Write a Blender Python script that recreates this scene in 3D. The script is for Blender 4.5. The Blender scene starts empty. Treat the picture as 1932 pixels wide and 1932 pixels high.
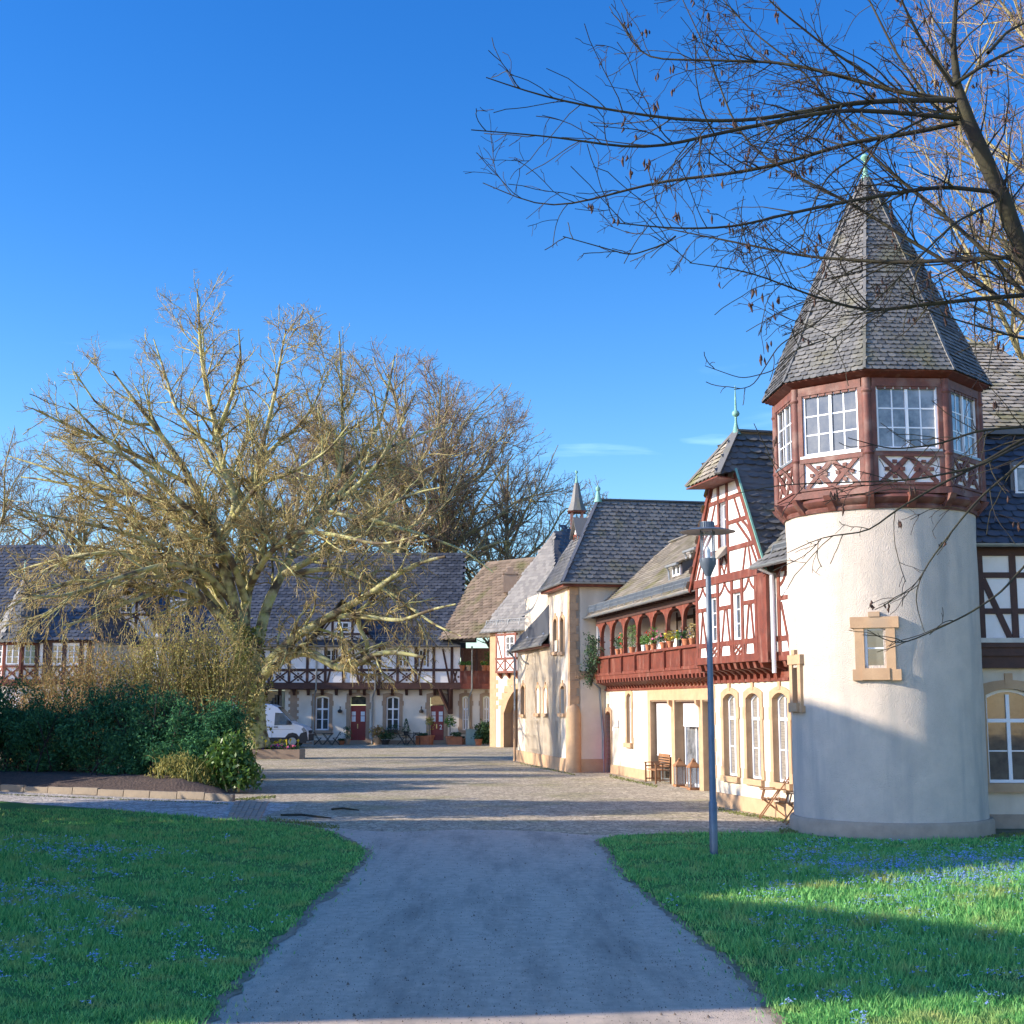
import bpy, math, random
import numpy as np
from mathutils import Vector, Matrix
R = math.radians
random.seed(7)
rng = np.random.default_rng(11)
scene = bpy.context.scene
COL = scene.collection

# ------------------------------------------------------------------ camera, sky, sun, exposure
FPX, CAMH = 2550.0, 2.6            # focal length in 1/1932ths of the frame width; eye height
PITCH = math.atan(362 / FPX)
cd = bpy.data.cameras.new('camera'); cam = bpy.data.objects.new('camera', cd); COL.objects.link(cam)
cam.location = (0, 0, CAMH); cam.rotation_euler = (math.pi / 2 + PITCH, 0, 0)
cd.sensor_width = 36; cd.lens = 36 * FPX / 1932; cd.clip_start = 0.1; cd.clip_end = 3000
scene.camera = cam

SUN_EL = R(21.8)
SUN_H = Vector((-0.98, -0.14, 0)).normalized()
w = bpy.data.worlds.new('World'); scene.world = w; w.use_nodes = True
nt = w.node_tree; nt.nodes.clear()
wo = nt.nodes.new('ShaderNodeOutputWorld'); bg = nt.nodes.new('ShaderNodeBackground')
sky = nt.nodes.new('ShaderNodeTexSky'); sky.sky_type = 'NISHITA'; sky.sun_disc = False
sky.sun_elevation = SUN_EL; sky.sun_rotation = math.atan2(SUN_H.x, SUN_H.y) % (2 * math.pi)
sky.altitude = 100; sky.air_density = 1.0; sky.dust_density = 0.25; sky.ozone_density = 2.4
hs = nt.nodes.new('ShaderNodeHueSaturation'); hs.inputs['Saturation'].default_value = 1.30; hs.inputs['Value'].default_value = 0.90
hs.inputs['Hue'].default_value = 0.507
tc = nt.nodes.new('ShaderNodeTexCoord'); mp = nt.nodes.new('ShaderNodeMapping'); mp.inputs['Scale'].default_value = (1.2, 1.0, 9)
mp.inputs['Rotation'].default_value = (0, R(-14), 0)
nz = nt.nodes.new('ShaderNodeTexNoise'); nz.inputs['Scale'].default_value = 3.2; nz.inputs['Detail'].default_value = 7; nz.inputs['Distortion'].default_value = 0.9
rp = nt.nodes.new('ShaderNodeValToRGB'); rp.color_ramp.elements[0].position = 0.60; rp.color_ramp.elements[1].position = 0.85
rp.color_ramp.elements[0].color = (0, 0, 0, 1); rp.color_ramp.elements[1].color = (0.34, 0.34, 0.34, 1)
sx = nt.nodes.new('ShaderNodeSeparateXYZ'); mr = nt.nodes.new('ShaderNodeMapRange')
mr.inputs['From Min'].default_value = 0.27; mr.inputs['From Max'].default_value = 0.20; mr.clamp = True
mm = nt.nodes.new('ShaderNodeMath'); mm.operation = 'MULTIPLY'
mx = nt.nodes.new('ShaderNodeMixRGB'); mx.inputs[2].default_value = (7.0, 8.2, 9.6, 1)
L = nt.links.new
L(tc.outputs['Generated'], mp.inputs[0]); L(mp.outputs[0], nz.inputs[0]); L(nz.outputs[0], rp.inputs[0])
L(tc.outputs['Generated'], sx.inputs[0]); L(sx.outputs[2], mr.inputs[0]); L(mr.outputs[0], mm.inputs[1]); L(rp.outputs[0], mm.inputs[0])
L(sky.outputs[0], hs.inputs['Color']); L(hs.outputs[0], mx.inputs[1]); L(mm.outputs[0], mx.inputs[0])
gr = nt.nodes.new('ShaderNodeMapRange'); gr.interpolation_type = 'SMOOTHSTEP'; gr.inputs['From Min'].default_value = 0.05; gr.inputs['From Max'].default_value = 0.50
gt = nt.nodes.new('ShaderNodeMixRGB'); gt.inputs[1].default_value = (0.70, 0.79, 0.87, 1); gt.inputs[2].default_value = (0.33, 0.66, 0.88, 1); L(sx.outputs[2], gr.inputs[0]); L(gr.outputs[0], gt.inputs[0])
gm_ = nt.nodes.new('ShaderNodeMixRGB'); gm_.blend_type = 'MULTIPLY'; gm_.inputs[0].default_value = 1.0; L(mx.outputs[0], gm_.inputs[1]); L(gt.outputs[0], gm_.inputs[2])
# added sky fill behind and left of the camera, lifting the shade in view
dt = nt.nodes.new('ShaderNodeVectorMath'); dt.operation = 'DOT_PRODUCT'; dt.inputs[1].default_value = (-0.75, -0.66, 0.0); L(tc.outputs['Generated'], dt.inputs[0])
sunfill = nt.nodes.new('ShaderNodeMapRange'); sunfill.interpolation_type = 'SMOOTHSTEP'; sunfill.inputs['From Min'].default_value = -0.15; sunfill.inputs['From Max'].default_value = 0.75; L(dt.outputs['Value'], sunfill.inputs[0])
ht = nt.nodes.new('ShaderNodeMixRGB'); ht.inputs[1].default_value = (1, 1, 1, 1); ht.inputs[2].default_value = (3.4, 2.35, 2.05, 1); L(sunfill.outputs[0], ht.inputs[0])
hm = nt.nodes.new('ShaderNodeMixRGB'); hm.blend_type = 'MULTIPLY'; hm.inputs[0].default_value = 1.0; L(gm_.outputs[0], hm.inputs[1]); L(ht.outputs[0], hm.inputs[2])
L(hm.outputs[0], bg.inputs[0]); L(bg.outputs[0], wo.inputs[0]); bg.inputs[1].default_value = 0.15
sd = bpy.data.lights.new('sun', 'SUN'); sun = bpy.data.objects.new('sun', sd); COL.objects.link(sun)
sd.energy = 4.3; sd.angle = R(0.5); sd.color = (1.0, 0.88, 0.73)
SDIR = Vector((SUN_H.x * math.cos(SUN_EL), SUN_H.y * math.cos(SUN_EL), math.sin(SUN_EL)))
sun.rotation_euler = (-SDIR).to_track_quat('-Z', 'Y').to_euler(); sun.location = SDIR * 60
scene.view_settings.view_transform = 'Standard'; scene.view_settings.look = 'None'
scene.view_settings.exposure = 1.17; scene.view_settings.gamma = 1.0
scene.cycles.max_bounces = 6

# ------------------------------------------------------------------ materials
MATS = {}
def mat(name, c1, c2=None, scale=4.0, rough=0.85, bump=0.0, bscale=30.0, metal=0.0, island=False, spec=0.3,
        c3=None, scale3=0.6, p3=(0.5, 0.7), stretch=None, st3=None, transl=0.0, dist=0.02, coat=0.0):
    m = bpy.data.materials.new(name); m.use_nodes = True; n = m.node_tree.nodes; l = m.node_tree.links.new
    b = n['Principled BSDF']; b.inputs['Roughness'].default_value = rough; b.inputs['Metallic'].default_value = metal
    b.inputs['Specular IOR Level'].default_value = spec; b.inputs['Coat Weight'].default_value = coat
    t = n.new('ShaderNodeTexCoord'); src = t.outputs['Object']
    if stretch:
        mp = n.new('ShaderNodeMapping'); mp.inputs['Scale'].default_value = stretch; l(src, mp.inputs[0]); src = mp.outputs[0]
    col = None
    if c2 is not None:
        mxn = n.new('ShaderNodeMixRGB'); mxn.inputs[1].default_value = (*c1, 1); mxn.inputs[2].default_value = (*c2, 1)
        if island:
            g = n.new('ShaderNodeNewGeometry'); l(g.outputs['Random Per Island'], mxn.inputs[0])
        else:
            q = n.new('ShaderNodeTexNoise'); q.inputs['Scale'].default_value = scale; q.inputs['Detail'].default_value = 6
            q.inputs['Roughness'].default_value = 0.65
            mr = n.new('ShaderNodeMapRange'); mr.inputs['From Min'].default_value = 0.35; mr.inputs['From Max'].default_value = 0.65
            l(src, q.inputs[0]); l(q.outputs[0], mr.inputs[0]); l(mr.outputs[0], mxn.inputs[0])
        col = mxn.outputs[0]
    if c3 is not None:
        q = n.new('ShaderNodeTexNoise'); q.inputs['Scale'].default_value = scale3; q.inputs['Detail'].default_value = 5
        mr = n.new('ShaderNodeMapRange'); mr.inputs['From Min'].default_value = p3[0]; mr.inputs['From Max'].default_value = p3[1]
        mx3 = n.new('ShaderNodeMixRGB'); mx3.inputs[2].default_value = (*c3, 1)
        s3_ = t.outputs['Object']
        if st3:
            mp3 = n.new('ShaderNodeMapping'); mp3.inputs['Scale'].default_value = st3; l(s3_, mp3.inputs[0]); s3_ = mp3.outputs[0]
        l(s3_, q.inputs[0]); l(q.outputs[0], mr.inputs[0]); l(mr.outputs[0], mx3.inputs[0])
        if col is not None: l(col, mx3.inputs[1])
        else: mx3.inputs[1].default_value = (*c1, 1)
        col = mx3.outputs[0]
    if col is not None: l(col, b.inputs['Base Color'])
    else: b.inputs['Base Color'].default_value = (*c1, 1)
    if bump:
        q = n.new('ShaderNodeTexNoise'); q.inputs['Scale'].default_value = bscale; q.inputs['Detail'].default_value = 5
        bm = n.new('ShaderNodeBump'); bm.inputs['Strength'].default_value = bump; bm.inputs['Distance'].default_value = dist
        l(src, q.inputs[0]); l(q.outputs[0], bm.inputs['Height']); l(bm.outputs[0], b.inputs['Normal'])
    if transl:
        tr = n.new('ShaderNodeBsdfTranslucent'); ms = n.new('ShaderNodeMixShader'); ms.inputs[0].default_value = transl
        if col is not None: l(col, tr.inputs[0])
        else: tr.inputs[0].default_value = (*c1, 1)
        l(b.outputs[0], ms.inputs[1]); l(tr.outputs[0], ms.inputs[2]); l(ms.outputs[0], n['Material Output'].inputs[0])
    MATS[name] = m
    return m
plaster = mat('cream plaster', (.63, .545, .43), (.56, .48, .37), 1.6, .92, .35, 60, c3=(.46, .39, .30), scale3=1.6, p3=(.54, .78), st3=(1, 1, .2))
plaster_far = mat('weathered cream plaster', (.70, .63, .53), (.62, .56, .47), 1.2, .92, .2, 40, c3=(.42, .38, .32), scale3=.4, p3=(.55, .8))
tower_plaster = mat('rough grey-cream render', (.61, .52, .43), (.52, .45, .375), 2.2, .95, 1.0, 48, c3=(.41, .375, .33), scale3=2.6, p3=(.50, .74), dist=.03, st3=(1, 1, .13))
white_infill = mat('whitewashed infill', (.80, .77, .74), (.72, .69, .66), 2.5, .9, .15, 40)
stone = mat('ochre sandstone', (.47, .31, .18), (.39, .25, .145), 3.0, .88, .25, 35, c3=(.35, .26, .18), scale3=1.2, p3=(.6, .8))
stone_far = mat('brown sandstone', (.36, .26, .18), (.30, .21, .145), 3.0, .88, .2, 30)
plinth_m = mat('grey stone plinth', (.38, .29, .21), (.29, .225, .165), 3.0, .9, .3, 25)
red_timber = mat('red-brown oiled timber', (.18, .040, .020), (.11, .028, .016), 5, .55, .3, 50, c3=(.27, .13, .09), scale3=5, p3=(.55, .8), st3=(1, 1, .25), spec=.4)
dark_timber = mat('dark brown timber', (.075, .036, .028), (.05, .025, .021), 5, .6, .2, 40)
lantern_timber = mat('weathered dark red timber', (.17, .062, .045), (.10, .042, .034), 6, .6, .3, 50, c3=(.24, .15, .12), scale3=2.5, p3=(.52, .75))
pale_timber = mat('weathered red timber', (.34, .19, .15), (.22, .10, .08), 7, .7, .2, 50)
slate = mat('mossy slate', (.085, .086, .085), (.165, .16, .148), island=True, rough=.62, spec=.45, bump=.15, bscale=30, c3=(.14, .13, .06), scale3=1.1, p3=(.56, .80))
slate_brown = mat('brown slate in sunlit tone', (.20, .175, .14), (.36, .315, .25), island=True, rough=.75, bump=.15, bscale=30, c3=(.17, .16, .06), scale3=.9, p3=(.5, .72))  # brown tone of the sunlit roof slopes put into the slate colour
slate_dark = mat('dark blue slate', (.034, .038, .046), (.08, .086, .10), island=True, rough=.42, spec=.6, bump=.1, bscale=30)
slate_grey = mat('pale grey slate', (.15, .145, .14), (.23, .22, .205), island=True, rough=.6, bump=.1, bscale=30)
zinc = mat('zinc', (.34, .36, .37), (.25, .27, .28), 3, .42, metal=.6, spec=.5)
copper = mat('green copper', (.22, .42, .33), (.15, .32, .26), 6, .6)
white_paint = mat('white window paint', (.74, .75, .77), rough=.4, spec=.5)
red_door = mat('dark red door paint', (.22, .018, .022), rough=.4, spec=.5)
bright_red = mat('bright red door paint', (.55, .03, .05), rough=.4)
glass = mat('window glass', (.022, .028, .036), (.09, .09, .08), 2.6, .05, spec=.9, bump=.06, bscale=2.5)
glass_light = mat('window glass with curtain', (.26, .27, .28), (.06, .07, .08), 2.4, .08, spec=.9, bump=.06, bscale=2.5)
blind = mat('white roller blind', (.70, .69, .71), rough=.8)
slatblind = mat('slatted blind glass', (.30, .27, .22), (.16, .14, .12), 3, .25, stretch=(1, 1, 14))
dark = mat('deep shade', (.015, .014, .013), rough=.9)
lamp_metal = mat('grey-blue lamp paint', (.12, .15, .185), (.085, .105, .135), 3, .45, spec=.5, metal=.3)
lamp_glass = mat('lamp glass', (.42, .46, .50), rough=.1, spec=.8)
wood = mat('weathered teak', (.33, .165, .075), (.22, .105, .05), 9, .6, .2, 60, stretch=(1, 1, .4))
ng = lamp_glass.node_tree; tr_ = ng.nodes.new('ShaderNodeBsdfTransparent'); tr_.inputs[0].default_value = (.9, .95, 1, 1); ms_ = ng.nodes.new('ShaderNodeMixShader'); ms_.inputs[0].default_value = .78
ng.links.new(ng.nodes['Principled BSDF'].outputs[0], ms_.inputs[1]); ng.links.new(tr_.outputs[0], ms_.inputs[2]); ng.links.new(ms_.outputs[0], ng.nodes['Material Output'].inputs[0])
dark_metal = mat('dark painted metal', (.035, .033, .032), rough=.5)
terracotta = mat('terracotta', (.42, .16, .075), (.33, .12, .06), 5, .85)
brass = mat('brass handle', (.6, .5, .25), rough=.3, metal=.8)
bark_plane = mat('lichened plane bark', (.33, .33, .10), (.42, .38, .21), 3.0, .9, .5, 14, c3=(.10, .075, .045), scale3=1.6, p3=(.47, .60))
twig_plane = mat('ochre twigs', (.44, .35, .13), (.22, .16, .08), island=True, rough=.9)
bark_far = mat('grey-brown far bark', (.22, .18, .11), (.33, .30, .13), 1.6, .9)
twig_far = mat('brown far twigs', (.28, .20, .135), (.15, .11, .085), island=True, rough=.9)
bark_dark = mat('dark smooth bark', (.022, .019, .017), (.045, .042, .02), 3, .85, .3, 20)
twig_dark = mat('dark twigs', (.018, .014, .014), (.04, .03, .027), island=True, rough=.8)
podm = mat('dried brown seed pods', (.03, .016, .012), (.06, .028, .018), island=True, rough=.7)
yew = mat('dark yew sprays', (.02, .085, .045), (.075, .20, .075), island=True, rough=.9, spec=.1, transl=.2)
forsy = mat('yellow-green buds', (.42, .37, .10), (.22, .20, .06), island=True, rough=.8, transl=.25)
budred = mat('reddish buds', (.36, .18, .09), (.30, .26, .07), island=True, rough=.8, transl=.2)
laurel = mat('glossy laurel leaves', (.05, .12, .02), (.13, .23, .045), island=True, rough=.4, spec=.5, transl=.25)
ivy = mat('ivy leaves', (.10, .14, .02), (.22, .20, .05), island=True, rough=.5, transl=.2)
potgreen = mat('pot plant leaves', (.05, .15, .03), (.17, .30, .06), island=True, rough=.6, transl=.25)
potdark = mat('dark pot plant leaves', (.02, .055, .02), (.05, .10, .035), island=True, rough=.6)
grassm = mat('lawn blades', (.05, .25, .065), (.27, .54, .16), island=True, rough=.75, spec=.15, c3=(.38, .42, .14), scale3=1.6, p3=(.52, .72), transl=.3)
scilla = mat('blue squill petals', (.20, .36, .95), (.50, .62, .95), island=True, rough=.6, transl=.3)
moss = mat('olive moss tufts', (.10, .13, .03), (.20, .20, .06), island=True, rough=.9)
kerb_m = mat('grey-brown kerb stone', (.27, .22, .16), (.20, .165, .125), 3, .9, .3, 25)
soil = mat('dark garden soil', (.085, .058, .045), (.05, .036, .03), 6, .95, .9, 14, dist=.06)
GM = grassm
# ------------------------------------------------------------------ mesh helpers
class MB:
    def __init__(s): s.v = []; s.f = []
    def poly(s, pts):
        k = len(s.v); s.v += [tuple(p) for p in pts]; s.f.append(tuple(range(k, k + len(pts))))
    def box8(s, p):     # p: 8 points, bottom 4 then top 4 (same winding)
        k = len(s.v); s.v += [tuple(q) for q in p]
        for f in ((3, 2, 1, 0), (4, 5, 6, 7), (0, 1, 5, 4), (1, 2, 6, 5), (2, 3, 7, 6), (3, 0, 4, 7)): s.f.append(tuple(k + i for i in f))
    def box(s, x0, x1, y0, y1, z0, z1):
        s.box8([(x0, y0, z0), (x1, y0, z0), (x1, y1, z0), (x0, y1, z0), (x0, y0, z1), (x1, y0, z1), (x1, y1, z1), (x0, y1, z1)])
    def prism(s, a, b):     # two matching loops
        n = len(a); k = len(s.v); s.v += [tuple(p) for p in a] + [tuple(p) for p in b]
        s.f.append(tuple(range(k + n - 1, k - 1, -1))); s.f.append(tuple(range(k + n, k + 2 * n)))
        for i in range(n): s.f.append((k + i, k + (i + 1) % n, k + n + (i + 1) % n, k + n + i))
    def bar(s, a, b, wd, h=None, up=(0, 0, 1)):
        a = Vector(a); b = Vector(b); d = (b - a).normalized(); u = Vector(up)
        if abs(d.dot(u)) > .99: u = Vector((1, 0, 0))
        x = d.cross(u).normalized() * (wd / 2); y = x.cross(d).normalized() * ((h or wd) / 2)
        s.box8([a - x - y, a + x - y, a + x + y, a - x + y, b - x - y, b + x - y, b + x + y, b - x + y])
    def tube(s, pts, rad, n=8, cap=True):
        pts = [Vector(p) for p in pts]
        if not hasattr(rad, '__len__'): rad = [rad] * len(pts)
        k = len(s.v); ref = None
        for i, p in enumerate(pts):
            t = (pts[min(i + 1, len(pts) - 1)] - pts[max(i - 1, 0)]).normalized()
            if ref is None: ref = t.orthogonal().normalized()
            x = (ref - t * ref.dot(t)).normalized(); ref = x; y = t.cross(x)
            for j in range(n):
                a = 2 * math.pi * j / n; s.v.append(tuple(p + (x * math.cos(a) + y * math.sin(a)) * rad[i]))
        for i in range(len(pts) - 1):
            for j in range(n):
                a = k + i * n + j; b = k + i * n + (j + 1) % n; s.f.append((a, b, b + n, a + n))
        if cap:
            s.f.append(tuple(k + j for j in range(n - 1, -1, -1))); e = k + (len(pts) - 1) * n; s.f.append(tuple(e + j for j in range(n)))
    def lathe(s, prof, c=(0, 0), n=24, a0=0.0):   # prof: (r,z)
        k = len(s.v)
        for r, z in prof:
            for j in range(n):
                a = a0 + 2 * math.pi * j / n; s.v.append((c[0] + r * math.cos(a), c[1] + r * math.sin(a), z))
        for i in range(len(prof) - 1):
            for j in range(n):
                a = k + i * n + j; b = k + i * n + (j + 1) % n; s.f.append((a, b, b + n, a + n))
        s.f.append(tuple(k + j for j in range(n - 1, -1, -1))); e = k + (len(prof) - 1) * n; s.f.append(tuple(e + j for j in range(n)))
    def build(s, name, m, parent=None, smooth=False, world=True):
        me = bpy.data.meshes.new(name); me.from_pydata(s.v, [], s.f); me.materials.append(m)
        if smooth:
            me.polygons.foreach_set('use_smooth', [True] * len(me.polygons))
            try: me.set_sharp_from_angle(angle=R(40))
            except Exception: pass
        me.update(); return link(name, me, parent, world)
def link(name, me, parent=None, world=True):
    o = bpy.data.objects.new(name, me); COL.objects.link(o)
    if parent is not None:
        o.parent = parent
        if world:
            r = parent
            while r.parent: r = r.parent
            if parent is r: o.location = -r.location
    return o
def npmesh(name, V, F, m, parent=None, world=True):
    """V (n,3) array, F (k,3|4) array"""
    me = bpy.data.meshes.new(name); V = np.ascontiguousarray(V, dtype=np.float32); F = np.ascontiguousarray(F, dtype=np.int32)
    me.vertices.add(len(V)); me.vertices.foreach_set('co', V.ravel()); nv = F.shape[1]
    me.loops.add(F.size); me.loops.foreach_set('vertex_index', F.ravel()); me.polygons.add(len(F))
    me.polygons.foreach_set('loop_start', np.arange(0, F.size, nv, dtype=np.int32))
    me.polygons.foreach_set('loop_total', np.full(len(F), nv, dtype=np.int32))
    me.update(calc_edges=True); me.materials.append(m); me.validate()
    return link(name, me, parent, world)
def thing(name, label, cat, loc=(0, 0, 0), rz=0, group=None):
    o = bpy.data.objects.new(name, None); COL.objects.link(o); o.location = loc; o.rotation_euler = (0, 0, rz); o.empty_display_size = .2
    return tag(o, label, cat, group)
def tag(o, label=None, cat=None, group=None, kind=None):
    if label: o['label'] = label
    if cat: o['category'] = cat
    if group: o['group'] = group
    if kind: o['kind'] = kind
    return o
def kids(o): return [c for c in list(COL.objects) if c.parent == o]
def dup(root, loc, rz, label=None, group=None):
    r = root.copy(); COL.objects.link(r); r.location = loc; r.rotation_euler = (0, 0, rz)
    if label: r['label'] = label
    if group: r['group'] = group
    for ch in root.children:
        c = ch.copy(); COL.objects.link(c); c.parent = r
        for g in ch.children:
            d = g.copy(); COL.objects.link(d); d.parent = c
    return r
class Fr:
    """vertical facade: s along it, z up, d outwards"""
    def __init__(f, A, B=None, dirn=None):
        f.A = Vector((A[0], A[1], 0))
        d = Vector((B[0] - A[0], B[1] - A[1], 0)) if B else Vector((dirn[0], dirn[1], 0))
        f.L = d.length; f.e = d.normalized(); f.n = Vector((f.e.y, -f.e.x, 0))
    def P(f, s, z, d=0.0): return f.A + f.e * s + f.n * d + Vector((0, 0, z))
    def off(f, d, s=0):
        g = Fr((0, 0), (1, 0)); g.A = f.A + f.n * d + f.e * s; g.e = f.e; g.n = f.n; g.L = f.L; return g
def ray(u, v):
    a = (u - 966) / FPX; b = (966 - v) / FPX; c, s = math.cos(PITCH), math.sin(PITCH)
    return Vector((a, c - b * s, s + b * c))
def at(u, v, Y):
    r = ray(u, v); return Vector((0, 0, CAMH)) + r * (Y / r.y)
def gp(u, v, z=0.0):
    r = ray(u, v); return Vector((0, 0, CAMH)) + r * ((z - CAMH) / r.z)
def S(F, u, v):
    r = ray(u, v); t = F.n.dot(F.A - Vector((0, 0, CAMH))) / F.n.dot(r); p = Vector((0, 0, CAMH)) + r * t
    return (p - F.A).dot(F.e), p.z
def fbox(mb, F, s0, s1, z0, z1, d0, d1):
    mb.box8([F.P(s0, z0, d1), F.P(s1, z0, d1), F.P(s1, z0, d0), F.P(s0, z0, d0), F.P(s0, z1, d1), F.P(s1, z1, d1), F.P(s1, z1, d0), F.P(s0, z1, d0)])
def beam(mb, F, s0, z0, s1, z1, wd, d0=0.0, d1=.03):
    dx, dz = s1 - s0, z1 - z0; l = math.hypot(dx, dz); nx, nz_ = -dz / l * wd / 2, dx / l * wd / 2
    q = [(s0 + nx, z0 + nz_), (s1 + nx, z1 + nz_), (s1 - nx, z1 - nz_), (s0 - nx, z0 - nz_)]
    mb.prism([F.P(a, b, d0) for a, b in q], [F.P(a, b, d1) for a, b in q])
def arc(mb, F, s0, z0, s1, z1, bulge, wd, d0=0.0, d1=.03, n=6):
    dx, dz = s1 - s0, z1 - z0; l = math.hypot(dx, dz); nx, nz_ = -dz / l, dx / l
    pts = [(s0 + dx * t + nx * bulge * 4 * t * (1 - t), z0 + dz * t + nz_ * bulge * 4 * t * (1 - t)) for t in [i / n for i in range(n + 1)]]
    o, i_ = [], []
    for k, (a, b) in enumerate(pts):
        p, q = pts[max(k - 1, 0)], pts[min(k + 1, n)]; tx, tz = q[0] - p[0], q[1] - p[1]; tl = math.hypot(tx, tz)
        o.append((a - tz / tl * wd / 2, b + tx / tl * wd / 2)); i_.append((a + tz / tl * wd / 2, b - tx / tl * wd / 2))
    for k in range(n):
        qd = [o[k], o[k + 1], i_[k + 1], i_[k]]
        mb.prism([F.P(a, b, d0) for a, b in qd], [F.P(a, b, d1) for a, b in qd])
def wall(mb, F, s0, s1, z0, z1, holes=(), th=.35, d=0.0):
    """slab with rectangular holes (a,b,z0,z1)"""
    hs_ = [(max(a, s0), min(b, s1), max(p, z0), min(q, z1)) for a, b, p, q in holes]
    S_ = sorted({s0, s1, *[h[0] for h in hs_], *[h[1] for h in hs_]})
    for i in range(len(S_) - 1):
        a, b = S_[i], S_[i + 1]; m_ = (a + b) / 2; zz = z0
        for h in sorted([h for h in hs_ if h[0] < m_ < h[1]], key=lambda h: h[2]) + [(0, 0, z1, z1)]:
            if h[2] > zz + 1e-6: fbox(mb, F, a, b, zz, h[2], d - th, d)
            zz = h[3]
def top_pts(s0, s1, z1, rise, n=8):
    if rise <= 0: return [(s0, z1), (s1, z1)]
    return [(s0 + (s1 - s0) * i / n, z1 - rise + rise * math.sin(math.pi * i / n) ** .8 if rise > .3 else z1 - rise + rise * 4 * (i / n) * (1 - i / n)) for i in range(n + 1)]
def surround(mb, F, s0, s1, z0, z1, rise=.15, wd=.16, key=True, ears=True, sill=True, d0=-.22, d1=.03):
    t = top_pts(s0, s1, z1, rise); n = len(t); inner = [(s0, z0)] + t + [(s1, z0)]
    to = top_pts(s0 - wd, s1 + wd, z1 + wd, rise, n - 1) ; outer = [(s0 - wd, z0)] + to + [(s1 + wd, z0)]
    for k in range(len(inner) - 1):
        q = [inner[k], inner[k + 1], outer[k + 1], outer[k]]
        mb.prism([F.P(a, b, d0) for a, b in q], [F.P(a, b, d1) for a, b in q])
    if key: c = (s0 + s1) / 2; fbox(mb, F, c - wd * .45, c + wd * .45, z1 + wd * .5, z1 + wd * 1.75, 0, d1 + .012)
    if ears:
        h = z1 - z0
        for a, b in ((s0 - wd * 1.3, s0 - .02), (s1 + .02, s1 + wd * 1.3)):
            fbox(mb, F, a, b, z1 - rise - h * .24, z1 - rise - h * .10, 0, d1 + .006)
            fbox(mb, F, a, b, z0, z0 + h * .11, 0, d1 + .006)
    if sill: fbox(mb, F, s0 - wd * 1.1, s1 + wd * 1.1, z0 - wd * 1.0, z0 + .001, d0, d1 + .09)
def window(F, parent, s0, s1, z0, z1, d=-.14, rise=.0, cols=2, rows=3, transom=0.0, fw=.055, gm=None, pm=None, sill=False, name='window', bar=.028, mull=True):
    """frame, glazing bars and pane"""
    mb = MB(); t = top_pts(s0, s1, z1, rise); inner = top_pts(s0 + fw, s1 - fw, z1 - fw, rise, max(len(t) - 1, 1))
    o = [(s0, z0)] + t + [(s1, z0)]; i_ = [(s0 + fw, z0 + fw)] + inner + [(s1 - fw, z0 + fw)]
    m_ = len(o)
    for k in range(m_):
        q = [o[k], o[(k + 1) % m_], i_[(k + 1) % m_], i_[k]]
        mb.prism([F.P(a, b, d - .03) for a, b in q], [F.P(a, b, d + .03) for a, b in q])
    zt = z1 - rise
    zb = z0 + fw; zu = zt - fw
    if transom:
        zc = z0 + (z1 - z0) * transom; fbox(mb, F, s0 + fw, s1 - fw, zc - fw * .6, zc + fw * .6, d - .02, d + .045)
        spans = ((zb, zc - fw * .6, rows), (zc + fw * .6, z1 - fw - rise * .4, 1))
    else: spans = ((zb, z1 - fw - rise * .4, rows),)
    for a, b, r_ in spans:
        if mull: fbox(mb, F, (s0 + s1) / 2 - fw * .6, (s0 + s1) / 2 + fw * .6, a, b, d - .015, d + .038)
        for j in range(1, r_):
            z = a + (b - a) * j / r_; fbox(mb, F, s0 + fw, s1 - fw, z - bar / 2, z + bar / 2, d - .01, d + .012)
        for j in range(1, cols):
            x = s0 + fw + (s1 - s0 - 2 * fw) * j / cols
            if mull and abs(x - (s0 + s1) / 2) < .02: continue
            fbox(mb, F, x - bar / 2, x + bar / 2, a, b, d - .009, d + .011)
    wo_ = mb.build(name, pm or white_paint, parent)
    g = MB(); g.poly([F.P(a, b, d) for a, b in ([(s0 + .01, z0 + .01)] + [(s0 + .01 if k == 0 else s1 - .01 if k == len(t) - 1 else p[0], p[1] - .01) for k, p in enumerate(t)] + [(s1 - .01, z0 + .01)])])
    g.build('pane', gm or glass, wo_, world=True)
    if sill:
        q = MB(); fbox(q, F, s0 - .05, s1 + .05, z0 - .05, z0 - .002, d, .05); q.build('sill', zinc, wo_)
    return wo_
def inpoly(x, y, P):
    c = False; n = len(P); j = n - 1
    for i in range(n):
        if (P[i][1] > y) != (P[j][1] > y) and x < (P[j][0] - P[i][0]) * (y - P[i][1]) / (P[j][1] - P[i][1]) + P[i][0]: c = not c
        j = i
    return c
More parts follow.
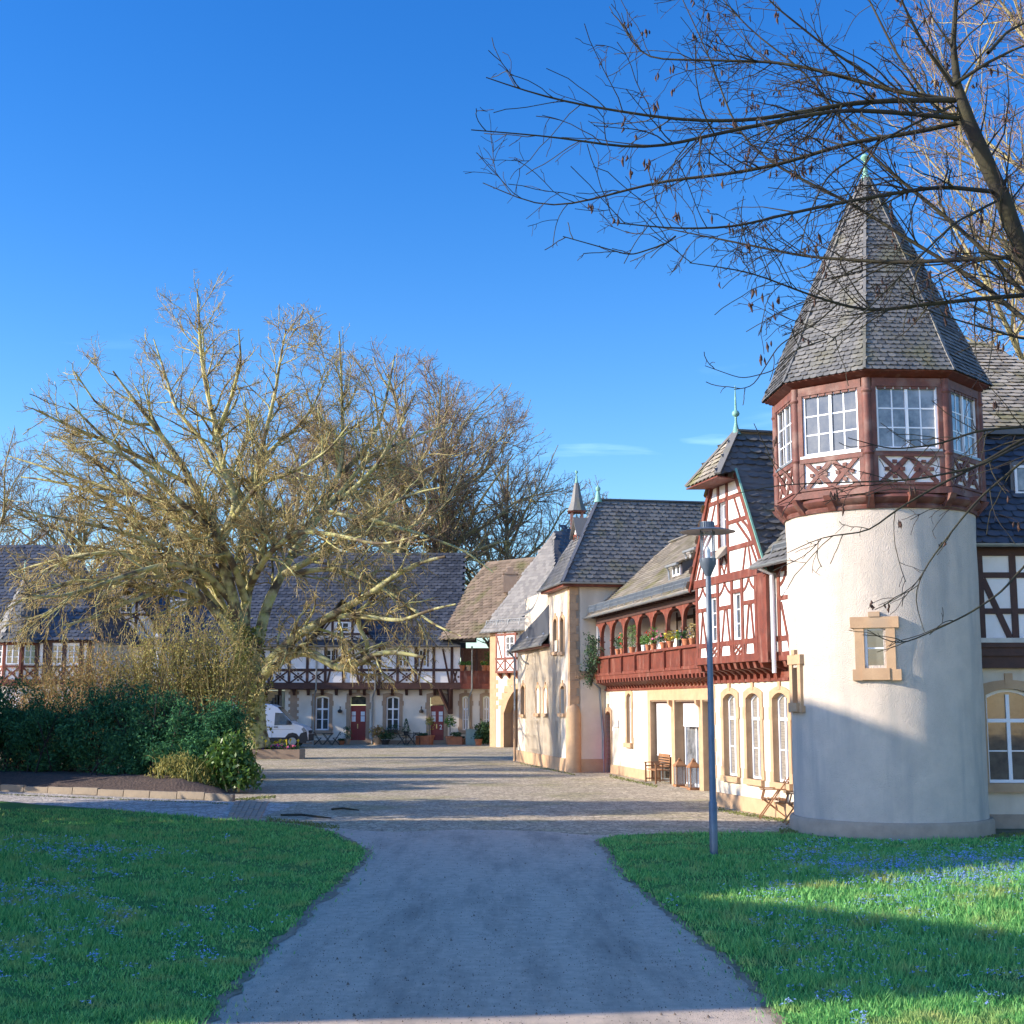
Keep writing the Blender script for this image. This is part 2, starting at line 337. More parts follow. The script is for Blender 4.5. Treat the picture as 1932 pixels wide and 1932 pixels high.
def slates(mb, pts, sw=.22, sh=.16, lift=.03, jit=.01, skew=.35, base=True):
    """cover a planar polygon (first edge = eave) with overlapping round-cut slates"""
    pts = [Vector(p) for p in pts]; e = (pts[1] - pts[0]).normalized()
    n = None
    for k in range(2, len(pts)):
        n = (pts[1] - pts[0]).cross(pts[k] - pts[0])
        if n.length > 1e-4: break
    n.normalize()
    if n.z < 0: n = -n
    u = e; v = n.cross(e)
    if v.z < 0: v = -v
    loc = [((p - pts[0]).dot(u), (p - pts[0]).dot(v)) for p in pts]
    if base: mb.poly([p - n * .015 for p in pts])
    u0, u1 = min(p[0] for p in loc), max(p[0] for p in loc); v1 = max(p[1] for p in loc)
    shape = [(-.5, 1.15), (.5, 1.15), (.52, .35), (.40, .10), (.18, .0), (-.22, .05), (-.45, .25)] if skew else [(-.5, 1.15), (.5, 1.15), (.5, .0), (-.5, .0)]
    rows = int(v1 / sh) + 1
    for k in range(rows):
        vv = k * sh - .03; o = (k % 2) * .5
        for j in range(int((u1 - u0) / sw) + 3):
            uu = u0 + (j + o - .5) * sw
            if not (inpoly(uu, vv + sh * .7, loc)): continue
            jl = lift * random.uniform(.6, 1.3); js = random.uniform(-jit, jit)
            q = []
            for a, b in shape:
                x = uu + a * sw * .985 + js; y = vv + b * sh
                q.append(pts[0] + u * x + v * y + n * (.004 + jl * max(0, 1 - b / 1.15)))
            mb.poly(q)
def ridge(mb, a, b, wd=.12, h=.05): mb.bar(a, b, wd, h)
def gutter(F, parent, s0, s1, z, d, r=.065, name='gutter', m=None):
    mb = MB(); n = 8
    A_, B_ = [], []
    for k in range(n + 1):
        a = math.pi + math.pi * k / n; A_.append((d + r * math.cos(a), z + r * math.sin(a))); B_.append((d + (r - .012) * math.cos(a), z + (r - .012) * math.sin(a)))
    prof = A_ + B_[::-1]
    mb.prism([F.P(s0, b, a) for a, b in prof], [F.P(s1, b, a) for a, b in prof])
    return mb.build(name, m or zinc, parent)
# ------------------------------------------------------------------ ground
def sheet(name, pts, z, m, wob=0.0, sub=0.4):
    """flat polygon sheet with a slightly irregular outline"""
    out = []
    n = len(pts)
    for i in range(n):
        a = Vector(pts[i][:2]); b = Vector(pts[(i + 1) % n][:2]); k = max(1, int((b - a).length / sub)) if wob else 1
        for j in range(k):
            p = a.lerp(b, j / k)
            if wob and (j or 1): p = p + Vector((random.uniform(-wob, wob), random.uniform(-wob, wob)))
            out.append((p.x, p.y, z))
    mb = MB(); mb.v = out; mb.f = [tuple(range(len(out)))]
    me = bpy.data.meshes.new(name); me.from_pydata(out, [], [tuple(range(len(out)))]); me.materials.append(m); me.update()
    import bmesh
    bm = bmesh.new(); bm.from_mesh(me); bmesh.ops.triangulate(bm, faces=bm.faces[:])
    for f in bm.faces:
        if f.normal.z < 0: f.normal_flip()
    bm.to_mesh(me); bm.free()
    o = link(name, me); tag(o, kind='structure'); return out, o
def ground_mat(name, c1, c2, c3, s1=2.0, s3=.25, p3=(.5, .7), cell=0.0, bump=.6, bscale=25, speck=None, cellrand=1.0, grout=.35, st3=None):
    m = bpy.data.materials.new(name); m.use_nodes = True; n = m.node_tree.nodes; l = m.node_tree.links.new
    b = n['Principled BSDF']; b.inputs['Roughness'].default_value = .93; b.inputs['Specular IOR Level'].default_value = .2
    t = n.new('ShaderNodeTexCoord').outputs['Object']
    t3 = t
    if st3:
        mpn = n.new('ShaderNodeMapping'); mpn.inputs['Scale'].default_value = st3; l(t, mpn.inputs[0]); t3 = mpn.outputs[0]
    def noise(sc, det=6, ro=.6, t=t):
        q = n.new('ShaderNodeTexNoise'); q.inputs['Scale'].default_value = sc; q.inputs['Detail'].default_value = det; q.inputs['Roughness'].default_value = ro
        l(t, q.inputs[0]); return q.outputs[0]
    def rng_(x, a, c):
        q = n.new('ShaderNodeMapRange'); q.inputs['From Min'].default_value = a; q.inputs['From Max'].default_value = c; l(x, q.inputs[0]); return q.outputs[0]
    def mix(f, a, c):
        q = n.new('ShaderNodeMixRGB'); l(f, q.inputs[0])
        for i, x in ((1, a), (2, c)):
            if isinstance(x, tuple): q.inputs[i].default_value = (*x, 1)
            else: l(x, q.inputs[i])
        return q.outputs[0]
    c = mix(rng_(noise(s1), .35, .65), c1, c2); c = mix(rng_(noise(s3, 8, .7, t3), *p3), c, c3)
    hgt = noise(bscale, 8, .7)
    if cell:
        v = n.new('ShaderNodeTexVoronoi'); v.feature = 'DISTANCE_TO_EDGE'; v.inputs['Scale'].default_value = cell; l(t, v.inputs[0])
        v2 = n.new('ShaderNodeTexVoronoi'); v2.inputs['Scale'].default_value = cell; l(t, v2.inputs[0])
        e = rng_(v.outputs[0], .0, .10)
        hv = n.new('ShaderNodeHueSaturation'); l(c, hv.inputs['Color'])
        sp = n.new('ShaderNodeSeparateXYZ'); l(v2.outputs['Color'], sp.inputs[0]); q = n.new('ShaderNodeMapRange'); q.inputs['To Min'].default_value = 1 - .3 * cellrand; q.inputs['To Max'].default_value = 1 + .3 * cellrand
        l(sp.outputs[0], q.inputs[0]); l(q.outputs[0], hv.inputs['Value'])
        c = mix(e, tuple(x * grout for x in c2), hv.outputs[0])
        mm_ = n.new('ShaderNodeMath'); mm_.operation = 'MULTIPLY_ADD'; l(e, mm_.inputs[0]); mm_.inputs[1].default_value = .8; l(hgt, mm_.inputs[2]); hgt = mm_.outputs[0]
    if speck:
        c = mix(rng_(noise(38, 3, .8), .64, .70), c, speck)
    l(c, b.inputs['Base Color'])
    bm = n.new('ShaderNodeBump'); bm.inputs['Strength'].default_value = bump; bm.inputs['Distance'].default_value = .03; l(hgt, bm.inputs['Height']); l(bm.outputs[0], b.inputs['Normal'])
    return m
g_ground = ground_mat('bare park ground', (.20, .17, .11), (.14, .13, .08), (.08, .11, .04), bump=.5)
g_cob = ground_mat('sandy cobbles', (.50, .42, .30), (.40, .335, .235), (.29, .27, .12), s1=1.2, s3=.35, p3=(.50, .70), cell=7.5, bump=.45)
g_path = ground_mat('worn gravel tarmac', (.66, .53, .41), (.52, .42, .33), (.33, .28, .225), s1=6, s3=1.3, p3=(.46, .68), bump=1.0, bscale=70, speck=(.20, .18, .16), st3=(1, .16, 1))
g_side = ground_mat('fine pale paving', (.56, .50, .43), (.47, .42, .36), (.34, .31, .25), cell=8, bump=.6, s3=.5)
g_lawn = ground_mat('mossy lawn soil', (.05, .15, .03), (.08, .20, .04), (.12, .11, .05), s1=5, s3=.8, p3=(.62, .8), bump=.9, bscale=18)
g_dirt = ground_mat('dirt verge', (.36, .28, .20), (.24, .19, .135), (.075, .09, .035), s1=4, s3=1.5, bump=1, bscale=20)
sheet('ground', [(-600, -60), (600, -60), (600, 1400), (-600, 1400)], -.012, g_ground)
LL = [gp(*p) for p in ((-260, 1500), (0, 1513), (80, 1520), (200, 1528), (330, 1540), (450, 1549), (560, 1557), (620, 1570), (660, 1590), (688, 1607), (670, 1635), (640, 1665), (590, 1700), (560, 1740), (500, 1790), (450, 1845), (410, 1890), (375, 1932), (330, 2000))]
LL += [Vector((-2.6, 7, 0)), Vector((-9, 5, 0)), Vector((-14, 20, 0))]
LR = [gp(*p) for p in ((1130, 1588), (1160, 1579), (1250, 1574), (1340, 1573), (1500, 1575), (1680, 1590), (1860, 1582), (2150, 1580))]
LR += [Vector((16, 20, 0)), Vector((12, 6, 0)), Vector((2.3, 7, 0))]
LR += [gp(*p) for p in ((1495, 1940), (1440, 1870), (1390, 1820), (1330, 1775), (1285, 1735), (1235, 1695), (1185, 1655), (1150, 1605))]
sheet('courtyard', [(-40, 36), (-20, 36.0), (-14, 35.9), (-4.5, 30.5), (-3, 27), (2, 26.5), (3, 27.8), (11.5, 29.8), (12, 40), (8, 55), (3.6, 84), (0, 90), (-40, 92)], .0, g_cob)
sheet('path', [(-5.4, 29.4), (-4.4, 28.2), (-3.2, 25), (-3.4, 6), (-2.8, -4), (3.4, -4), (4.2, 7), (4.6, 20), (3.4, 26.6), (2.6, 27.4), (1.6, 27.6), (.4, 28.6), (-.9, 28.9), (-2.4, 28.4), (-3.9, 29.2)], .006, g_path, wob=.12)
sheet('side_path', [(-30, 44.6), (-15.5, 41.4), (-7.6, 37.0), (-5.6, 36), (-5.9, 30.5), (-8, 30.5), (-14, 32.5), (-30, 36)], .004, g_side)
sheet('verge', [(3.4, 12), (4.8, 12), (3.6, 15), (2.9, 18), (2.6, 20), (2.2, 19), (2.7, 15.5)], .010, g_dirt, wob=.15)
sheet('verge', [(-3.6, 9.5), (-2.9, 9.5), (-2.7, 15), (-2.45, 20), (-2.6, 24.5), (-3.1, 24.5), (-3.0, 18), (-3.5, 14)], .010, g_dirt, wob=.12)
sheet('verge', [(p[0] + .12, p[1] + (.06 if p[1] > 26 else 0), 0) for p in LL], .012, g_dirt, wob=.05, sub=.14)
sheet('verge', [(p[0] - .11, p[1] + .06, 0) for p in LR], .011, g_dirt, wob=.05, sub=.14)
left_poly, _ = sheet('lawn', LL, .018, g_lawn, wob=.05, sub=.13)
right_poly, _ = sheet('lawn', LR, .018, g_lawn, wob=.05, sub=.13)
# raised shrub bed: low mound
def mound():
    V = []; nx, ny = 60, 24
    A0, A1 = Vector((-24, 45.6)), Vector((-7.6, 37.4))
    for j in range(ny + 1):
        for i in range(nx + 1):
            t = i / nx; p = A0.lerp(A1, t); q = p + Vector((0.02 - .25 * t, 0.99)) * (12 * j / ny) * (1 - .62 * t ** 2)
            e = min(1, j / 5) * min(1, (nx - i) / 6) * min(1, (ny - j) / 4)
            V.append((q.x, q.y, .02 + .42 * e ** .7 + random.uniform(-.03, .03) * e))
    F = [(j * (nx + 1) + i, j * (nx + 1) + i + 1, (j + 1) * (nx + 1) + i + 1, (j + 1) * (nx + 1) + i) for j in range(ny) for i in range(nx)]
    o = npmesh('soil_bed', np.array(V), np.array(F), soil); tag(o, kind='structure')
mound()
# stone edging of the bed
kA, kB = Vector((-24.0, 45.9, 0)), Vector((-7.5, 37.2, 0)); n_k = 19; kd = (kB - kA) / n_k; kn = Vector((kd.y, -kd.x, 0)).normalized()
mb = MB(); hl = kd.length / 2 - .015
mb.box8([(-hl, -.07, 0), (hl, -.07, 0), (hl, .07, 0), (-hl, .07, 0), (-hl, -.05, .2), (hl, -.05, .2), (hl, .06, .2), (-hl, .06, .2)])
k0 = mb.build('kerb_stone', kerb_m)
for i in range(n_k):
    o = k0 if i == 0 else k0.copy()
    if i: COL.objects.link(o)
    c = kA + kd * (i + .5); o.location = (c.x, c.y, random.uniform(-.02, .02)); o.rotation_euler = (0, 0, math.atan2(kd.y, kd.x) + random.uniform(-.01, .01))
    tag(o, 'long sandstone kerb block edging the dark shrub bed beside the pale path', 'kerb', 'kerb stones along the shrub bed')
# strip of big setts where the side path meets the yard
mb = MB()
P0, P1, P2, P3 = gp(424, 1551), gp(488, 1553), gp(508, 1513), gp(445, 1510)
for i in range(6):
    for j in range(13):
        a, b = (i + .05) / 6, (i + .93) / 6; cc, dd = (j + .06 + (i % 2) * .4) / 13.5, (j + .92 + (i % 2) * .4) / 13.5
        q = [P0.lerp(P1, x).lerp(P3.lerp(P2, x), y) for x, y in ((a, cc), (b, cc), (b, dd), (a, dd))]
        h = random.uniform(.02, .035); mb.prism([p + Vector((0, 0, .0)) for p in q], [p + Vector((0, 0, h)) for p in q])
tag(mb.build('sett_strip', plinth_m), kind='structure')

# ------------------------------------------------------------------ round tower
TC = Vector((7.9, 28.85, 0)); TR = 1.965
tower = thing('round_tower', 'round cream tower with octagonal half-timbered top and steep pointed slate roof', 'tower', TC)
rgt = Vector((math.cos(.2672), -math.sin(.2672), 0)); toc = Vector((-math.sin(.2672), -math.cos(.2672), 0))
def rad(th, r, z=0.0):
    a = R(th); return TC + (rgt * math.sin(a) + toc * math.cos(a)) * r + Vector((0, 0, z))
def rframe(th, half, d0):
    """flat frame tangent to the tower, n pointing outwards"""
    c = rad(th, TR + d0); a = R(th); e = rgt * math.cos(a) - toc * math.sin(a); f = Fr((0, 0), (1, 0)); f.A = c - e * half; f.e = e; f.n = (c - TC).normalized(); f.L = 2 * half; return f
mb = MB(); n = 160   # shaft with gentle irregularity, window holes left as dark stone-lined recesses
prof = [z for z in np.linspace(.24, 6.62, 44)]
for z in prof:
    for j in range(n):
        a = 360 * j / n; r = TR * (1 + .0022 * math.sin(a * .11 + z * 2.1) + .0018 * math.sin(z * 5 + a * .23)) + (.015 * max(0, (z - 6) / .6))
        mb.v.append(tuple(rad(a, r, z)))
hole = lambda th, z: (abs((th + 5 + 180) % 360 - 180) < 5.4 and 3.30 < z < 4.10) or (abs((th + 66 + 180) % 360 - 180) < 3.6 and 2.62 < z < 3.42)
for i in range(len(prof) - 1):
    for j in range(n):
        if hole(360 * (j + .5) / n, (prof[i] + prof[i + 1]) / 2): continue
        a = i * n + j; b = i * n + (j + 1) % n; mb.f.append((a, b, b + n, a + n))
mb.build('shaft', tower_plaster, tower, smooth=True)
mb = MB(); mb.lathe([(TR + .10, -.05), (TR + .10, .24), (TR + .06, .30), (TR - .1, .301)], (TC.x, TC.y), 96); mb.build('plinth', plinth_m, tower, smooth=True)
mb = MB(); mb.lathe([(TR - .1, 6.50), (TR + .05, 6.50), (TR + .07, 6.56), (TR + .03, 6.60), (TR + .12, 6.66), (TR + .15, 6.72), (TR + .11, 6.78), (TR - .1, 6.80)], (TC.x, TC.y), 96); mb.build('corbel_ring', lantern_timber, tower, smooth=True)
OR = 2.16
OV = [rad(-4 + 45 * k, OR) for k in range(8)]
mb = MB()
for r, z0_, z1_ in ((OR + .05, 6.80, 6.93), (OR + .0, 6.93, 6.97)):
    vs = [rad(-4 + 45 * k, r) for k in range(8)]
    mb.prism([v + Vector((0, 0, z0_)) for v in vs], [v + Vector((0, 0, z1_)) for v in vs])
mb.build('floor_beam', lantern_timber, tower)
for k in range(16):
    th = -4 + 22.5 * k; mb = MB(); f = rframe(th, .08, 0)
    q = [(.0, 6.52), (.06, 6.50), (.14, 6.60), (.24, 6.70), (.30, 6.80), (0, 6.80)]
    mb.prism([f.P(0, b, a) for a, b in q], [f.P(.16, b, a) for a, b in q]); mb.build('bracket', lantern_timber, tower)
for k in range(8):
    A_, B_ = OV[k], OV[(k + 1) % 8]; f = Fr(A_, B_); W = f.L
    mb = MB(); wall(mb, f, .02, W - .02, 6.97, 9.15, [(.19, W - .19, 7.72, 8.98)], .12, -.02); mb.build('wall', white_infill, tower)
    fr = MB()
    fbox(fr, f, .11, W - .11, 7.55, 7.70, -.03, .035); fbox(fr, f, .11, W - .11, 8.99, 9.16, -.03, .03)
    for a in ((.09, .19), (W - .19, W - .09)): fbox(fr, f, a[0], a[1], 6.97, 8.99, -.03, .025)
    fbox(fr, f, .11, W - .11, 6.97, 7.02, -.03, .03)
    m_ = W / 2
    for a, b in ((.25, m_ - .02), (m_ + .02, W - .25)):
        c = (a + b) / 2
        beam(fr, f, a, 7.02, b, 7.56, .085, -.01, .022); beam(fr, f, a, 7.56, b, 7.02, .085, -.01, .019)
        for x, z in ((c, 7.44), (c, 7.14), (c - .16, 7.29), (c + .16, 7.29)): beam(fr, f, x - .045, z, x + .045, z, .075, -.005, .028)
    beam(fr, f, m_ - .22, 7.29, m_, 7.54, .06, -.01, .016); beam(fr, f, m_ + .22, 7.29, m_, 7.54, .06, -.01, .013)
    beam(fr, f, m_ - .22, 7.29, m_, 7.04, .06, -.01, .016); beam(fr, f, m_ + .22, 7.29, m_, 7.04, .06, -.01, .013)
    for i in range(7):   # carved valance scallops
        x = .3 + (W - .6) * i / 6; beam(fr, f, x - .07, 8.965, x + .07, 8.965, .05, -.02, .012)
    fr.build('timber_frame', lantern_timber, tower)
    mb = MB(); p = rad(-4 + 45 * k, OR - .04); mb.tube([p + Vector((0, 0, 6.94)), p + Vector((0, 0, 9.16))], [.10, .10], 10)
    for z in (7.62, 8.9): mb.tube([p + Vector((0, 0, z - .04)), p + Vector((0, 0, z)), p + Vector((0, 0, z + .04))], [.104, .122, .104], 10)
    mb.build('post', lantern_timber, tower, smooth=True)
    wo_ = window(f, tower, .19, W - .19, 7.70, 8.99, -.05, 0, cols=4, rows=3, fw=.05, gm=glass_light if k in (0, 1) else glass, sill=True)
# roof
RP = [(2.42, 9.30), (2.21, 9.70), (1.88, 10.45), (1.31, 11.68), (.72, 12.97), (.085, 14.20)]
mb = MB()
for k in range(8):
    for i in range(len(RP) - 1):
        (r0, z0_), (r1, z1_) = RP[i], RP[i + 1]
        a, b = -4 + 45 * k, -4 + 45 * (k + 1)
        slates(mb, [rad(a, r0, z0_), rad(b, r0, z0_), rad(b, r1, z1_), rad(a, r1, z1_)], .155, .108, .028)
mb.build('roof', slate, tower)
mb = MB()
for k in range(8):
    a = -4 + 45 * k
    for i in range(len(RP) - 1): mb.bar(rad(a, RP[i][0] + .01, RP[i][1] + .01), rad(a, RP[i + 1][0] + .01, RP[i + 1][1] + .012), .06, .03)
mb.build('roof_hips', slate, tower)
mb = MB()
vs = [rad(-4 + 45 * k, 2.38, 9.27) for k in range(8)]; vi = [rad(-4 + 45 * k, 2.08, 9.14) for k in range(8)]
for k in range(8):
    q = [vi[k], vi[(k + 1) % 8], vs[(k + 1) % 8], vs[k]]; mb.prism(q, [p + Vector((0, 0, .05)) for p in q])
mb.build('eaves_board', red_timber, tower)
mb = MB(); mb.lathe([(.11, 14.05), (.10, 14.25), (.055, 14.32), (.06, 14.36), (.045, 14.5), (.028, 14.62), (.075, 14.66), (.10, 14.71), (.06, 14.77), (.02, 14.80)], (TC.x, TC.y), 14); mb.build('finial', copper, tower, smooth=True)
# small square window with eared stone frame
f = rframe(-5, .5, -.02)
mb = MB()
for a in ((.12, .30), (.72, .90)): fbox(mb, f, a[0], a[1], 3.16, 4.22, -.2, .06)
fbox(mb, f, .04, .98, 4.10, 4.32, -.2, .08); fbox(mb, f, .40, .62, 4.32, 4.42, -.2, .10); fbox(mb, f, .06, 1.0, 3.06, 3.28, -.2, .085); fbox(mb, f, .24, .78, 3.07, 3.30, -.1, .11)
mb.build('window_surround', stone, tower)
window(f, tower, .30, .72, 3.29, 4.11, -.06, 0, cols=1, rows=2, fw=.055, mull=False)
f = rframe(-66, .3, -.02); mb = MB()
for a in ((.0, .17), (.47, .64)): fbox(mb, f, a[0], a[1], 2.48, 3.56, -.25, .06)
fbox(mb, f, -.05, .69, 3.42, 3.62, -.25, .075); fbox(mb, f, .23, .41, 3.62, 3.72, -.1, .09); fbox(mb, f, -.06, .70, 2.42, 2.56, -.25, .07); fbox(mb, f, .08, .56, 2.44, 2.62, -.1, .13)
mb.build('window_surround', stone, tower)
mb = MB(); fbox(mb, f, .16, .48, 2.55, 3.43, -.30, -.26); mb.build('slit_backing', stone_far, tower)

# ------------------------------------------------------------------ gabled timber house with loggia
house = thing('gabled_house', 'half-timbered house with red gable, open wooden loggia and mossy slate roof', 'house', (7.5, 42, 0))
U = Fr((4.85, 35.5), dirn=(.95, -3.9)); FL = U.off(-.45)
U2 = U.off(-.18)
E = Fr((3.75, 52.2), dirn=(.187, -.982)); BF = E.off(.5)
# lower wall of the gable part
op = []
for a, b in ((1367.5, 1395), (1410.5, 1442), (1460.5, 1493.5)):
    s0 = S(FL, a, 1400)[0]; s1 = S(FL, b, 1400)[0]; s1 = s0 + .82; op.append((s0, s1))
mb = MB(); wall(mb, FL, -.25, 7.0, .35, 3.2, [(a - .01, b + .01, .80, 2.86) for a, b in op], .4); 
fbox(mb, FL, -.25, -.249 + .3, 0.0, 3.2, -6, -.4)
mb.build('wall', plaster, house)
mb = MB(); fbox(mb, FL, -.30, 7.0, -.02, .35, -.4, .06); mb.build('plinth', stone, house)
mb = MB()
for i, z in enumerate(np.arange(.36, 3.1, .34)): fbox(mb, FL, -.29, .0 - .0 + (.06 if i % 2 else .0), z, z + .33, -.3, .015)
mb.build('quoins', stone, house)
for a, b in op:
    mb = MB(); surround(mb, FL, a, b, .80, 2.86, .13, .15, d0=-.26, sill=False); fbox(mb, FL, a - .13, b + .13, .66, .80, -.2, .09); mb.build('window_surround', stone, house)
    window(FL, house, a, b, .80, 2.86, -.15, .13, cols=2, rows=2, transom=.70, fw=.06, gm=slatblind)
# upper wall (infill) & timber
gz = lambda z: 2.22 - (z - 5.76) * .62
UC = 2.05
mb = MB(); gw = (UC - .34, UC + .10, 6.45, 7.62)
uw = [(.98, 1.42, 4.14, 5.28), (2.50, 2.94, 4.14, 5.28)]
wall(mb, U, 0.02, 4.42, 3.62, 5.70, uw, .25)
q = [(UC - 2.2, 5.70), (UC + 2.2, 5.70), (UC + gz(8.3), 8.3), (UC - gz(8.3), 8.3)]
def gslab(z0_, z1_, a=None, b=None):
    l0, l1 = (UC - gz(z0_) if a is None else a), (UC - gz(z1_) if a is None else a); r0, r1 = (UC + gz(z0_) if b is None else b), (UC + gz(z1_) if b is None else b)
    P_ = [(l0, z0_), (r0, z0_), (r1, z1_), (l1, z1_)]; mb.prism([U.P(x, z, -.2) for x, z in P_], [U.P(x, z, 0) for x, z in P_])
gslab(5.70, gw[2]); gslab(gw[2], gw[3], b=gw[0]); gslab(gw[2], gw[3], a=gw[1]); gslab(gw[3], 8.35)
wall(mb, U2, 4.42, 7.0, 3.62, 5.75, [], .25)
mb.build('infill_wall', white_infill, house)
mb = MB(); H_ = lambda s0, s1, z0_, z1_, d=.028: fbox(mb, U, s0, s1, z0_, z1_, -.02, d)
D_ = lambda s0, z0_, s1, z1_, w_=.11: beam(mb, U, s0, z0_, s1, z1_, w_, -.01, .022)
H_(-.05, 4.5, 3.60, 3.78, .045); H_(-.05, 4.5, 5.60, 5.80, .05); H_(0, 4.4, 4.02, 4.14, .024)
for s in (0.0, .80, 1.42, 2.32, 2.94, 3.75): H_(s, s + .14, 3.78, 5.60, .030)
H_(.94, 1.42, 5.28, 5.38, .026); H_(2.46, 2.94, 5.28, 5.38, .026); H_(.14, .80, 4.95, 5.05, .025); H_(1.56, 2.32, 4.92, 5.02, .025); H_(3.08, 3.75, 4.95, 5.05, .025)
for a, b in ((.14, .80), (1.56, 2.32), (3.08, 3.75)):
    m_ = (a + b) / 2
    D_(a + .05, 3.78, m_ - .02, 4.95, .085); D_(b - .05, 3.78, m_ + .10, 4.95, .085) if a > 1 else D_(b - .05, 3.78, a + .28, 4.95, .085)
    arc(mb, U, a, 5.30, m_, 5.60, -.05, .07, -.01, .02); arc(mb, U, m_, 5.60, b, 5.30, -.05, .07, -.01, .02)
for a, b in ((.94, 1.42), (2.46, 2.94)):
    D_(a, 3.78, b, 4.02, .05); D_(a, 4.02, b, 3.78, .05); D_(a, 3.9, (a + b) / 2, 4.02, .04); D_(b, 3.9, (a + b) / 2, 3.78, .04)
H_(3.98, 4.5, 3.55, 5.80, .06)
# gable timbers
H_(UC - gz(6.38), UC + gz(6.38), 6.34, 6.45, .032); H_(UC - gz(7.05), gw[0], 7.0, 7.10, .026); H_(gw[1], UC + gz(7.05), 7.0, 7.10, .026); H_(UC - gz(7.7), UC + gz(7.7), 7.62, 7.72, .03)
H_(gw[0] - .12, gw[0], 5.8, 8.3, .03); H_(gw[1], gw[1] + .12, 5.8, 8.3, .03)
for sg in (-1, 1):
    for x0, x1 in ((1.95, 1.55), (1.55, 1.40), (1.05, 1.25)): D_(UC + sg * x0, 5.8, UC + sg * x1, 6.36, .08)
    D_(UC + sg * 1.5, 6.45, UC + sg * .75, 7.0, .08); D_(UC + sg * .95, 7.1, UC + sg * .62, 7.62, .08); arc(mb, U, UC + sg * 1.65, 6.45, UC + sg * 1.05, 7.0, -.08 * sg, .08, -.01, .018)
    D_(UC + sg * 2.12, 5.85, UC + sg * .72, 8.2, .12)
for a, b in ((UC - .45, UC - .12), (UC - .12, UC + .22)):
    D_(a, 5.82, b, 6.32, .05); D_(a, 6.32, b, 5.82, .05)
H2 = lambda s0, s1, z0_, z1_: fbox(mb, U2, s0, s1, z0_, z1_, -.02, .03)
H2(4.5, 7, 3.58, 3.78); H2(4.5, 7, 5.60, 5.80); H2(4.5, 7, 4.02, 4.14); H2(4.62, 4.76, 3.7, 5.7); H2(5.42, 5.62, 3.7, 5.7); H2(4.76, 5.42, 4.95, 5.05)
beam(mb, U2, 4.80, 4.9, 5.2, 3.8, .09, -.01, .022); beam(mb, U2, 5.25, 3.8, 5.42, 4.4, .08, -.01, .02); arc(mb, U2, 4.76, 5.3, 5.1, 5.6, -.05, .08, -.01, .02)
mb.build('timber_frame', red_timber, house)
for a, b, c, d in uw: window(U, house, a, b, c, d, -.07, 0, cols=2, rows=3, fw=.05, mull=False)
window(U, house, gw[0], gw[1], gw[2], gw[3], -.12, 0, cols=2, rows=3, fw=.06)
mb = MB(); q = [(-.05, 6.50), (.02, 6.50), (.30, 6.18), (.28, 6.14), (-.05, 6.35)]
mb.prism([U.P(gw[0] - .05, b, a) for a, b in q], [U.P(gw[1] + .05, b, a) for a, b in q]); mb.build('sill_board', slate_brown, house)
# brackets carrying the overhang
for i in range(13):
    s = .02 + i * .385 + (0 if i < 12 else .1)
    fu = U if s < 4.2 else U2
    mb = MB(); q = [(-.47, 3.18), (-.40, 3.12), (-.36, 3.30), (-.22, 3.40), (-.05, 3.44), (.0, 3.60), (-.47, 3.60)]
    mb.prism([fu.P(s, b, a) for a, b in q], [fu.P(s + .15, b, a) for a, b in q]); mb.build('bracket', red_timber, house)
mb = MB(); fbox(mb, U, 0, 7.0, 3.56, 3.62, -.5, -.2); fbox(mb, FL, -.2, 7.0, 3.2, 3.6, -.3, -.01); fbox(mb, FL, -.28, 7, 3.13, 3.20, -.2, .05); mb.build('jetty_floor', red_timber, house)
# roofs
Rf = MB(); up = lambda z: Vector((0, 0, z))
n_in = -U.n
apexF = U.P(UC, 9.42, -.35); back = n_in * 7
hwE = 2.42
eL0 = U.P(UC - hwE, 5.62, .05); eR0 = U.P(UC + hwE, 5.62, .05)
hL = U.P(UC - .80, 8.27, .05); hR = U.P(UC + .80, 8.27, .05)
tL = U.P(UC - 1.05, 8.12, .62); tR = U.P(UC + 1.05, 8.12, .62)
Rf2 = MB()
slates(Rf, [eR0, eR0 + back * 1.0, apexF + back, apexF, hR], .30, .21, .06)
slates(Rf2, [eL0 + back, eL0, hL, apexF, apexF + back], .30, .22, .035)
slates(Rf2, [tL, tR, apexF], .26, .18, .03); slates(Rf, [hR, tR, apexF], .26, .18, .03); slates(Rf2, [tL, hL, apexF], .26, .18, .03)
# main roof over the recessed bay and behind
slates(Rf, [U2.P(4.0, 5.72, .45), U2.P(8.2, 5.72, .45), U2.P(8.2, 9.3, -2.9), U2.P(5.0, 9.3, -2.9)], .30, .22, .035)
mb = MB(); mb.bar(apexF + up(.03), apexF + back + up(.03), .22, .05); mb.bar(tL + up(.02), apexF + up(.03), .16, .05); mb.bar(tR + up(.02), apexF + up(.03), .16, .05)
mb.build('ridge_cap', slate, house)
mb = MB()   # soffit and barge boards
q = [tL + up(-.03), tR + up(-.03), U.P(UC + .80, 8.08, -.02), U.P(UC - .80, 8.08, -.02)]
mb.prism(q, [p + up(-.03) for p in q])
for a, b in ((eL0, hL), (eR0, hR)): mb.bar(a + up(-.07), b + up(-.07), .05, .15)
for sg, a, b in ((-1, eL0, hL), (1, eR0, hR)):
    q = [a + up(-.03), b + up(-.03), U.P(UC + sg * .66, 8.10, -.04), U.P(UC + sg * 2.2, 5.62, -.04)]; mb.prism(q, [p + up(-.03) for p in q])
mb.build('eaves_board', red_timber, house)
mb = MB(); mb.bar(hR + up(.05) + U.e * .05, eR0 + up(.05) + U.e * .05, .05, .03); mb.build('lightning_rod', copper, house)
c = apexF
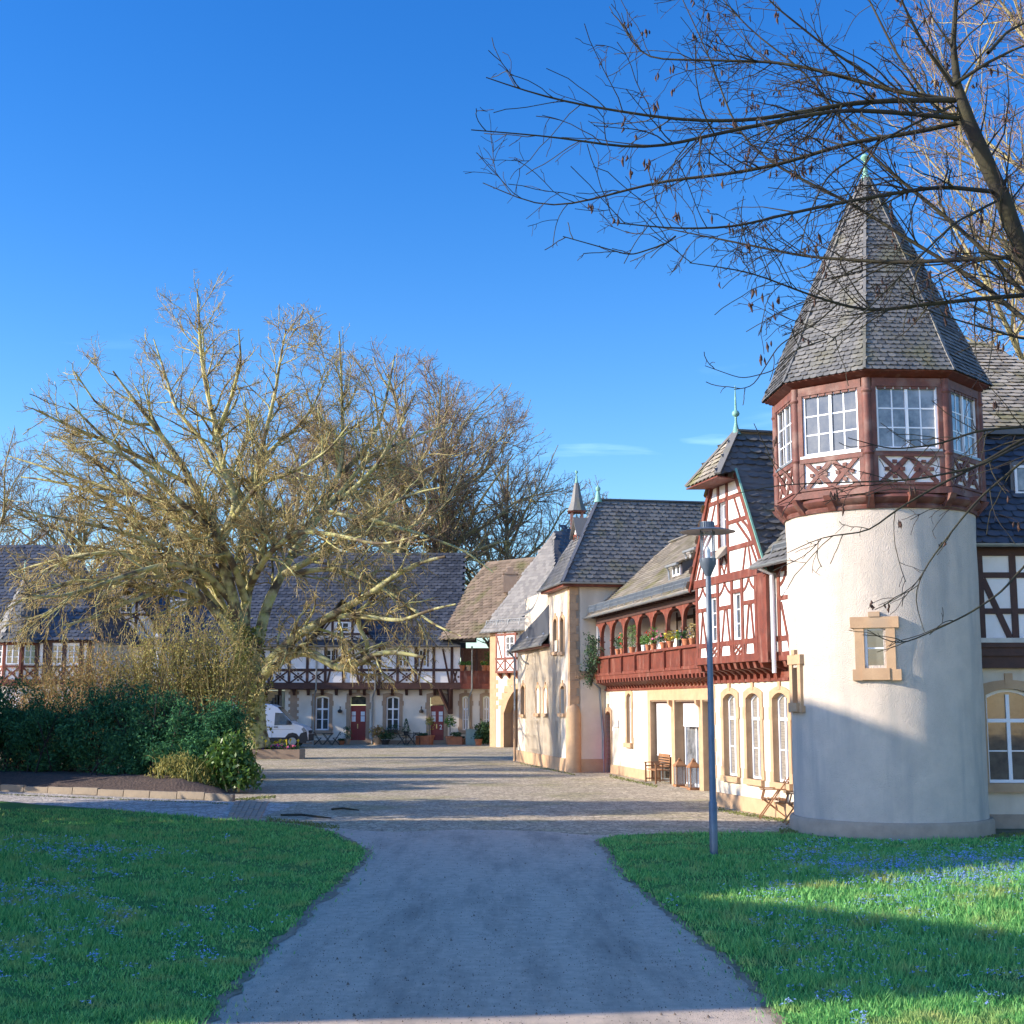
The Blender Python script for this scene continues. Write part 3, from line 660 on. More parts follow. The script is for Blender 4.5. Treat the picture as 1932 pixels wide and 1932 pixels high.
mb = MB(); mb.lathe([(.14, c.z - .08), (.08, c.z + .04), (.04, c.z + .2), (.03, c.z + .28), (.03, c.z + .38), (.085, c.z + .42), (.10, c.z + .47), (.08, c.z + .52), (.028, c.z + .56), (.022, c.z + .9), (.012, c.z + 1.05), (.01, c.z + 1.2)], (c.x, c.y), 12); mb.build('finial', copper, house, smooth=True)
gutter(U2, house, 4.35, 8.0, 5.74, .50)
# snow guard near the tower
def snow_guard(Fx, s0, s1, z, d, h=.2, step=.05, parent=house):
    mb = MB(); 
    for zz in (z, z + h * .5, z + h): mb.bar(Fx.P(s0, zz, d), Fx.P(s1, zz, d), .015)
    for i in range(int((s1 - s0) / step) + 1): s = s0 + i * step; mb.bar(Fx.P(s, z - .02, d), Fx.P(s, z + h, d), .022)
    for i in range(int((s1 - s0) / 1.1) + 1): s = s0 + i * 1.1; mb.bar(Fx.P(s, z - .12, d + .1), Fx.P(s, z + h, d), .022); mb.bar(Fx.P(s, z - .1, d - .25), Fx.P(s, z + h, d), .022)
    return mb.build('snow_guard', zinc, parent)
snow_guard(U2, 4.7, 7.4, 6.02, .12)
# ---- loggia range
mb = MB(); L1 = 16.3
xs = lambda u, d=0: S(E.off(d), u, 1400)[0]
wn = (2.42, 3.02)
wall(mb, E, -.8, L1, .0, 3.30, [(-.62, .12, 0, 2.32), (wn[0] - .01, wn[1] + .01, 1.20, 2.98), (5.42, 13.6, 0, 2.72)], .45)
mb.build('wall', plaster, house)
mb = MB(); fbox(mb, E, .12, 5.30, -.02, .33, -.2, .05); mb.build('plinth', stone, house)
mb = MB(); surround(mb, E, -.62, .12, 0, 2.32, .12, .16, sill=False); mb.build('door_surround', stone, house)
mb = MB(); t = [(-.62, 0.02), (.12, 0.02), (.12, 2.02), (-.62, 2.02)]; mb.prism([E.P(a, b, -.26) for a, b in t], [E.P(a, b, -.20) for a, b in t])
dr = mb.build('door', bright_red, house)
mb = MB(); fbox(mb, E, -.45, -.15, 1.35, 1.8, -.2, -.185); mb.build('pane', glass_light, dr); mb = MB(); fbox(mb, E, -.02, .03, .98, 1.1, -.2, -.15); mb.build('handle', brass, dr)
mb = MB(); fbox(mb, E, -.60, .10, 2.03, 2.3, -.24, -.22); mb.build('fanlight', glass, house)
mb = MB(); surround(mb, E, wn[0], wn[1], 1.20, 2.98, .12, .16, d0=-.3); mb.build('window_surround', stone, house)
window(E, house, wn[0], wn[1], 1.20, 2.98, -.13, .12, cols=1, rows=2, transom=.66, fw=.06, mull=False)
mb = MB(); p = [E.P(1.2, 1.75, .03), E.P(1.2, 1.75, .2), E.P(1.2, 1.62, .22)]; mb.tube(p, .03, 6); fbox(mb, E, 1.12, 1.28, 1.75, 2.0, .02, .08); mb.build('wall_light', white_paint, house)
# stone shop front
mb = MB(); fbox(mb, E, 5.12, 13.7, 2.72, 3.29, -.3, .03); fbox(mb, E, 5.12, 5.44, -.01, 2.72, -.6, .03); mb.build('stone_lintel', stone, house)
for s in (7.75, 10.55, 13.4):
    mb = MB(); fbox(mb, E, s, s + .40, -.01, 2.72, -.5, .025); q = [(-.1, 2.72), (.16, 2.72), (.15, 2.6), (.05, 2.5), (.02, 2.25), (-.1, 2.25)]
    mb.prism([E.P(s + .04, b, a) for a, b in q], [E.P(s + .2, b, a) for a, b in q]); mb.build('pier', stone, house)
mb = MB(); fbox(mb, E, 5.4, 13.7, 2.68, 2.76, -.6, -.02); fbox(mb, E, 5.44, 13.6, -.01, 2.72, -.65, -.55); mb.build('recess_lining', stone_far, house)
mb = MB(); 
for a, b in ((5.5, 7.7), (8.2, 10.5), (11.0, 13.4)):
    g = MB(); fbox(g, E, a, b, .02, 2.7, -.36, -.34)
    fr_ = MB()
    for s in (a, (a + b) / 2 - .04, b - .07): fbox(fr_, E, s, s + .07, .02, 2.7, -.37, -.30)
    fbox(fr_, E, a, b, .02, .12, -.365, -.305); wo_ = fr_.build('shop_window', white_paint if a > 6 else zinc, house); g.build('pane', glass_light if a > 8 else glass, wo_)
for a, b, z in ((5.62, 7.70, .90), (8.55, 10.5, 1.92), (11.3, 13.35, .15)):
    mb = MB(); fbox(mb, E, a, b, z, 2.62, -.16, -.15); fbox(mb, E, a, b, z - .03, z, -.17, -.14); rb = mb.build('roller_blind', blind, house)
    mb = MB(); fbox(mb, E, a - .05, b + .03, 2.62, 2.70, -.20, -.11); mb.build('blind_cassette', dark_timber, rb)
# loggia: floor, parapet, posts
UPZ = 3.62
mb = MB(); fbox(mb, E, -.6, L1, 3.08, 3.16, -.3, .06); fbox(mb, E, -.6, L1, 3.16, 3.5, -.3, .012); fbox(mb, BF, -.15, L1, 3.50, 3.64, -1.9, .02); mb.build('loggia_floor', red_timber, house)
mb = MB()
fbox(mb, BF, -.1, L1, 3.64, 3.74, -.04, .05); fbox(mb, BF, -.1, L1, 3.74, 4.28, -.03, .0); fbox(mb, BF, -.15, L1, 4.28, 4.36, -.16, .10)
for i in range(int(L1 / .115)): s = -.08 + i * .115; fbox(mb, BF, s, s + .10, 3.75, 4.27, -.01, .008)
mb.build('parapet', red_timber, house)
posts = [.45, 1.98, 3.71, 5.46, 7.18, 8.85, 10.52, 12.2, 13.9]
for s in posts:
    mb = MB(); fbox(mb, BF, s - .05, s + .05, 3.64, 4.30, -.02, .06); fbox(mb, BF, s - .035, s + .035, 3.7, 4.25, .06, .085); mb.build('parapet_strut', red_timber, house)
    mb = MB(); p = BF.P(s, 0, -.10)
    hw = .055
    mb.box8([BF.P(s - hw, 4.36, -.02), BF.P(s + hw, 4.36, -.02), BF.P(s + hw, 4.36, -.17), BF.P(s - hw, 4.36, -.17), BF.P(s - hw, 5.64, -.04), BF.P(s + hw, 5.64, -.04), BF.P(s + hw, 5.64, -.14), BF.P(s - hw, 5.64, -.14)])
    # capital flaring into curved braces
    for sg in (-1, 1):
        pr = [(s + sg * .0, 5.12), (s + sg * .07, 5.12), (s + sg * .11, 5.27), (s + sg * .22, 5.42), (s + sg * .40, 5.53), (s + sg * .66, 5.59), (s + sg * .66, 5.64), (s, 5.64)]
        mb.prism([BF.P(a, b, -.15) for a, b in pr], [BF.P(a, b, -.03 + .002 * sg) for a, b in pr])
    for z in (4.62, 4.9): fbox(mb, BF, s - .1, s + .1, z, z + .05, -.19, .0)
    mb.build('post', red_timber, house)
mb = MB(); fbox(mb, BF, -.1, L1, 5.64, 5.84, -.17, .0)
for i in range(int(L1 / .6)): fbox(mb, BF, .05 + i * .6, .17 + i * .6, 5.84, 5.92, -.3, .22)
mb.build('top_beam', dark_timber, house)
for i in range(44):
    s = -.02 + i * .37
    if s > 14.2: break
    mb = MB(); q = [(-.5, 3.16), (-.42, 3.16), (-.36, 3.27), (-.16, 3.33), (.02, 3.38), (.03, 3.50), (-.5, 3.50)]
    mb.prism([BF.P(s, b, a) for a, b in q], [BF.P(s + .15, b, a) for a, b in q]); mb.build('bracket', red_timber if i % 1 else red_timber, house)
mb = MB(); wall(mb, E, -.6, L1, 3.64, 5.9, [(6.6, 7.7, 3.66, 5.5), (10.0, 11.2, 3.66, 5.5)], .15, -1.25)
fbox(mb, E, -.62, -.5, 3.64, 5.9, -1.3, .35); mb.build('loggia_back_wall', white_infill, house)
mb = MB(); B2 = E.off(-1.25)
for s in (4.6, 6.5, 7.7, 8.6, 9.9, 11.2, 12.4): fbox(mb, B2, s, s + .1, 3.64, 5.8, -.01, .03)
fbox(mb, B2, 4.6, 14, 5.5, 5.62, -.01, .035)
for a, b in ((4.7, 5.3), (8.7, 9.3), (9.9, 9.3)): beam(mb, B2, a, 3.7, b, 5.5, .09, -.01, .02)
mb.build('back_timber', dark_timber, house)
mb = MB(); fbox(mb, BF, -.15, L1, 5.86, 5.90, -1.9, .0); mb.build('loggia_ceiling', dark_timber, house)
window(B2, house, 6.6, 7.7, 3.66, 5.5, -.06, .0, cols=4, rows=4, fw=.06, pm=dark_timber)
window(B2, house, 10.0, 11.2, 3.66, 5.5, -.06, .0, cols=2, rows=2, fw=.06)
# roof of the range
RE = BF.off(.28); zi, ri = 5.93, 3.1
slates(Rf2, [RE.P(-1.0, zi, 0), RE.P(L1 + .2, zi, 0), RE.P(L1 + .2, zi + 3.05, -3.6), RE.P(-1.0, zi + 3.05, -3.6)], .24, .17, .03)
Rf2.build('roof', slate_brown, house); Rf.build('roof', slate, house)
mb = MB(); mb.bar(RE.P(-1, zi + 3.08, -3.6), RE.P(L1, zi + 3.08, -3.6), .2, .05); mb.build('ridge_cap', slate, house)
gutter(RE, house, -1.05, L1 + .1, 5.92, .05)
snow_guard(RE, -.6, 13.6, 6.13, -.12, .24, .06)
def downpipe(pts, parent, r=.045, m=None):
    mb = MB(); mb.tube(pts, r, 8); mb.build('downpipe', m or zinc, parent, smooth=True)
downpipe([RE.P(-.95, 5.88, .0), RE.P(-.9, 5.72, -.02), RE.P(-.75, 5.45, -.2), RE.P(-.72, 3.5, -.2), RE.P(-.66, 3.2, -.55), RE.P(-.66, 1.35, -.68), RE.P(-.66, 0, -.68)], house)
downpipe([U2.P(4.58, 5.7, .45), U2.P(4.58, 5.55, .12), U2.P(4.58, 3.3, .12)], house, .05, white_paint)
# shed dormers
def shed_dormer(s, z, parent, Fx=RE, wd=.95, slope=3.05 / 3.6, zb=zi, h=.42):
    d = -(z - zb) / slope; lenb = 1.35
    f = Fx.off(d, s); mb = MB(); fbox(mb, f, 0, wd, -.15 + z, z + h, -lenb * .9, 0)
    dm = mb.build('dormer', dark_timber, parent)
    rm = MB(); slates(rm, [f.P(-.12, z + h - .03, .16), f.P(wd + .12, z + h - .03, .16), f.P(wd + .12, z + h + .50, -lenb), f.P(-.12, z + h + .50, -lenb)], .24, .18, .03)
    rm.build('dormer_roof', slate_brown, dm)
    cm = MB()
    q = [(0.01, z - .1), (0.01, z + h - .02)]
    cm.prism([f.P(-.01, z - .15, 0), f.P(-.01, z + h, 0), f.P(-.01, z + h + .4, -1.1)], [f.P(-.05, z - .15, 0), f.P(-.05, z + h, 0), f.P(-.05, z + h + .4, -1.1)])
    cm.prism([f.P(wd + .05, z - .15, 0), f.P(wd + .05, z + h, 0), f.P(wd + .05, z + h + .4, -1.1)], [f.P(wd + .01, z - .15, 0), f.P(wd + .01, z + h, 0), f.P(wd + .01, z + h + .4, -1.1)])
    cm.build('dormer_cheek', slate_dark, dm)
    for k in range(2):
        a = .06 + k * (wd / 2 - .02); window(f, dm, a, a + wd / 2 - .10, z + .02, z + h - .05, .02, 0, cols=1, rows=1, mull=False, fw=.05)
    gm = MB(); gm.bar(f.P(-.15, z + h - .05, .2), f.P(wd + .15, z + h - .05, .2), .08, .07); gm.tube([f.P(-.1, z + h - .06, .2), f.P(-.1, z + h - .2, .12), f.P(-.1, z - .1, .1), f.P(-.1, z - .22, .15)], .035, 6); gm.build('gutter', zinc, dm)
s_, z_ = S(RE.off(-.9), 1275, 1190) ; shed_dormer(s_ - .4, 6.75, house)
s_, z_ = S(RE.off(-1.4), 1300, 1060); shed_dormer(s_ - .3, 7.25, house)

# ------------------------------------------------------------------ corner house with tree shadows
dh = thing('corner_house', 'tall cream block with ochre corner stones, narrow lancet windows and hipped slate roof', 'house', (3.5, 57, 0))
Dn = Vector((2.25, 52.6, 0)); de = Vector((.187, -.982, 0)).normalized()
DW = Fr(tuple(Dn - de * 10.6)[:2], dirn=(de.x, de.y)); DF = Fr(tuple(Dn)[:2], dirn=(.982, .187))
def dpx(u0, u1, v0, v1):
    s0, _ = S(DW, u0, 1300); s1, _ = S(DW, u1, 1300); m_ = (u0 + u1) / 2; return s0, s1, S(DW, m_, v1)[1], S(DW, m_, v0)[1]
lanc = [dpx(984, 990.5, 1293, 1348), dpx(1012, 1018.5, 1297, 1346), dpx(1026.5, 1033, 1297, 1346), dpx(1058, 1066, 1294, 1346)]
upl = [dpx(1045.5, 1052, 1167, 1230), dpx(1058.5, 1065, 1165, 1230)]
TS = S(DW, 1037, 1180)[0]
mb = MB(); hl_ = [(a - .01, b + .01, c, d) for a, b, c, d in lanc + upl]
wall(mb, DW, 0, TS, .5, 5.15, hl_, .4); wall(mb, DW, TS, 10.6, .5, 7.3, hl_, .4)
wall(mb, DF, .0, 9.5, .5, 7.3, [], .4); mb.build('wall', plaster, dh)
mb = MB(); fbox(mb, DW, -.02, 10.66, -.02, .5, -.4, .06); fbox(mb, DF, -.03, 1.5, -.02, .5, -.4, .05); mb.build('plinth', stone, dh)
mb = MB()
for i, z in enumerate(np.arange(.5, 7.2, .30)):
    a = .34 if i % 2 else .24
    fbox(mb, DF, -.02, a, z + .005, min(z + .295, 7.28), -.3, .02)
    fbox(mb, DW, 10.5 - (.12 if i % 2 else .0), 10.6, z + .005, min(z + .295, 7.28), -.1, .015)
fbox(mb, DF, .2, 1.45, 3.62, 3.86, -.1, .05)
for i in range(9): fbox(mb, DF, .28 + i * .13, .34 + i * .13, 3.56, 3.70, -.1, .08)
mb.build('quoins', stone, dh)
mb = MB(); mb.lathe([(.30, 0), (.30, 2.2), (.22, 2.5), (.05, 2.65)], (Dn.x + .12, Dn.y + .12), 14); mb.build('buttress', stone, dh, smooth=True)
for k, (a, b, c, d) in enumerate(lanc + upl):
    mb = MB(); surround(mb, DW, a, b, c, d, .14, .13, ears=False, d0=-.3, sill=True); mb.build('window_surround', stone, dh)
    window(DW, dh, a, b, c, d, -.28, .14, cols=1, rows=2, mull=False, fw=.045)
zE = 7.28; ov = .38
cW0 = DW.P(TS - ov, zE, ov); cW1 = DW.P(10.6 + ov, zE, ov)
cF1 = DF.P(9.5, zE, ov); half = (10.6 - TS + 2 * ov) / 2
A1_ = DW.P((TS + 10.6) / 2, 10.87, -1.65); A2_ = A1_ + Vector((.982, .187, 0)) * 5.6
mb = MB(); slates(mb, [cW1, cF1, A2_ , A1_], .28, .2, .045); mb.build('roof', slate, dh)
mb = MB(); slates(mb, [cW0, cW1, A1_], .24, .18, .03); slates(mb, [cF1, cF1 + Vector((-.187, .982, 0)) * half * 2, A2_], .3, .25, .03)
mb.poly([cW0, A1_, A2_, cF1 + Vector((-.187, .982, 0)) * half * 2]); mb.build('roof', slate, dh)
mb = MB(); mb.bar(A1_ + up(.02), A2_ + up(.02), .2, .06); mb.bar(cW1 + up(.02), A1_ + up(.03), .14, .05); mb.build('ridge_cap', slate_dark, dh)
mb = MB(); q = [DW.P(5.5, 7.14, .30), DW.P(10.9, 7.14, .30), DF.P(9.5, 7.14, .30)]
fbox(mb, DW, TS - .2, 10.92, 7.12, 7.24, -.1, .33); fbox(mb, DW, TS, TS + .2, 5, 7.2, -3, -.1); fbox(mb, DF, -.3, 9.5, 7.125, 7.235, -.1, .32); mb.build('eaves_board', red_timber, dh)
gutter(DF, dh, -.4, 9.0, 7.27, .42); gutter(DW, dh, TS - .4, 10.95, 7.27, .42)
c = A1_; mb = MB(); mb.lathe([(.18, c.z - .1), (.10, c.z + .15), (.05, c.z + .35), (.10, c.z + .42), (.10, c.z + .5), (.04, c.z + .56), (.02, c.z + .6)], (c.x, c.y), 10); mb.build('finial', copper, dh, smooth=True)
ch = A2_ + Vector((.1, 0, 0)); mb = MB(); mb.box(ch.x - .45, ch.x + .45, ch.y - .4, ch.y + .4, 9.9, 11.25); mb.box(ch.x - .5, ch.x + .5, ch.y - .45, ch.y + .45, 11.25, 11.35); mb.box(ch.x - .28, ch.x + .28, ch.y - .25, ch.y + .25, 11.35, 11.8); mb.build('chimney', slate_grey, dh)
# hip dormer on the west face
f = DW.off(-.9, (TS + 10.6) / 2 - .3); mb = MB(); q = [(0, 8.5), (.9, 8.5), (.9, 9.35), (.45, 9.9), (0, 9.35)]; mb.prism([f.P(a, b, -.8) for a, b in q], [f.P(a, b, .2) for a, b in q])
dm = mb.build('dormer', white_infill, dh)
mb = MB(); 
for a, b in ((0, .08), (.41, .49), (.82, .9)): fbox(mb, f, a, b, 8.5, 9.4, .15, .225)
fbox(mb, f, 0, .9, 8.42, 8.55, .1, .23); fbox(mb, f, 0, .9, 9.32, 9.42, .1, .23); mb.build('dormer_frame', red_timber, dm)
mb = MB()
for sg in (-1, 1): q = [f.P(.45, 10.05, .35), f.P(.45 + sg * .62, 9.25, .35), f.P(.45 + sg * .62, 9.25, -1), f.P(.45, 10.05, -1)]; mb.prism(q, [p + up(.05) for p in q])
mb.build('dormer_roof', slate, dm)
mb = MB(); fbox(mb, f, .09, .40, 8.6, 9.3, .2, .212); fbox(mb, f, .5, .81, 8.6, 9.3, .2, .212); mb.build('window', glass, dm)
# lean-to roof with small dormers and gutters
mb = MB(); slates(mb, [DW.P(-.35, 5.05, .35), DW.P(TS, 5.05, .35), DW.P(TS, 7.9, -1.9), DW.P(-.35, 7.9, -1.9)], .26, .2, .035); lr = mb.build('lean_to_roof', slate, dh)
mb = MB(); fbox(mb, DW, -.3, TS, 4.95, 5.05, -.1, .28); fbox(mb, DW, -.3, TS, 5.10, 7.6, -3.2, -2.2); fbox(mb, DW, -.3, -.05, .5, 5.05, -5, -.3); mb.build('eaves_board', red_timber, dh)
gutter(DW, dh, -.4, TS, 5.04, .40)
q = [S(DW, u, v) for u, v in ((976, 1222), (985, 1204), (994, 1187), (1012, 1168), (1036, 1141), (1036, 1216))]
mb = MB(); mb.prism([DW.P(a, b, -2.4) for a, b in q], [DW.P(a, b, .02) for a, b in q]); mb.build('dormer', slate_dark, lr)
for s in (1.0, 4.4):
    f = DW.off(-.35, s); mb = MB(); fbox(mb, f, 0, 1.3, 5.5, 6.55, -1.8, .1); fbox(mb, f, .1, 1.2, 5.6, 6.4, .1, .13); dm = mb.build('dormer', slate_dark, lr)
    f2 = f; mb = MB(); q = [f.P(-.2, 6.53, .3), f.P(1.5, 6.53, .3), f.P(1.5, 7.35, -1.8), f.P(-.2, 7.35, -1.8)]; mb.prism(q, [p + up(.06) for p in q])
    mb.build('dormer_roof', slate_dark, dh)
    downpipe([f.P(1.4, 6.5, .34), f.P(1.4, 6.3, .2), f.P(1.4, 5.75, .18), f.P(1.4, 5.5, .4)], dh, .045)
downpipe([DW.P(-.2, 5.0, .4), DW.P(-.15, 4.7, .12), DW.P(-.15, 2.3, .12)], dh); downpipe([DW.P(-.15, 2.3, .12), DW.P(-.15, 0, .12)], dh, .06, stone)

# ------------------------------------------------------------------ gatehouse
gh = thing('gatehouse', 'cream gatehouse with stone archway, small timbered bay and pyramid slate roof with bell turret', 'gatehouse', (1.5, 83, 0))
CF = Fr((-1.33, 83.9), dirn=(.62, -.785)); CR = Fr(tuple(CF.P(6.2, 0, 0))[:2], dirn=(.785, .62))
sa, za = S(CF, 951, 1390); zc = S(CF, 974, 1298)[1]
mb = MB(); wall(mb, CF, 0, 6.2, 0, 7.0, [(sa, sa + 3.0, 0, zc)], .5); wall(mb, CR, 0, 7, 0, 7.0, [], .5)
fbox(mb, CF, 0, .4, 0, 7, -6, -.5); mb.build('wall', plaster, gh)
mb = MB(); surround(mb, CF, sa + .005, sa + 2.995, 0, zc - .002, 1.5, .32, ears=False, sill=False, d0=-.5)
for i, z in enumerate((2.5, 2.9, 3.3, 3.7, 4.1)): fbox(mb, CF, sa - .5 + i * .28, sa + .1 + i * .30, z, z + .38, -.1, .025)
fbox(mb, CF, -.03, .55, 0, 7.0, -.3, .02)
for i, z in enumerate(np.arange(2.3, 6.9, .5)): fbox(mb, CF, .5, .78, z, z + .25, -.3, .018)
mb.build('arch_stones', stone, gh)
mb = MB(); fbox(mb, CF, sa - .1, sa, 0, 4.4, -6.5, -.5); fbox(mb, CF, sa + 3.0, sa + 3.1, 0, 4.4, -6.5, -.5); fbox(mb, CF, sa - .1, sa + 3.1, zc, zc + .2, -6.5, -.5); fbox(mb, CF, sa - .1, sa + 3.1, 0, 4.4, -6.6, -6.5)
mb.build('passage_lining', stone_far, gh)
s0 = S(CF, 943, 1230)[0]; OFc = CF.off(.3)
mb = MB(); fbox(mb, OFc, s0, s0 + 2.0, 4.55, 6.9, -.35, 0); bay = mb.build('bay', white_infill, gh)
mb = MB(); 
for a in (0, .85, 1.85): fbox(mb, OFc, s0 + a, s0 + a + .14, 4.5, 6.9, -.1, .03)
for z in (4.45, 5.25, 6.7): fbox(mb, OFc, s0 - .03, s0 + 2.03, z, z + .13, -.1, .04)
beam(mb, OFc, s0 + .15, 6.6, s0 + .6, 5.3, .1); beam(mb, OFc, s0 + .1, 4.6, s0 + .8, 5.2, .09, 0, .02); beam(mb, OFc, s0 + .8, 4.6, s0 + .1, 5.2, .09, 0, .018); beam(mb, OFc, s0 + 1, 4.6, s0 + 1.8, 5.2, .09, 0, .02); beam(mb, OFc, s0 + 1.8, 4.6, s0 + 1, 5.2, .09, 0, .018)
mb.build('timber_frame', red_timber, bay)
window(OFc, bay, s0 + 1.0, s0 + 1.84, 5.4, 6.65, .0, 0, cols=2, rows=3)
for a in (.1, .9, 1.7):
    mb = MB(); q = [(-.3, 4.1), (-.3, 4.45), (0, 4.45), (-.05, 4.35)]; mb.prism([OFc.P(s0 + a, b, c_) for c_, b in q], [OFc.P(s0 + a + .16, b, c_) for c_, b in q]); mb.build('bracket', red_timber, gh)
K = CF.P(6.2 + .4, 7.0, .4); Lc = CF.P(-.5, 7.0, .4); A1 = Vector((2.62, 83.4, 13.25)); A2 = A1 + Vector((1.6, .2, 0)); Rc = CR.P(7, 7.0, .4)
Lt = Lc.lerp(A1, .0); 
mb = MB(); slates(mb, [Lc, K, A1], .3, .22, .035); mb.build('roof', slate_grey, gh)  # sunlit face: its light is put into a paler slate
mb = MB(); slates(mb, [K, Rc, A2, A1], .3, .25, .03); mb.poly([Lc, A1, A2, Rc, Lc + Vector((5, 8, 0))]); mb.build('roof', slate_dark, gh)  # shaded faces of the same roof: shade put into a darker slate
gutter(CF, gh, -.5, 6.6, 6.98, .45); snow_guard(CF, -.2, 6.2, 7.45, .15, .25, .2, gh)
bt = at(1088, 930, 84.2); bx, by = bt.x, bt.y
pr = []
for u_, v_ in ((1088.8, 888), (1088.8, 908), (1089, 915)): pass
zt = lambda v: at(1088, v, 84.2).z
mb = MB(); k45 = math.pi / 4
mb.lathe([(.66, zt(965)), (.60, zt(961)), (.42, zt(948)), (.30, zt(933)), (.16, zt(913)), (.02, zt(908))], (bx, by), 8, math.pi / 8); spire = mb.build('spire', slate, gh)
mb = MB(); mb.lathe([(.12, zt(913)), (.07, zt(904)), (.03, zt(894)), (.09, zt(892)), (.09, zt(889)), (.02, zt(887))], (bx, by), 8); mb.build('finial', copper, gh)
for a, b in ((-.32, -.32), (.32, -.32), (.32, .32), (-.32, .32)):
    mb = MB(); mb.box(bx + a - .08, bx + a + .08, by + b - .08, by + b + .08, zt(1010), zt(964)); mb.build('turret_post', pale_timber, gh)
mb = MB(); mb.box(bx - .55, bx + .55, by - .5, by + .5, zt(968), zt(965)); mb.build('turret_beam', red_timber, gh)
mb = MB(); z0 = zt(988); mb.lathe([(.2, z0), (.17, z0 + .08), (.12, z0 + .3), (.05, z0 + .42), (.02, z0 + .6)], (bx, by), 12); mb.build('bell', dark_metal, gh, smooth=True)

# ------------------------------------------------------------------ long courtyard house at the back
slate_old = mat('reddish old roof slates', (.12, .09, .065), (.22, .165, .12), island=True, rough=.8, c3=(.12, .11, .05), scale3=.7)
bh = thing('courtyard_house', 'long two-storey half-timbered house with red doors and dark slate roof across the yard', 'house', (-14, 92, 0))
YB = 89.4; BG = Fr((at(170, 1328, YB).x, YB), dirn=(1, 0)); XB0 = BG.A.x
bs = lambda u, v=1350: at(u, v, YB).x - XB0
bz = lambda v: at(700, v, YB).z
sEnd = bs(930)
winB = [(594, 621), (728, 753.5), (872, 885), (911, 924)]
doorB = [(660, 690.5), (811, 838)]
left_w = [(200, 222), (262, 286), (330, 356), (400, 424)]
mb = MB(); holes = [(bs(a), bs(b), bz(1378), bz(1313)) for a, b in winB + left_w] + [(bs(a), bs(b), 0, bz(1313)) for a, b in doorB] + [(bs(474), bs(537), 0, 3.5)]
wall(mb, BG, 0, sEnd, 0, bz(1299), holes, .5); mb.build('wall', plaster_far, bh)
mb = MB(); fbox(mb, BG, 0, bs(474), 0, .3, -.1, .04); fbox(mb, BG, bs(537), sEnd, 0, .25, -.1, .04); mb.build('plinth', stone_far, bh)
for a, b in winB + left_w:
    mb = MB(); surround(mb, BG, bs(a) + .01, bs(b) - .01, bz(1378), bz(1313) - .01, .09, .22); mb.build('window_surround', stone_far, bh)
    window(BG, bh, bs(a) + .02, bs(b) - .02, bz(1378) + .01, bz(1313) - .02, -.18, .09, cols=2, rows=2, transom=.62, fw=.09, gm=glass, bar=.05)
for a, b in doorB:
    mb = MB(); surround(mb, BG, bs(a) + .01, bs(b) - .01, 0.0, bz(1313) - .01, .10, .24, sill=False); mb.build('door_surround', stone_far, bh)
    s0, s1 = bs(a) + .04, bs(b) - .04; zt_ = bz(1331)
    mb = MB(); fbox(mb, BG, s0, s1, .12, zt_, -.3, -.22)
    for sg in (0, 1):
        q0 = s0 + .03 if sg == 0 else (s0 + s1) / 2 + .02; q1 = (s0 + s1) / 2 - .02 if sg == 0 else s1 - .03
        fbox(mb, BG, q0, q1, .2, .95, -.22, -.2); 
    dr = mb.build('door', red_door, bh)
    for k in range(2):
        m_ = s0 + .06 if k == 0 else s1 - .06 - .26
        mb = MB(); fbox(mb, BG, m_, m_ + .26, 1.45, 1.80, -.22, -.205); fbox(mb, BG, m_, m_ + .26, 1.84, 2.1, -.22, -.205); mb.build('door_pane', blind, dr)
    if a > 700:
        cu = bpy.data.curves.new('house_number', 'FONT'); cu.body = '2'; cu.size = .42; cu.extrude = .008; to = bpy.data.objects.new('tmp', cu); me = bpy.data.meshes.new_from_object(to); me.materials.append(white_paint)
        no = link('house_number', me, dr, False); no.rotation_euler = (math.pi / 2, 0, 0); p_ = BG.P((s0 + s1) / 2 + .14, .95, -.19); no.location = p_; bpy.data.objects.remove(to)
    mb = MB(); fbox(mb, BG, (s0 + s1) / 2 - .06, (s0 + s1) / 2 - .0, 1.0, 1.3, -.22, -.15); mb.build('handle', brass, dr)
    mb = MB(); fbox(mb, BG, s0, s1, zt_ + .06, bz(1313) - .03, -.28, -.25); mb.build('fanlight', glass, bh)
    mb = MB(); fbox(mb, BG, s0 - .2, s1 + .2, 0, .12, -.4, .35); mb.build('doorstep', plinth_m, bh)
for u in (642, 795):
    mb = MB(); p = BG.P(bs(u), bz(1341), .18); mb.tube([BG.P(bs(u), bz(1336), 0), BG.P(bs(u), bz(1333), .18), p], .03, 6); mb.tube([p + up(.1), p, p + up(-.14)], [.05, .16, .13], 8); mb.build('wall_light', dark_metal, bh)
# outside stair in the recess
mb = MB()
for i in range(11):
    a = bs(520) - i * .19; fbox(mb, BG, a, a + .3, 0.0, 3.4 - i * .2, -1.6, -.6)
st = mb.build('stair', slate_dark, bh)
mb = MB(); fbox(mb, BG, bs(474), bs(537), 0, 3.5, -2.4, -2.3); mb.build('recess_wall', plaster_far, bh)
mb = MB(); fbox(mb, BG, bs(547), bs(560), 0, bz(1300), -.1, .03)
for i in range(9): fbox(mb, BG, bs(547) - .12, bs(560) + .12, .4 + i * .4, .6 + i * .4, -.1, .024)
mb.build('quoins', stone_far, bh)
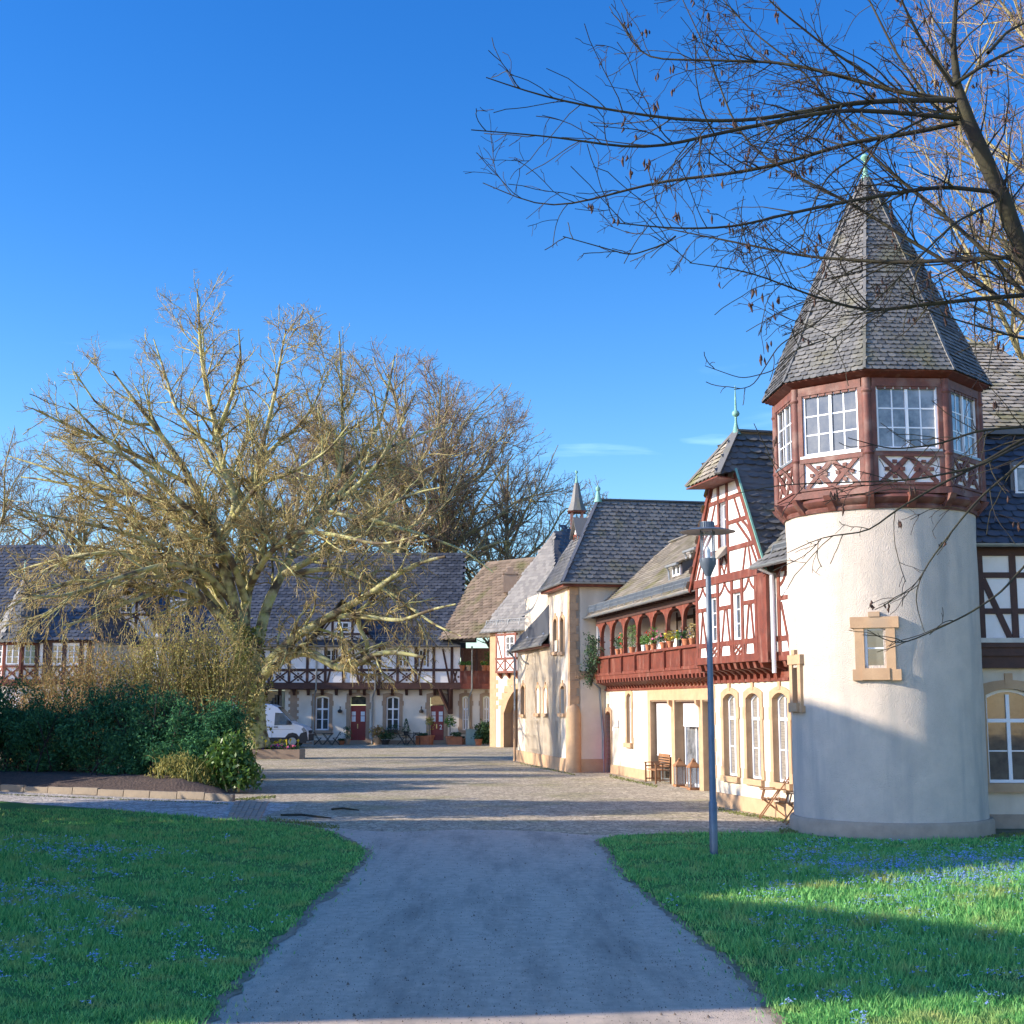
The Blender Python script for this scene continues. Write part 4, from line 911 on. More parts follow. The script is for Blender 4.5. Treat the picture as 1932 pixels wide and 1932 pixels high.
# upper floor
BU = BG.off(.55); z0, z1 = bz(1299), 6.45
mb = MB(); uwin = [(615, 634), (647, 659), (752, 768), (790, 806), (188, 202), (210, 226), (330, 350), (372, 392)]
uh = [(bs(a), bs(b), bz(1258), bz(1226)) for a, b in uwin]
wall(mb, BU, 0, bs(868), z0, z1, uh, .3); mb.build('infill_wall', white_infill, bh)
mb = MB(); bx_ = lambda s0, s1, a, b, d=.04: fbox(mb, BU, s0, s1, a, b, -.1, d)
sL = bs(868)
bx_(-.05, sL + .05, bz(1300), bz(1289), .08); bx_(0, sL, bz(1267), bz(1262), .045); bx_(0, sL, bz(1222), bz(1217), .045); bx_(0, sL, bz(1293), bz(1288), .05)
step = 1.18; k = 0
s = .1
zA, zB = bz(1288), bz(1267)
while s < sL - .3:
    bx_(s - .09, s + .09, z0, z1, .05)
    nx = min(s + step, sL - .1)
    if k % 5 in (0, 1, 2):
        m_ = (s + nx) / 2; beam(mb, BU, s + .1, zA, nx - .1, zB, .10, 0, .035); beam(mb, BU, s + .1, zB, nx - .1, zA, .10, 0, .031)
        for x, z in ((m_ - .22, (zA + zB) / 2), (m_ + .22, (zA + zB) / 2), (m_, zA + .16), (m_, zB - .16)): beam(mb, BU, x - .06, z, x + .06, z, .12, 0, .04)
    elif k % 5 == 3: beam(mb, BU, s + .15, zA, (s + nx) / 2, z1 - .3, .13, 0, .035)
    else: beam(mb, BU, nx - .15, zA, (s + nx) / 2, z1 - .3, .13, 0, .035)
    s += step; k += 1
for a, b, c, d in uh: 
    for q in ((a - .1, a), (b, b + .1)): bx_(q[0], q[1], c, d, .045)
mb.build('timber_frame', dark_timber, bh)
for a, b, c, d in uh: window(BU, bh, a, b, c, d, -.08, 0, cols=2, rows=3, fw=.07, bar=.04)
mb = MB(); fbox(mb, BG, 0, sL, bz(1301), bz(1299) + .02, -.3, .5); mb.build('jetty_floor', dark_timber, bh)
for i in range(26):
    s = .4 + i * .92
    if s > sL: break
    mb = MB(); q = [(0, z0 - .45), (.1, z0 - .45), (.45, z0 - .12), (.52, z0), (0, z0)]; mb.prism([BG.P(s, b, a) for a, b in q], [BG.P(s + .18, b, a) for a, b in q]); mb.build('bracket', dark_timber, bh)
for u in (592, 703, 865 + 20):
    downpipe([BU.P(bs(u) + .2, 6.3, .3), BU.P(bs(u) + .2, 6.1, .1), BU.P(bs(u) + .2, z0 - .1, .1), BG.P(bs(u), z0 - .6, .1), BG.P(bs(u), 0, .1)], bh, .055)
# V-shaped strut carrying the bay
mb = MB(); s0 = bs(850); p0 = BG.P(s0, bz(1346), .05); mb.bar(p0, BU.P(s0, z0, -.1), .32); mb.bar(p0, BU.P(s0 - .75, z0, .0), .2); mb.bar(p0 + up(.1), BU.P(s0 + .1, z0, .5), .18); mb.build('strut', dark_timber, bh)
# loggia end with brown parapet
sM = bs(868)
mb = MB(); fbox(mb, BU, sM, sEnd + .2, bz(1290), bz(1268), -.08, .0); fbox(mb, BU, sM, sEnd + .2, bz(1268), bz(1266), -.15, .06)
for i in range(3): fbox(mb, BU, sM + i * 1.0, sM + .1 + i * 1.0, bz(1290), bz(1268), 0, .05)
fbox(mb, BU, sM, sEnd + .2, bz(1300), bz(1290), -.5, .06); mb.build('parapet', red_timber, bh)
mb = MB(); fbox(mb, BU, sM, sEnd + .2, z0, 6.3, -2.1, -2.0); mb.build('loggia_back_wall', pale_timber, bh)
for i in range(3):
    mb = MB(); fbox(mb, BU, sM + .05 + i * .95, sM + .2 + i * .95, bz(1266), 6.2, -.2, -.05); mb.build('post', dark_timber, bh)
# roof with gabled dormers
e0 = BU.P(-1, 6.38, .5); e1 = BU.P(sL, 6.38, .5); rg = 13.1
mb = MB(); slates(mb, [e0, e1, BU.P(sL, rg, -6.2), BU.P(-1, rg, -6.2)], .42, .30, .04, base=True)
mb.poly([BU.P(-1, rg, -6.2), BU.P(sL, rg, -6.2), BU.P(sL, 6, -12), BU.P(-1, 6, -12)]); mb.poly([BU.P(-1, 6.3, .4), BU.P(-1, rg, -6.2), BU.P(-1, 6, -12)]); mb.build('roof', slate_dark, bh)
ea_, eb_ = BU.P(sL - 2.5, 6.75, .3) + Vector((0, 1.2, 0)), Vector((-.5, 84.6, 6.75)); ed_ = (eb_ - ea_).normalized(); ein = Vector((-ed_.y, ed_.x, 0)) * 6.0 + up(5.7)
mb = MB(); slates(mb, [ea_, eb_, eb_ + ein, ea_ + ein], .42, .30, .05); mb.build('roof', slate_old, bh)
gutter(BU, bh, -1, sL, 6.36, .6, .09); snow_guard(BU, 0, sL - .2, 6.75, .25, .3, .3, bh)
ch = at(963, 1100, 88); mb = MB(); mb.box(ch.x - .45, ch.x + .45, 88, 88.8, 9.8, 11.0); mb.box(ch.x - .5, ch.x + .5, 87.95, 88.85, 11.0, 11.1); mb.box(ch.x - .2, ch.x + .2, 88.2, 88.6, 11.1, 11.45); mb.build('chimney', stone_far, bh)
def gable_dormer(u, v_base, v_top, halfw, windows=1, parent=bh, YY=YB, Fb=BU, sx=None):
    c = (at(u, v_base, YY).x - XB0) if sx is None else sx; zb_, zt_ = at(u, v_base, YY).z, at(u, v_top, YY).z
    f = Fb.off(.12, c); mb = MB(); q = [(-halfw, 6.3), (halfw, 6.3), (halfw, zb_), (.5, zt_ - .6), (-.5, zt_ - .6), (-halfw, zb_)]
    mb.prism([f.P(a, b, -4) for a, b in q], [f.P(a, b, 0) for a, b in q]); dm = mb.build('gable', white_infill, parent)
    mb = MB()
    for z in (6.35, zb_ + .6, zb_ + 1.5): 
        hwz = halfw if z <= zb_ else halfw - (z - zb_) * (halfw - .5) / (zt_ - .6 - zb_)
        fbox(mb, f, -hwz, hwz, z, z + .16, -.05, .05)
    for x in (-halfw + .1, -.65, .65, halfw - .1): fbox(mb, f, x - .08, x + .08, 6.3, zb_ + (1.9 if abs(x) < 1 else 0), -.05, .04)
    for sg in (-1, 1): beam(mb, f, sg * halfw, zb_, sg * .5, zt_ - .6, .2, 0, .05); beam(mb, f, sg * (halfw - .2), 6.5, sg * .75, zb_ + .5, .12, 0, .03); beam(mb, f, sg * 1.4, zb_ + .7, sg * .8, zb_ + 1.5, .1, 0, .03)
    beam(mb, f, -.6, zb_ + .1, .6, zb_ + .55, .09, 0, .03); beam(mb, f, -.6, zb_ + .55, .6, zb_ + .1, .09, 0, .027)
    mb.build('timber_frame', dark_timber, dm)
    window(f, dm, -.42, .42, zb_ + .8, zb_ + 1.45, .01, 0, cols=2, rows=2, fw=.06)
    mb = MB()
    for sg in (-1, 1):
        q = [f.P(0, zt_, .5), f.P(sg * (halfw + .5), zb_ - .35, .5), f.P(sg * (halfw + .5), zb_ - .35, -4.5), f.P(0, zt_, -5)]
        if sg > 0: q = [q[1], q[2], q[3], q[0]]
        else: q = [q[2], q[1], q[0], q[3]]
        slates(mb, q, .4, .3, .04); 
    mb.build('gable_roof', slate, parent)
gable_dormer(648, 1217, 1132, 2.1); gable_dormer(243, 1180, 1108, 2.0)
f = BU.off(-1.6, bs(322)); mb = MB(); fbox(mb, f, -.6, .6, 8.3, 9.6, -.5, .1); dm = mb.build('dormer', slate_dark, bh); window(f, dm, -.5, .5, 8.45, 9.5, .12, 0, cols=2, rows=2, gm=glass_light)
for u, v in ((738, 1190), (880, 1200)):
    f = BU.off(-1.4, bs(u)); zc_ = at(u, v, YB + 1).z; mb = MB(); fbox(mb, f, -.6, .6, zc_ - .4, zc_ + .4, -1, .1); dm = mb.build('dormer', slate_dark, bh); window(f, dm, -.5, .5, zc_ - .3, zc_ + .3, .12, 0, cols=2, rows=1)

# ------------------------------------------------------------------ bay house at the left
YL = 79.0; lx = lambda u: at(u, 1250, YL).x; lz = lambda v: at(100, v, YL).z
lh = thing('bay_house', 'half-timbered house end with octagonal bay window and pointed slate roof behind the hedge', 'house', (-27, 82, 0))
LG = Fr((lx(-110), YL), dirn=(1, 0)); lsn = lambda u: lx(u) - LG.A.x; sR = lsn(172)
mb = MB(); lw = [(100, 121), (130, 153)]
wall(mb, LG, 0, sR, 0, lz(1290), [], .5); fbox(mb, LG, sR - .4, sR, 0, 6.2, -9, -.5)
mb.build('wall', plaster_far, lh)
mb = MB(); LU = LG.off(.3); hh = [(lsn(a), lsn(b), lz(1253), lz(1216)) for a, b in lw]
wall(mb, LU, 0, sR, lz(1289), 6.3, hh, .3); mb.build('infill_wall', white_infill, lh)
for h in hh: window(LU, lh, *h, -.06, 0, cols=2, rows=3, fw=.07, bar=.04)
mb = MB(); fbox(mb, LU, 0, sR, lz(1291), lz(1282), -.1, .07); fbox(mb, LU, 0, sR, lz(1260), lz(1256), -.1, .05); fbox(mb, LU, 0, sR, 6.1, 6.35, -.1, .06)
for u in (73, 88, 97, 124, 156, 170): fbox(mb, LU, lsn(u) - .12, lsn(u) + .12, lz(1285), 6.2, -.1, .055)
for a, b in ((99, 124), (126, 156)):
    zA, zB = lz(1282), lz(1260); s0, s1 = lsn(a), lsn(b); m_ = (s0 + s1) / 2
    beam(mb, LU, s0, zA, m_, zB, .1, 0, .03); beam(mb, LU, s0, zB, m_, zA, .1, 0, .027); beam(mb, LU, m_, zA, s1, zB, .1, 0, .03); beam(mb, LU, m_, zB, s1, zA, .1, 0, .027)
mb.build('timber_frame', dark_timber, lh)
ZU = lz(1290)
cx, cy, orr = lx(34), YL + .35, 1.30
mb = MB(); mb.lathe([(orr * .75, 0), (orr * .8, ZU - .3), (orr * 1.02, ZU), (orr * 1.02, 6.15)], (cx, cy), 8, math.pi / 8); bay = mb.build('bay', white_infill, lh)
mb = MB(); mb2 = []
for k in range(8):
    a0 = math.pi / 8 + k * math.pi / 4; p0 = Vector((cx + orr * 1.03 * math.cos(a0), cy + orr * 1.03 * math.sin(a0), 0)); a1 = a0 + math.pi / 4; p1 = Vector((cx + orr * 1.03 * math.cos(a1), cy + orr * 1.03 * math.sin(a1), 0))
    if (p0 + p1).y / 2 > cy + .3: continue
    f = Fr(tuple(p0)[:2], tuple(p1)[:2]); W = f.L
    zs = lz(1282)
    for a in (0, W - .12): fbox(mb, f, a, a + .12, ZU - .1, 6.15, -.1, .04)
    for a, b in ((ZU - .15, zs), (lz(1260), lz(1256)), (5.95, 6.15)): fbox(mb, f, 0, W, a, b, -.1, .05)
    beam(mb, f, .1, zs, W - .1, lz(1260), .09, 0, .03); beam(mb, f, .1, lz(1260), W - .1, zs, .09, 0, .027)
    for x, z in ((W / 2 - .16, (zs + lz(1260)) / 2), (W / 2 + .16, (zs + lz(1260)) / 2)): beam(mb, f, x - .05, z, x + .05, z, .1, 0, .035)
    mb2.append(f)
mb.build('timber_frame', red_timber, bay)
for f in mb2: window(f, lh, .14, f.L - .14, lz(1254), lz(1215), .01, 0, cols=2, rows=3, fw=.06, bar=.035)
mb = MB(); zt_ = lz(1085)
RPp = [(orr + .45, 6.1), (orr + .1, 6.7), (.02, zt_)]
for k in range(8):
    a0 = math.pi / 8 + k * math.pi / 4; a1 = a0 + math.pi / 4
    for (r0, q0), (r1, q1) in zip(RPp[:-1], RPp[1:]):
        pt = lambda a, r, z: Vector((cx + r * math.cos(a), cy + r * math.sin(a), z))
        slates(mb, [pt(a0, r0, q0), pt(a1, r0, q0), pt(a1, r1, q1), pt(a0, r1, q1)], .3, .22, .03)
mb.build('bay_roof', slate, lh)
mb = MB(); mb.lathe([(.1, zt_ - .2), (.05, zt_ + .3), (.09, zt_ + .35), (.02, zt_ + .9)], (cx, cy), 8); mb.build('finial', copper, lh)
mb = MB(); slates(mb, [LU.P(-1, 6.25, .4), LU.P(sR + .4, 6.25, .4), LU.P(sR - 3.4, 12.4, -5.6), LU.P(-1, 12.4, -5.6)], .4, .3, .04)
slates(mb, [LU.P(sR + .4, 6.25, .4), LU.P(sR + .4, 6.25, -11), LU.P(sR - 3.4, 12.4, -5.6)], .4, .3, .04); mb.build('roof', slate_dark, lh)

# ------------------------------------------------------------------ dark timbered wing right of the tower
rh = thing('roadside_wing', 'dark-timbered wing with blue slate roof and tall stone-framed window beside the tower', 'house', (12, 32, 0))
HF = Fr((9.2, 29.3), dirn=(1, 0)); hx = lambda u, v=1400: at(u, v, 29.3).x - 9.2
s0, s1 = hx(1863), hx(1863) + 1.02
mb = MB(); wall(mb, HF, 0, 8, .28, 3.40, [(s0 - .01, s1 + .01, .93, 2.92)], .4); mb.build('wall', plaster, rh)
mb = MB(); fbox(mb, HF, 0, 8, -.02, .28, -.3, .07); mb.build('plinth', plinth_m, rh)
mb = MB(); surround(mb, HF, s0, s1, .93, 2.92, .13, .19, d0=-.24); mb.build('window_surround', stone, rh)
window(HF, rh, s0, s1, .93, 2.92, -.15, .13, cols=2, rows=2, transom=.66, fw=.065)
mb = MB(); HU = HF.off(.12); fbox(mb, HU, 0, 8, 3.88, 6.0, -.3, 0); mb.build('infill_wall', white_infill, rh)
mb = MB(); fbox(mb, HU, 0, 8, 3.36, 3.62, -.3, .03); fbox(mb, HU, 0, 8, 3.62, 3.80, -.3, .09); fbox(mb, HU, 0, 8, 3.80, 3.90, -.3, .13); mb.build('jetty_moulding', dark_timber, rh)
mb = MB(); fbox(mb, HU, 0, 8, 3.90, 4.0, -.05, .14); mb.build('sill_board', zinc, rh)
mb = MB(); q = hx(1838, 1120); fbox(mb, HU, q, q + .16, 4, 5.95, -.05, .04)
q2 = hx(1902, 1120); fbox(mb, HU, q2, q2 + .14, 4, 5.95, -.05, .04); fbox(mb, HU, q, 8, 5.78, 6.0, -.05, .05)
fbox(mb, HU, q, 8, 5.30, 5.42, -.05, .035); fbox(mb, HU, q, 8, 4.52, 4.64, -.05, .035); beam(mb, HU, q + .15, 5.28, q2 - .05, 4.0, .13, -.02, .03)
for s in (2.2, 3.2, 4.2, 5.2): fbox(mb, HU, s, s + .14, 4, 5.9, -.05, .04)
mb.build('timber_frame', dark_timber, rh)
mb = MB(); slates(mb, [HU.P(-1.5, 6.02, .34), HU.P(8, 6.02, .34), HU.P(8, 8.9, -2.1), HU.P(-1.5, 8.9, -2.1)], .30, .21, .035); mb.build('roof', slate_dark, rh)
mb = MB(); ap = Vector((13.04, 36, 12.4)); slates(mb, [HU.P(-1.5, 8.95, -2.0), Vector((14.9, 31.2, 8.95)), ap, Vector((8.2, 36, 12.4))], .32, .23, .035)
slates(mb, [Vector((14.9, 31.2, 8.95)), Vector((16.5, 40, 8.95)), ap], .32, .23, .035); mb.build('roof', slate_brown, rh)
mb = MB(); fbox(mb, HU, -1.5, 5.9, 8.86, 9.0, -2.3, -1.9); mb.build('roof_band', slate_dark, rh)
gutter(HU, rh, .6, 8, 6.0, .42)
f = HU.off(-1.0, hx(1926, 890)); mb = MB(); fbox(mb, f, 0, .9, 7.2, 8.0, -.8, .25); dm = mb.build('dormer', slate_dark, rh); window(f, dm, .08, .82, 7.25, 7.9, .27, 0, cols=2, rows=1, gm=glass_light)

# ------------------------------------------------------------------ unseen house added left of the frame, roofline shaped to shade the foreground
nh = thing('shade_house', 'unseen plain house added left of the lawn to shade it', 'house', (-24, 15, 0))
mb = MB(); mb.box(-28, -20.6, 8.9, 27.2, 0, 8.2); mb.build('wall', plaster, nh)
sk = [(y + (2.4 if y < 20 else 0), z) for y, z in [(6.5, 8.0), (6.5, 11.8), (7.2, 12.3), (8.3, 11.0), (13.0, 9.2), (15.2, 11.1), (16.8, 13.3), (25.6, 13.3), (27.8, 9.5), (27.8, 8.0)]]
mb = MB(); mb.prism([(-27, y, z) for y, z in sk], [(-20.2, y, z) for y, z in sk]); mb.build('roof', slate_dark, nh)
# ------------------------------------------------------------------ tree machinery
def nrm(a): return a / np.maximum(np.linalg.norm(a, axis=-1, keepdims=True), 1e-9)
def resample(pts, rad, n):
    pts = np.array([tuple(p) for p in pts], float); rad = np.array(rad, float)
    d = np.r_[0, np.cumsum(np.linalg.norm(np.diff(pts, axis=0), axis=1))]; t = np.linspace(0, d[-1], n)
    # smooth with catmull-like interpolation
    P = np.stack([np.interp(t, d, pts[:, i]) for i in range(3)], 1)
    for _ in range(max(1, n // 10)): P[1:-1] = .25 * P[:-2] + .5 * P[1:-1] + .25 * P[2:]
    return P, np.interp(t, d, rad)
def spawn(P, Rr, dens, t0, lo, hi, taper, ang, wig, trop, N, rr, lmax=9, rmin=.01, tip=.35, decay=1.0, low=None, rcap=9.0):
    B, M, _ = P.shape
    Ln = np.linalg.norm(np.diff(P, axis=1), axis=2).sum(1)
    cnt = rng.poisson(Ln * dens * (1 - t0)); idx = np.repeat(np.arange(B), cnt); n = len(idx)
    t = rng.uniform(t0, 1, n); f = t * (M - 1); i = np.minimum(f.astype(int), M - 2); fr = (f - i)[:, None]
    p = P[idx, i] * (1 - fr) + P[idx, i + 1] * fr; r = Rr[idx, i] * (1 - fr[:, 0]) + Rr[idx, i + 1] * fr[:, 0]
    tan = nrm(P[idx, i + 1] - P[idx, i]); q = rng.normal(size=(n, 3)); q = nrm(q - tan * (q * tan).sum(1, keepdims=True))
    a = np.radians(rng.uniform(*ang, n))[:, None]; d = nrm(np.cos(a) * tan + np.sin(a) * q)
    ln = np.minimum(Ln[idx] * rng.uniform(lo, hi, n) * (1 - taper * t), lmax * rng.uniform(.6, 1, n))
    g = np.full(n, trop) if low is None else np.where(p[:, 2] < low[0], low[1], trop)
    out = np.zeros((n, N, 3)); out[:, 0] = p
    for k in range(1, N):
        d = nrm(d + rng.normal(size=(n, 3)) * wig + np.stack([np.zeros(n), np.zeros(n), g], 1)); out[:, k] = out[:, k - 1] + d * (ln / (N - 1))[:, None]
    r0 = np.maximum(np.minimum(np.minimum(r * rr, r * .9), rcap), rmin); sc = np.linspace(1, tip, N)
    return out, np.maximum(r0[:, None] * sc[None], rmin * .8)
def tubes(P, Rr, sides):
    B, M, _ = P.shape
    if B == 0: return np.zeros((0, 3)), np.zeros((0, 4), int)
    T = np.empty_like(P); T[:, 1:-1] = P[:, 2:] - P[:, :-2]; T[:, 0] = P[:, 1] - P[:, 0]; T[:, -1] = P[:, -1] - P[:, -2]; T = nrm(T)
    ref = nrm(rng.normal(size=(B, 1, 3)) * np.ones((1, M, 1))); X = nrm(np.cross(T, ref)); Y = np.cross(T, X)
    a = np.arange(sides) * 2 * np.pi / sides
    V = P[:, :, None] + (X[:, :, None] * np.cos(a)[None, None, :, None] + Y[:, :, None] * np.sin(a)[None, None, :, None]) * Rr[:, :, None, None]
    b = (np.arange(B) * M * sides)[:, None, None]; m_ = (np.arange(M - 1) * sides)[None, :, None]; j = np.arange(sides)[None, None]
    j2 = (j + 1) % sides
    F = np.stack([b + m_ + j, b + m_ + j2, b + m_ + sides + j2, b + m_ + sides + j], -1).reshape(-1, 4)
    return V.reshape(-1, 3), F
def join(parts):
    V, F, o = [], [], 0
    for v, f in parts: V.append(v); F.append(f + o); o += len(v)
    return np.concatenate(V), np.concatenate(F)
def build_tree(name, label, cat, base, limbs, mt, mtw, levels, group=None, n0=14, sides=8, parent=None, keep=None, extra=None):
    """limbs: list of (points, radii); levels: spawn parameter dicts"""
    root = thing(name, label, cat, base, group=group)
    P0 = []; R0 = []
    for p, r in limbs:
        a, b = resample(p, r, n0); P0.append(a); R0.append(b)
    P0 = np.array(P0); R0 = np.array(R0)
    trunk = [tubes(P0, R0, sides)]; tw = []
    cur = [(P0, R0)]; allp = []
    Pp, Rp = P0, R0
    for li, lv in enumerate(levels):
        lv = dict(lv); use = lv.pop('use', 'last')
        Ps, Rs = spawn(Pp, Rp, **lv)
        if keep is not None:
            ok = keep(Ps[:, -1]); Ps, Rs = Ps[ok], Rs[ok]
        if li == 0: trunk.append(tubes(Ps, Rs, 5))
        else: tw.append(tubes(Ps, Rs, 3))
        Pp, Rp = Ps, Rs; allp.append((Ps, Rs))
    V, F = join(trunk); o = npmesh('trunk', V, F, mt, root); o.data.polygons.foreach_set('use_smooth', [True] * len(o.data.polygons))
    if tw: V, F = join(tw); npmesh('crown', V, F, mtw, root)
    return root, allp
def auto_limbs(base, h, spread, rad_, nl=7, fork=.3, lean=(0, 0)):
    b = np.array(base, float); limbs = []; top = b + np.array([lean[0], lean[1], h])
    tr = [b + (top - b) * t + rng.normal(size=3) * np.array([.02, .02, 0]) * h * t for t in np.linspace(0, .97, 7)]
    limbs.append((tr, np.linspace(rad_, rad_ * .12, 7)))
    for k in range(nl):
        t = fork + (.75 - fork) * k / nl; s = b + (top - b) * t; az = k * 2.4 + rng.uniform(-.4, .4); ln = spread * rng.uniform(.75, 1.1) * (1 - .35 * (t - fork))
        up_ = h * rng.uniform(.20, .34) * (1 - .2 * t)
        pts = [s + np.array([math.cos(az) * ln * q, math.sin(az) * ln * q, up_ * (q ** 1.3)]) + rng.normal(size=3) * .03 * h * q for q in (0, .25, .5, .75, 1)]
        r0 = rad_ * (1 - t) * .75; limbs.append((pts, np.linspace(r0, r0 * .2, 5)))
    return limbs
# ---- the great plane tree
YT = 66.0
def trace(pts, y0, y1, r0, r1):
    n = len(pts); return [at(u, v, y0 + (y1 - y0) * (i / (n - 1)) ** .8) for i, (u, v) in enumerate(pts)], np.linspace(r0, r1, n)
pl = []
pl.append(([at(484, 1412, YT), at(482, 1385, YT), at(481, 1340, YT), at(480, 1285, YT), at(470, 1235, YT), at(452, 1195, YT)], [.78, .58, .50, .50, .52, .42]))
pl.append(trace([(484, 1290), (505, 1262), (534, 1243), (558, 1228), (588, 1229), (612, 1246), (650, 1270), (687, 1243), (720, 1228), (760, 1232), (800, 1240)], YT, YT - 5, .30, .07))
pl.append(trace([(687, 1243), (695, 1216), (672, 1173), (690, 1140), (720, 1110)], YT - 3, YT - 4, .13, .04))
pl.append(trace([(495, 1262), (531, 1226), (561, 1198), (604, 1173), (662, 1141), (700, 1120), (745, 1085), (790, 1060), (840, 1050)], YT, YT - 6, .28, .06))
pl.append(trace([(604, 1173), (650, 1160), (700, 1165), (760, 1172), (812, 1150), (860, 1140)], YT - 2, YT - 7, .15, .04))
pl.append(trace([(462, 1225), (423, 1179), (394, 1133), (347, 1104), (304, 1089), (285, 1064), (262, 1051), (200, 1040), (140, 1050), (80, 1080)], YT, YT - 4, .26, .05))
pl.append(trace([(347, 1104), (290, 1120), (230, 1140), (180, 1165), (120, 1180)], YT - 1, YT - 6, .13, .04))
pl.append(trace([(455, 1215), (427, 1166), (400, 1099), (374, 1058), (347, 1026), (300, 995), (240, 960), (170, 925), (90, 905), (40, 900)], YT, YT + 5, .27, .04))
pl.append(trace([(374, 1058), (340, 990), (310, 960), (250, 930), (200, 880), (150, 850), (90, 820)], YT + 1, YT + 3, .18, .03))
pl.append(trace([(452, 1195), (437, 1116), (420, 1066), (417, 1016), (368, 920), (344, 877), (289, 801), (253, 755), (213, 700)], YT, YT - 3, .34, .04))
pl.append(trace([(417, 1016), (442, 981), (451, 938), (420, 892), (411, 816), (390, 740), (378, 664), (375, 590), (372, 545)], YT, YT + 2, .24, .03))
pl.append(trace([(420, 892), (380, 830), (330, 770), (310, 700), (290, 640)], YT + 1, YT + 4, .14, .03))
pl.append(trace([(411, 816), (440, 740), (455, 680), (450, 620)], YT + 1, YT - 2, .12, .03))
pl.append(trace([(442, 975), (469, 938), (487, 914), (563, 886), (620, 850), (660, 800)], YT, YT - 5, .16, .03))
pl.append(trace([(462, 1200), (463, 1116), (478, 1083), (500, 1039), (502, 999), (487, 938), (469, 899), (518, 838), (572, 801), (600, 750), (620, 700)], YT, YT + 3, .26, .03))
pl.append(trace([(502, 999), (480, 900), (500, 820), (520, 740), (530, 670), (540, 620)], YT + 1, YT - 3, .15, .03))
pl.append(trace([(484, 1230), (496, 1166), (506, 1125), (535, 1083), (548, 1045), (603, 963), (646, 892), (647, 847), (646, 771), (643, 690), (640, 625)], YT, YT + 4, .30, .03))
pl.append(trace([(603, 963), (660, 930), (710, 880), (740, 830), (770, 780)], YT + 2, YT, .16, .03))
pl.append(trace([(535, 1083), (600, 1050), (660, 1000), (720, 960), (780, 930), (830, 920)], YT, YT - 4, .18, .03))
pl.append(trace([(646, 892), (690, 850), (720, 790), (735, 720), (745, 670)], YT + 3, YT + 4, .14, .03))
pl.append(trace([(462, 1130), (440, 1060), (400, 1000), (330, 940), (290, 900), (220, 850), (160, 790), (130, 760)], YT, YT - 8, .20, .03))
pl.append(trace([(470, 1110), (500, 1050), (560, 1000), (640, 1010), (720, 1030), (790, 1010)], YT, YT - 9, .18, .03))
pl.append(trace([(440, 1140), (390, 1080), (330, 1060), (250, 1080), (170, 1110), (100, 1130), (40, 1120)], YT, YT - 9, .18, .03))
pl.append(trace([(460, 1120), (450, 1050), (470, 980), (440, 900), (470, 820), (460, 740)], YT, YT + 8, .22, .03))
pl.append(trace([(430, 1170), (330, 1040), (220, 1000), (120, 980), (30, 960)], YT, YT - 6, .15, .03))
pl.append(trace([(400, 1099), (300, 1040), (180, 1040), (90, 1060), (20, 1080)], YT, YT + 5, .15, .03))
pl.append(trace([(394, 1133), (280, 1110), (160, 1090), (60, 1120), (10, 1150)], YT, YT - 7, .14, .03))
pl.append(trace([(368, 920), (260, 860), (170, 820), (100, 790), (60, 770)], YT, YT - 2, .12, .03))
pl.append(trace([(420, 1066), (330, 950), (200, 920), (80, 880), (15, 860)], YT, YT + 4, .14, .03))
pl.append(trace([(535, 1083), (640, 1070), (740, 1120), (820, 1180), (870, 1200)], YT, YT - 6, .14, .03))
pl.append(trace([(604, 963), (700, 980), (800, 1010), (880, 1040), (930, 1080)], YT, YT - 4, .13, .03))
pl.append(trace([(548, 1045), (640, 930), (700, 860), (790, 820), (850, 800)], YT, YT + 5, .14, .03))
pl.append(trace([(304, 1089), (220, 1090), (150, 1120), (90, 1160), (50, 1180)], YT - 3, YT - 5, .10, .03))
pl.append(trace([(289, 801), (240, 800), (180, 760), (140, 700)], YT - 2, YT - 4, .08, .03))
lev = [dict(dens=2.3, t0=.15, lo=.20, hi=.50, taper=.4, ang=(25, 58), wig=.17, trop=.035, N=8, rr=.5, lmax=3.6, rcap=.085, rmin=.024, low=(8, -.03)),
       dict(dens=3.4, t0=.10, lo=.28, hi=.62, taper=.3, ang=(25, 60), wig=.22, trop=.03, N=6, rr=.6, lmax=1.9, rmin=.0155, low=(9.5, -.14)),
       dict(dens=5.4, t0=.08, lo=.3, hi=.7, taper=.3, ang=(28, 65), wig=.27, trop=.02, N=5, rr=.7, lmax=.95, rmin=.0105, low=(10, -.24))]
pc = at(410, 1010, YT)
keep_pl = lambda p: (p[:, 2] > 3.0) & ((((p[:, 0] - pc.x) / 12.2) ** 2 + ((p[:, 1] - YT) / 11.5) ** 2 + (np.maximum(p[:, 2] - pc.z, 0) / 13.8) ** 2) < 1)
plane, tips = build_tree('plane_tree', 'huge leafless plane tree with spreading lichened limbs and ivy on its trunk', 'tree', at(484, 1412, YT), pl, bark_plane, twig_plane, lev, keep=keep_pl, n0=22, sides=10)
_unused = None
def leaf_quads(C, size, asp=.5, up_bias=0.0, jitter=.35):
    n = len(C); a = nrm(rng.normal(size=(n, 3)) + np.array([0, 0, up_bias])); b = nrm(np.cross(a, rng.normal(size=(n, 3)))); s = (size * rng.uniform(1 - jitter, 1 + jitter, n))[:, None]
    V = np.stack([C - a * s, C + b * s * asp, C + a * s, C - b * s * asp], 1).reshape(-1, 3); return V, np.arange(4 * n).reshape(-1, 4)
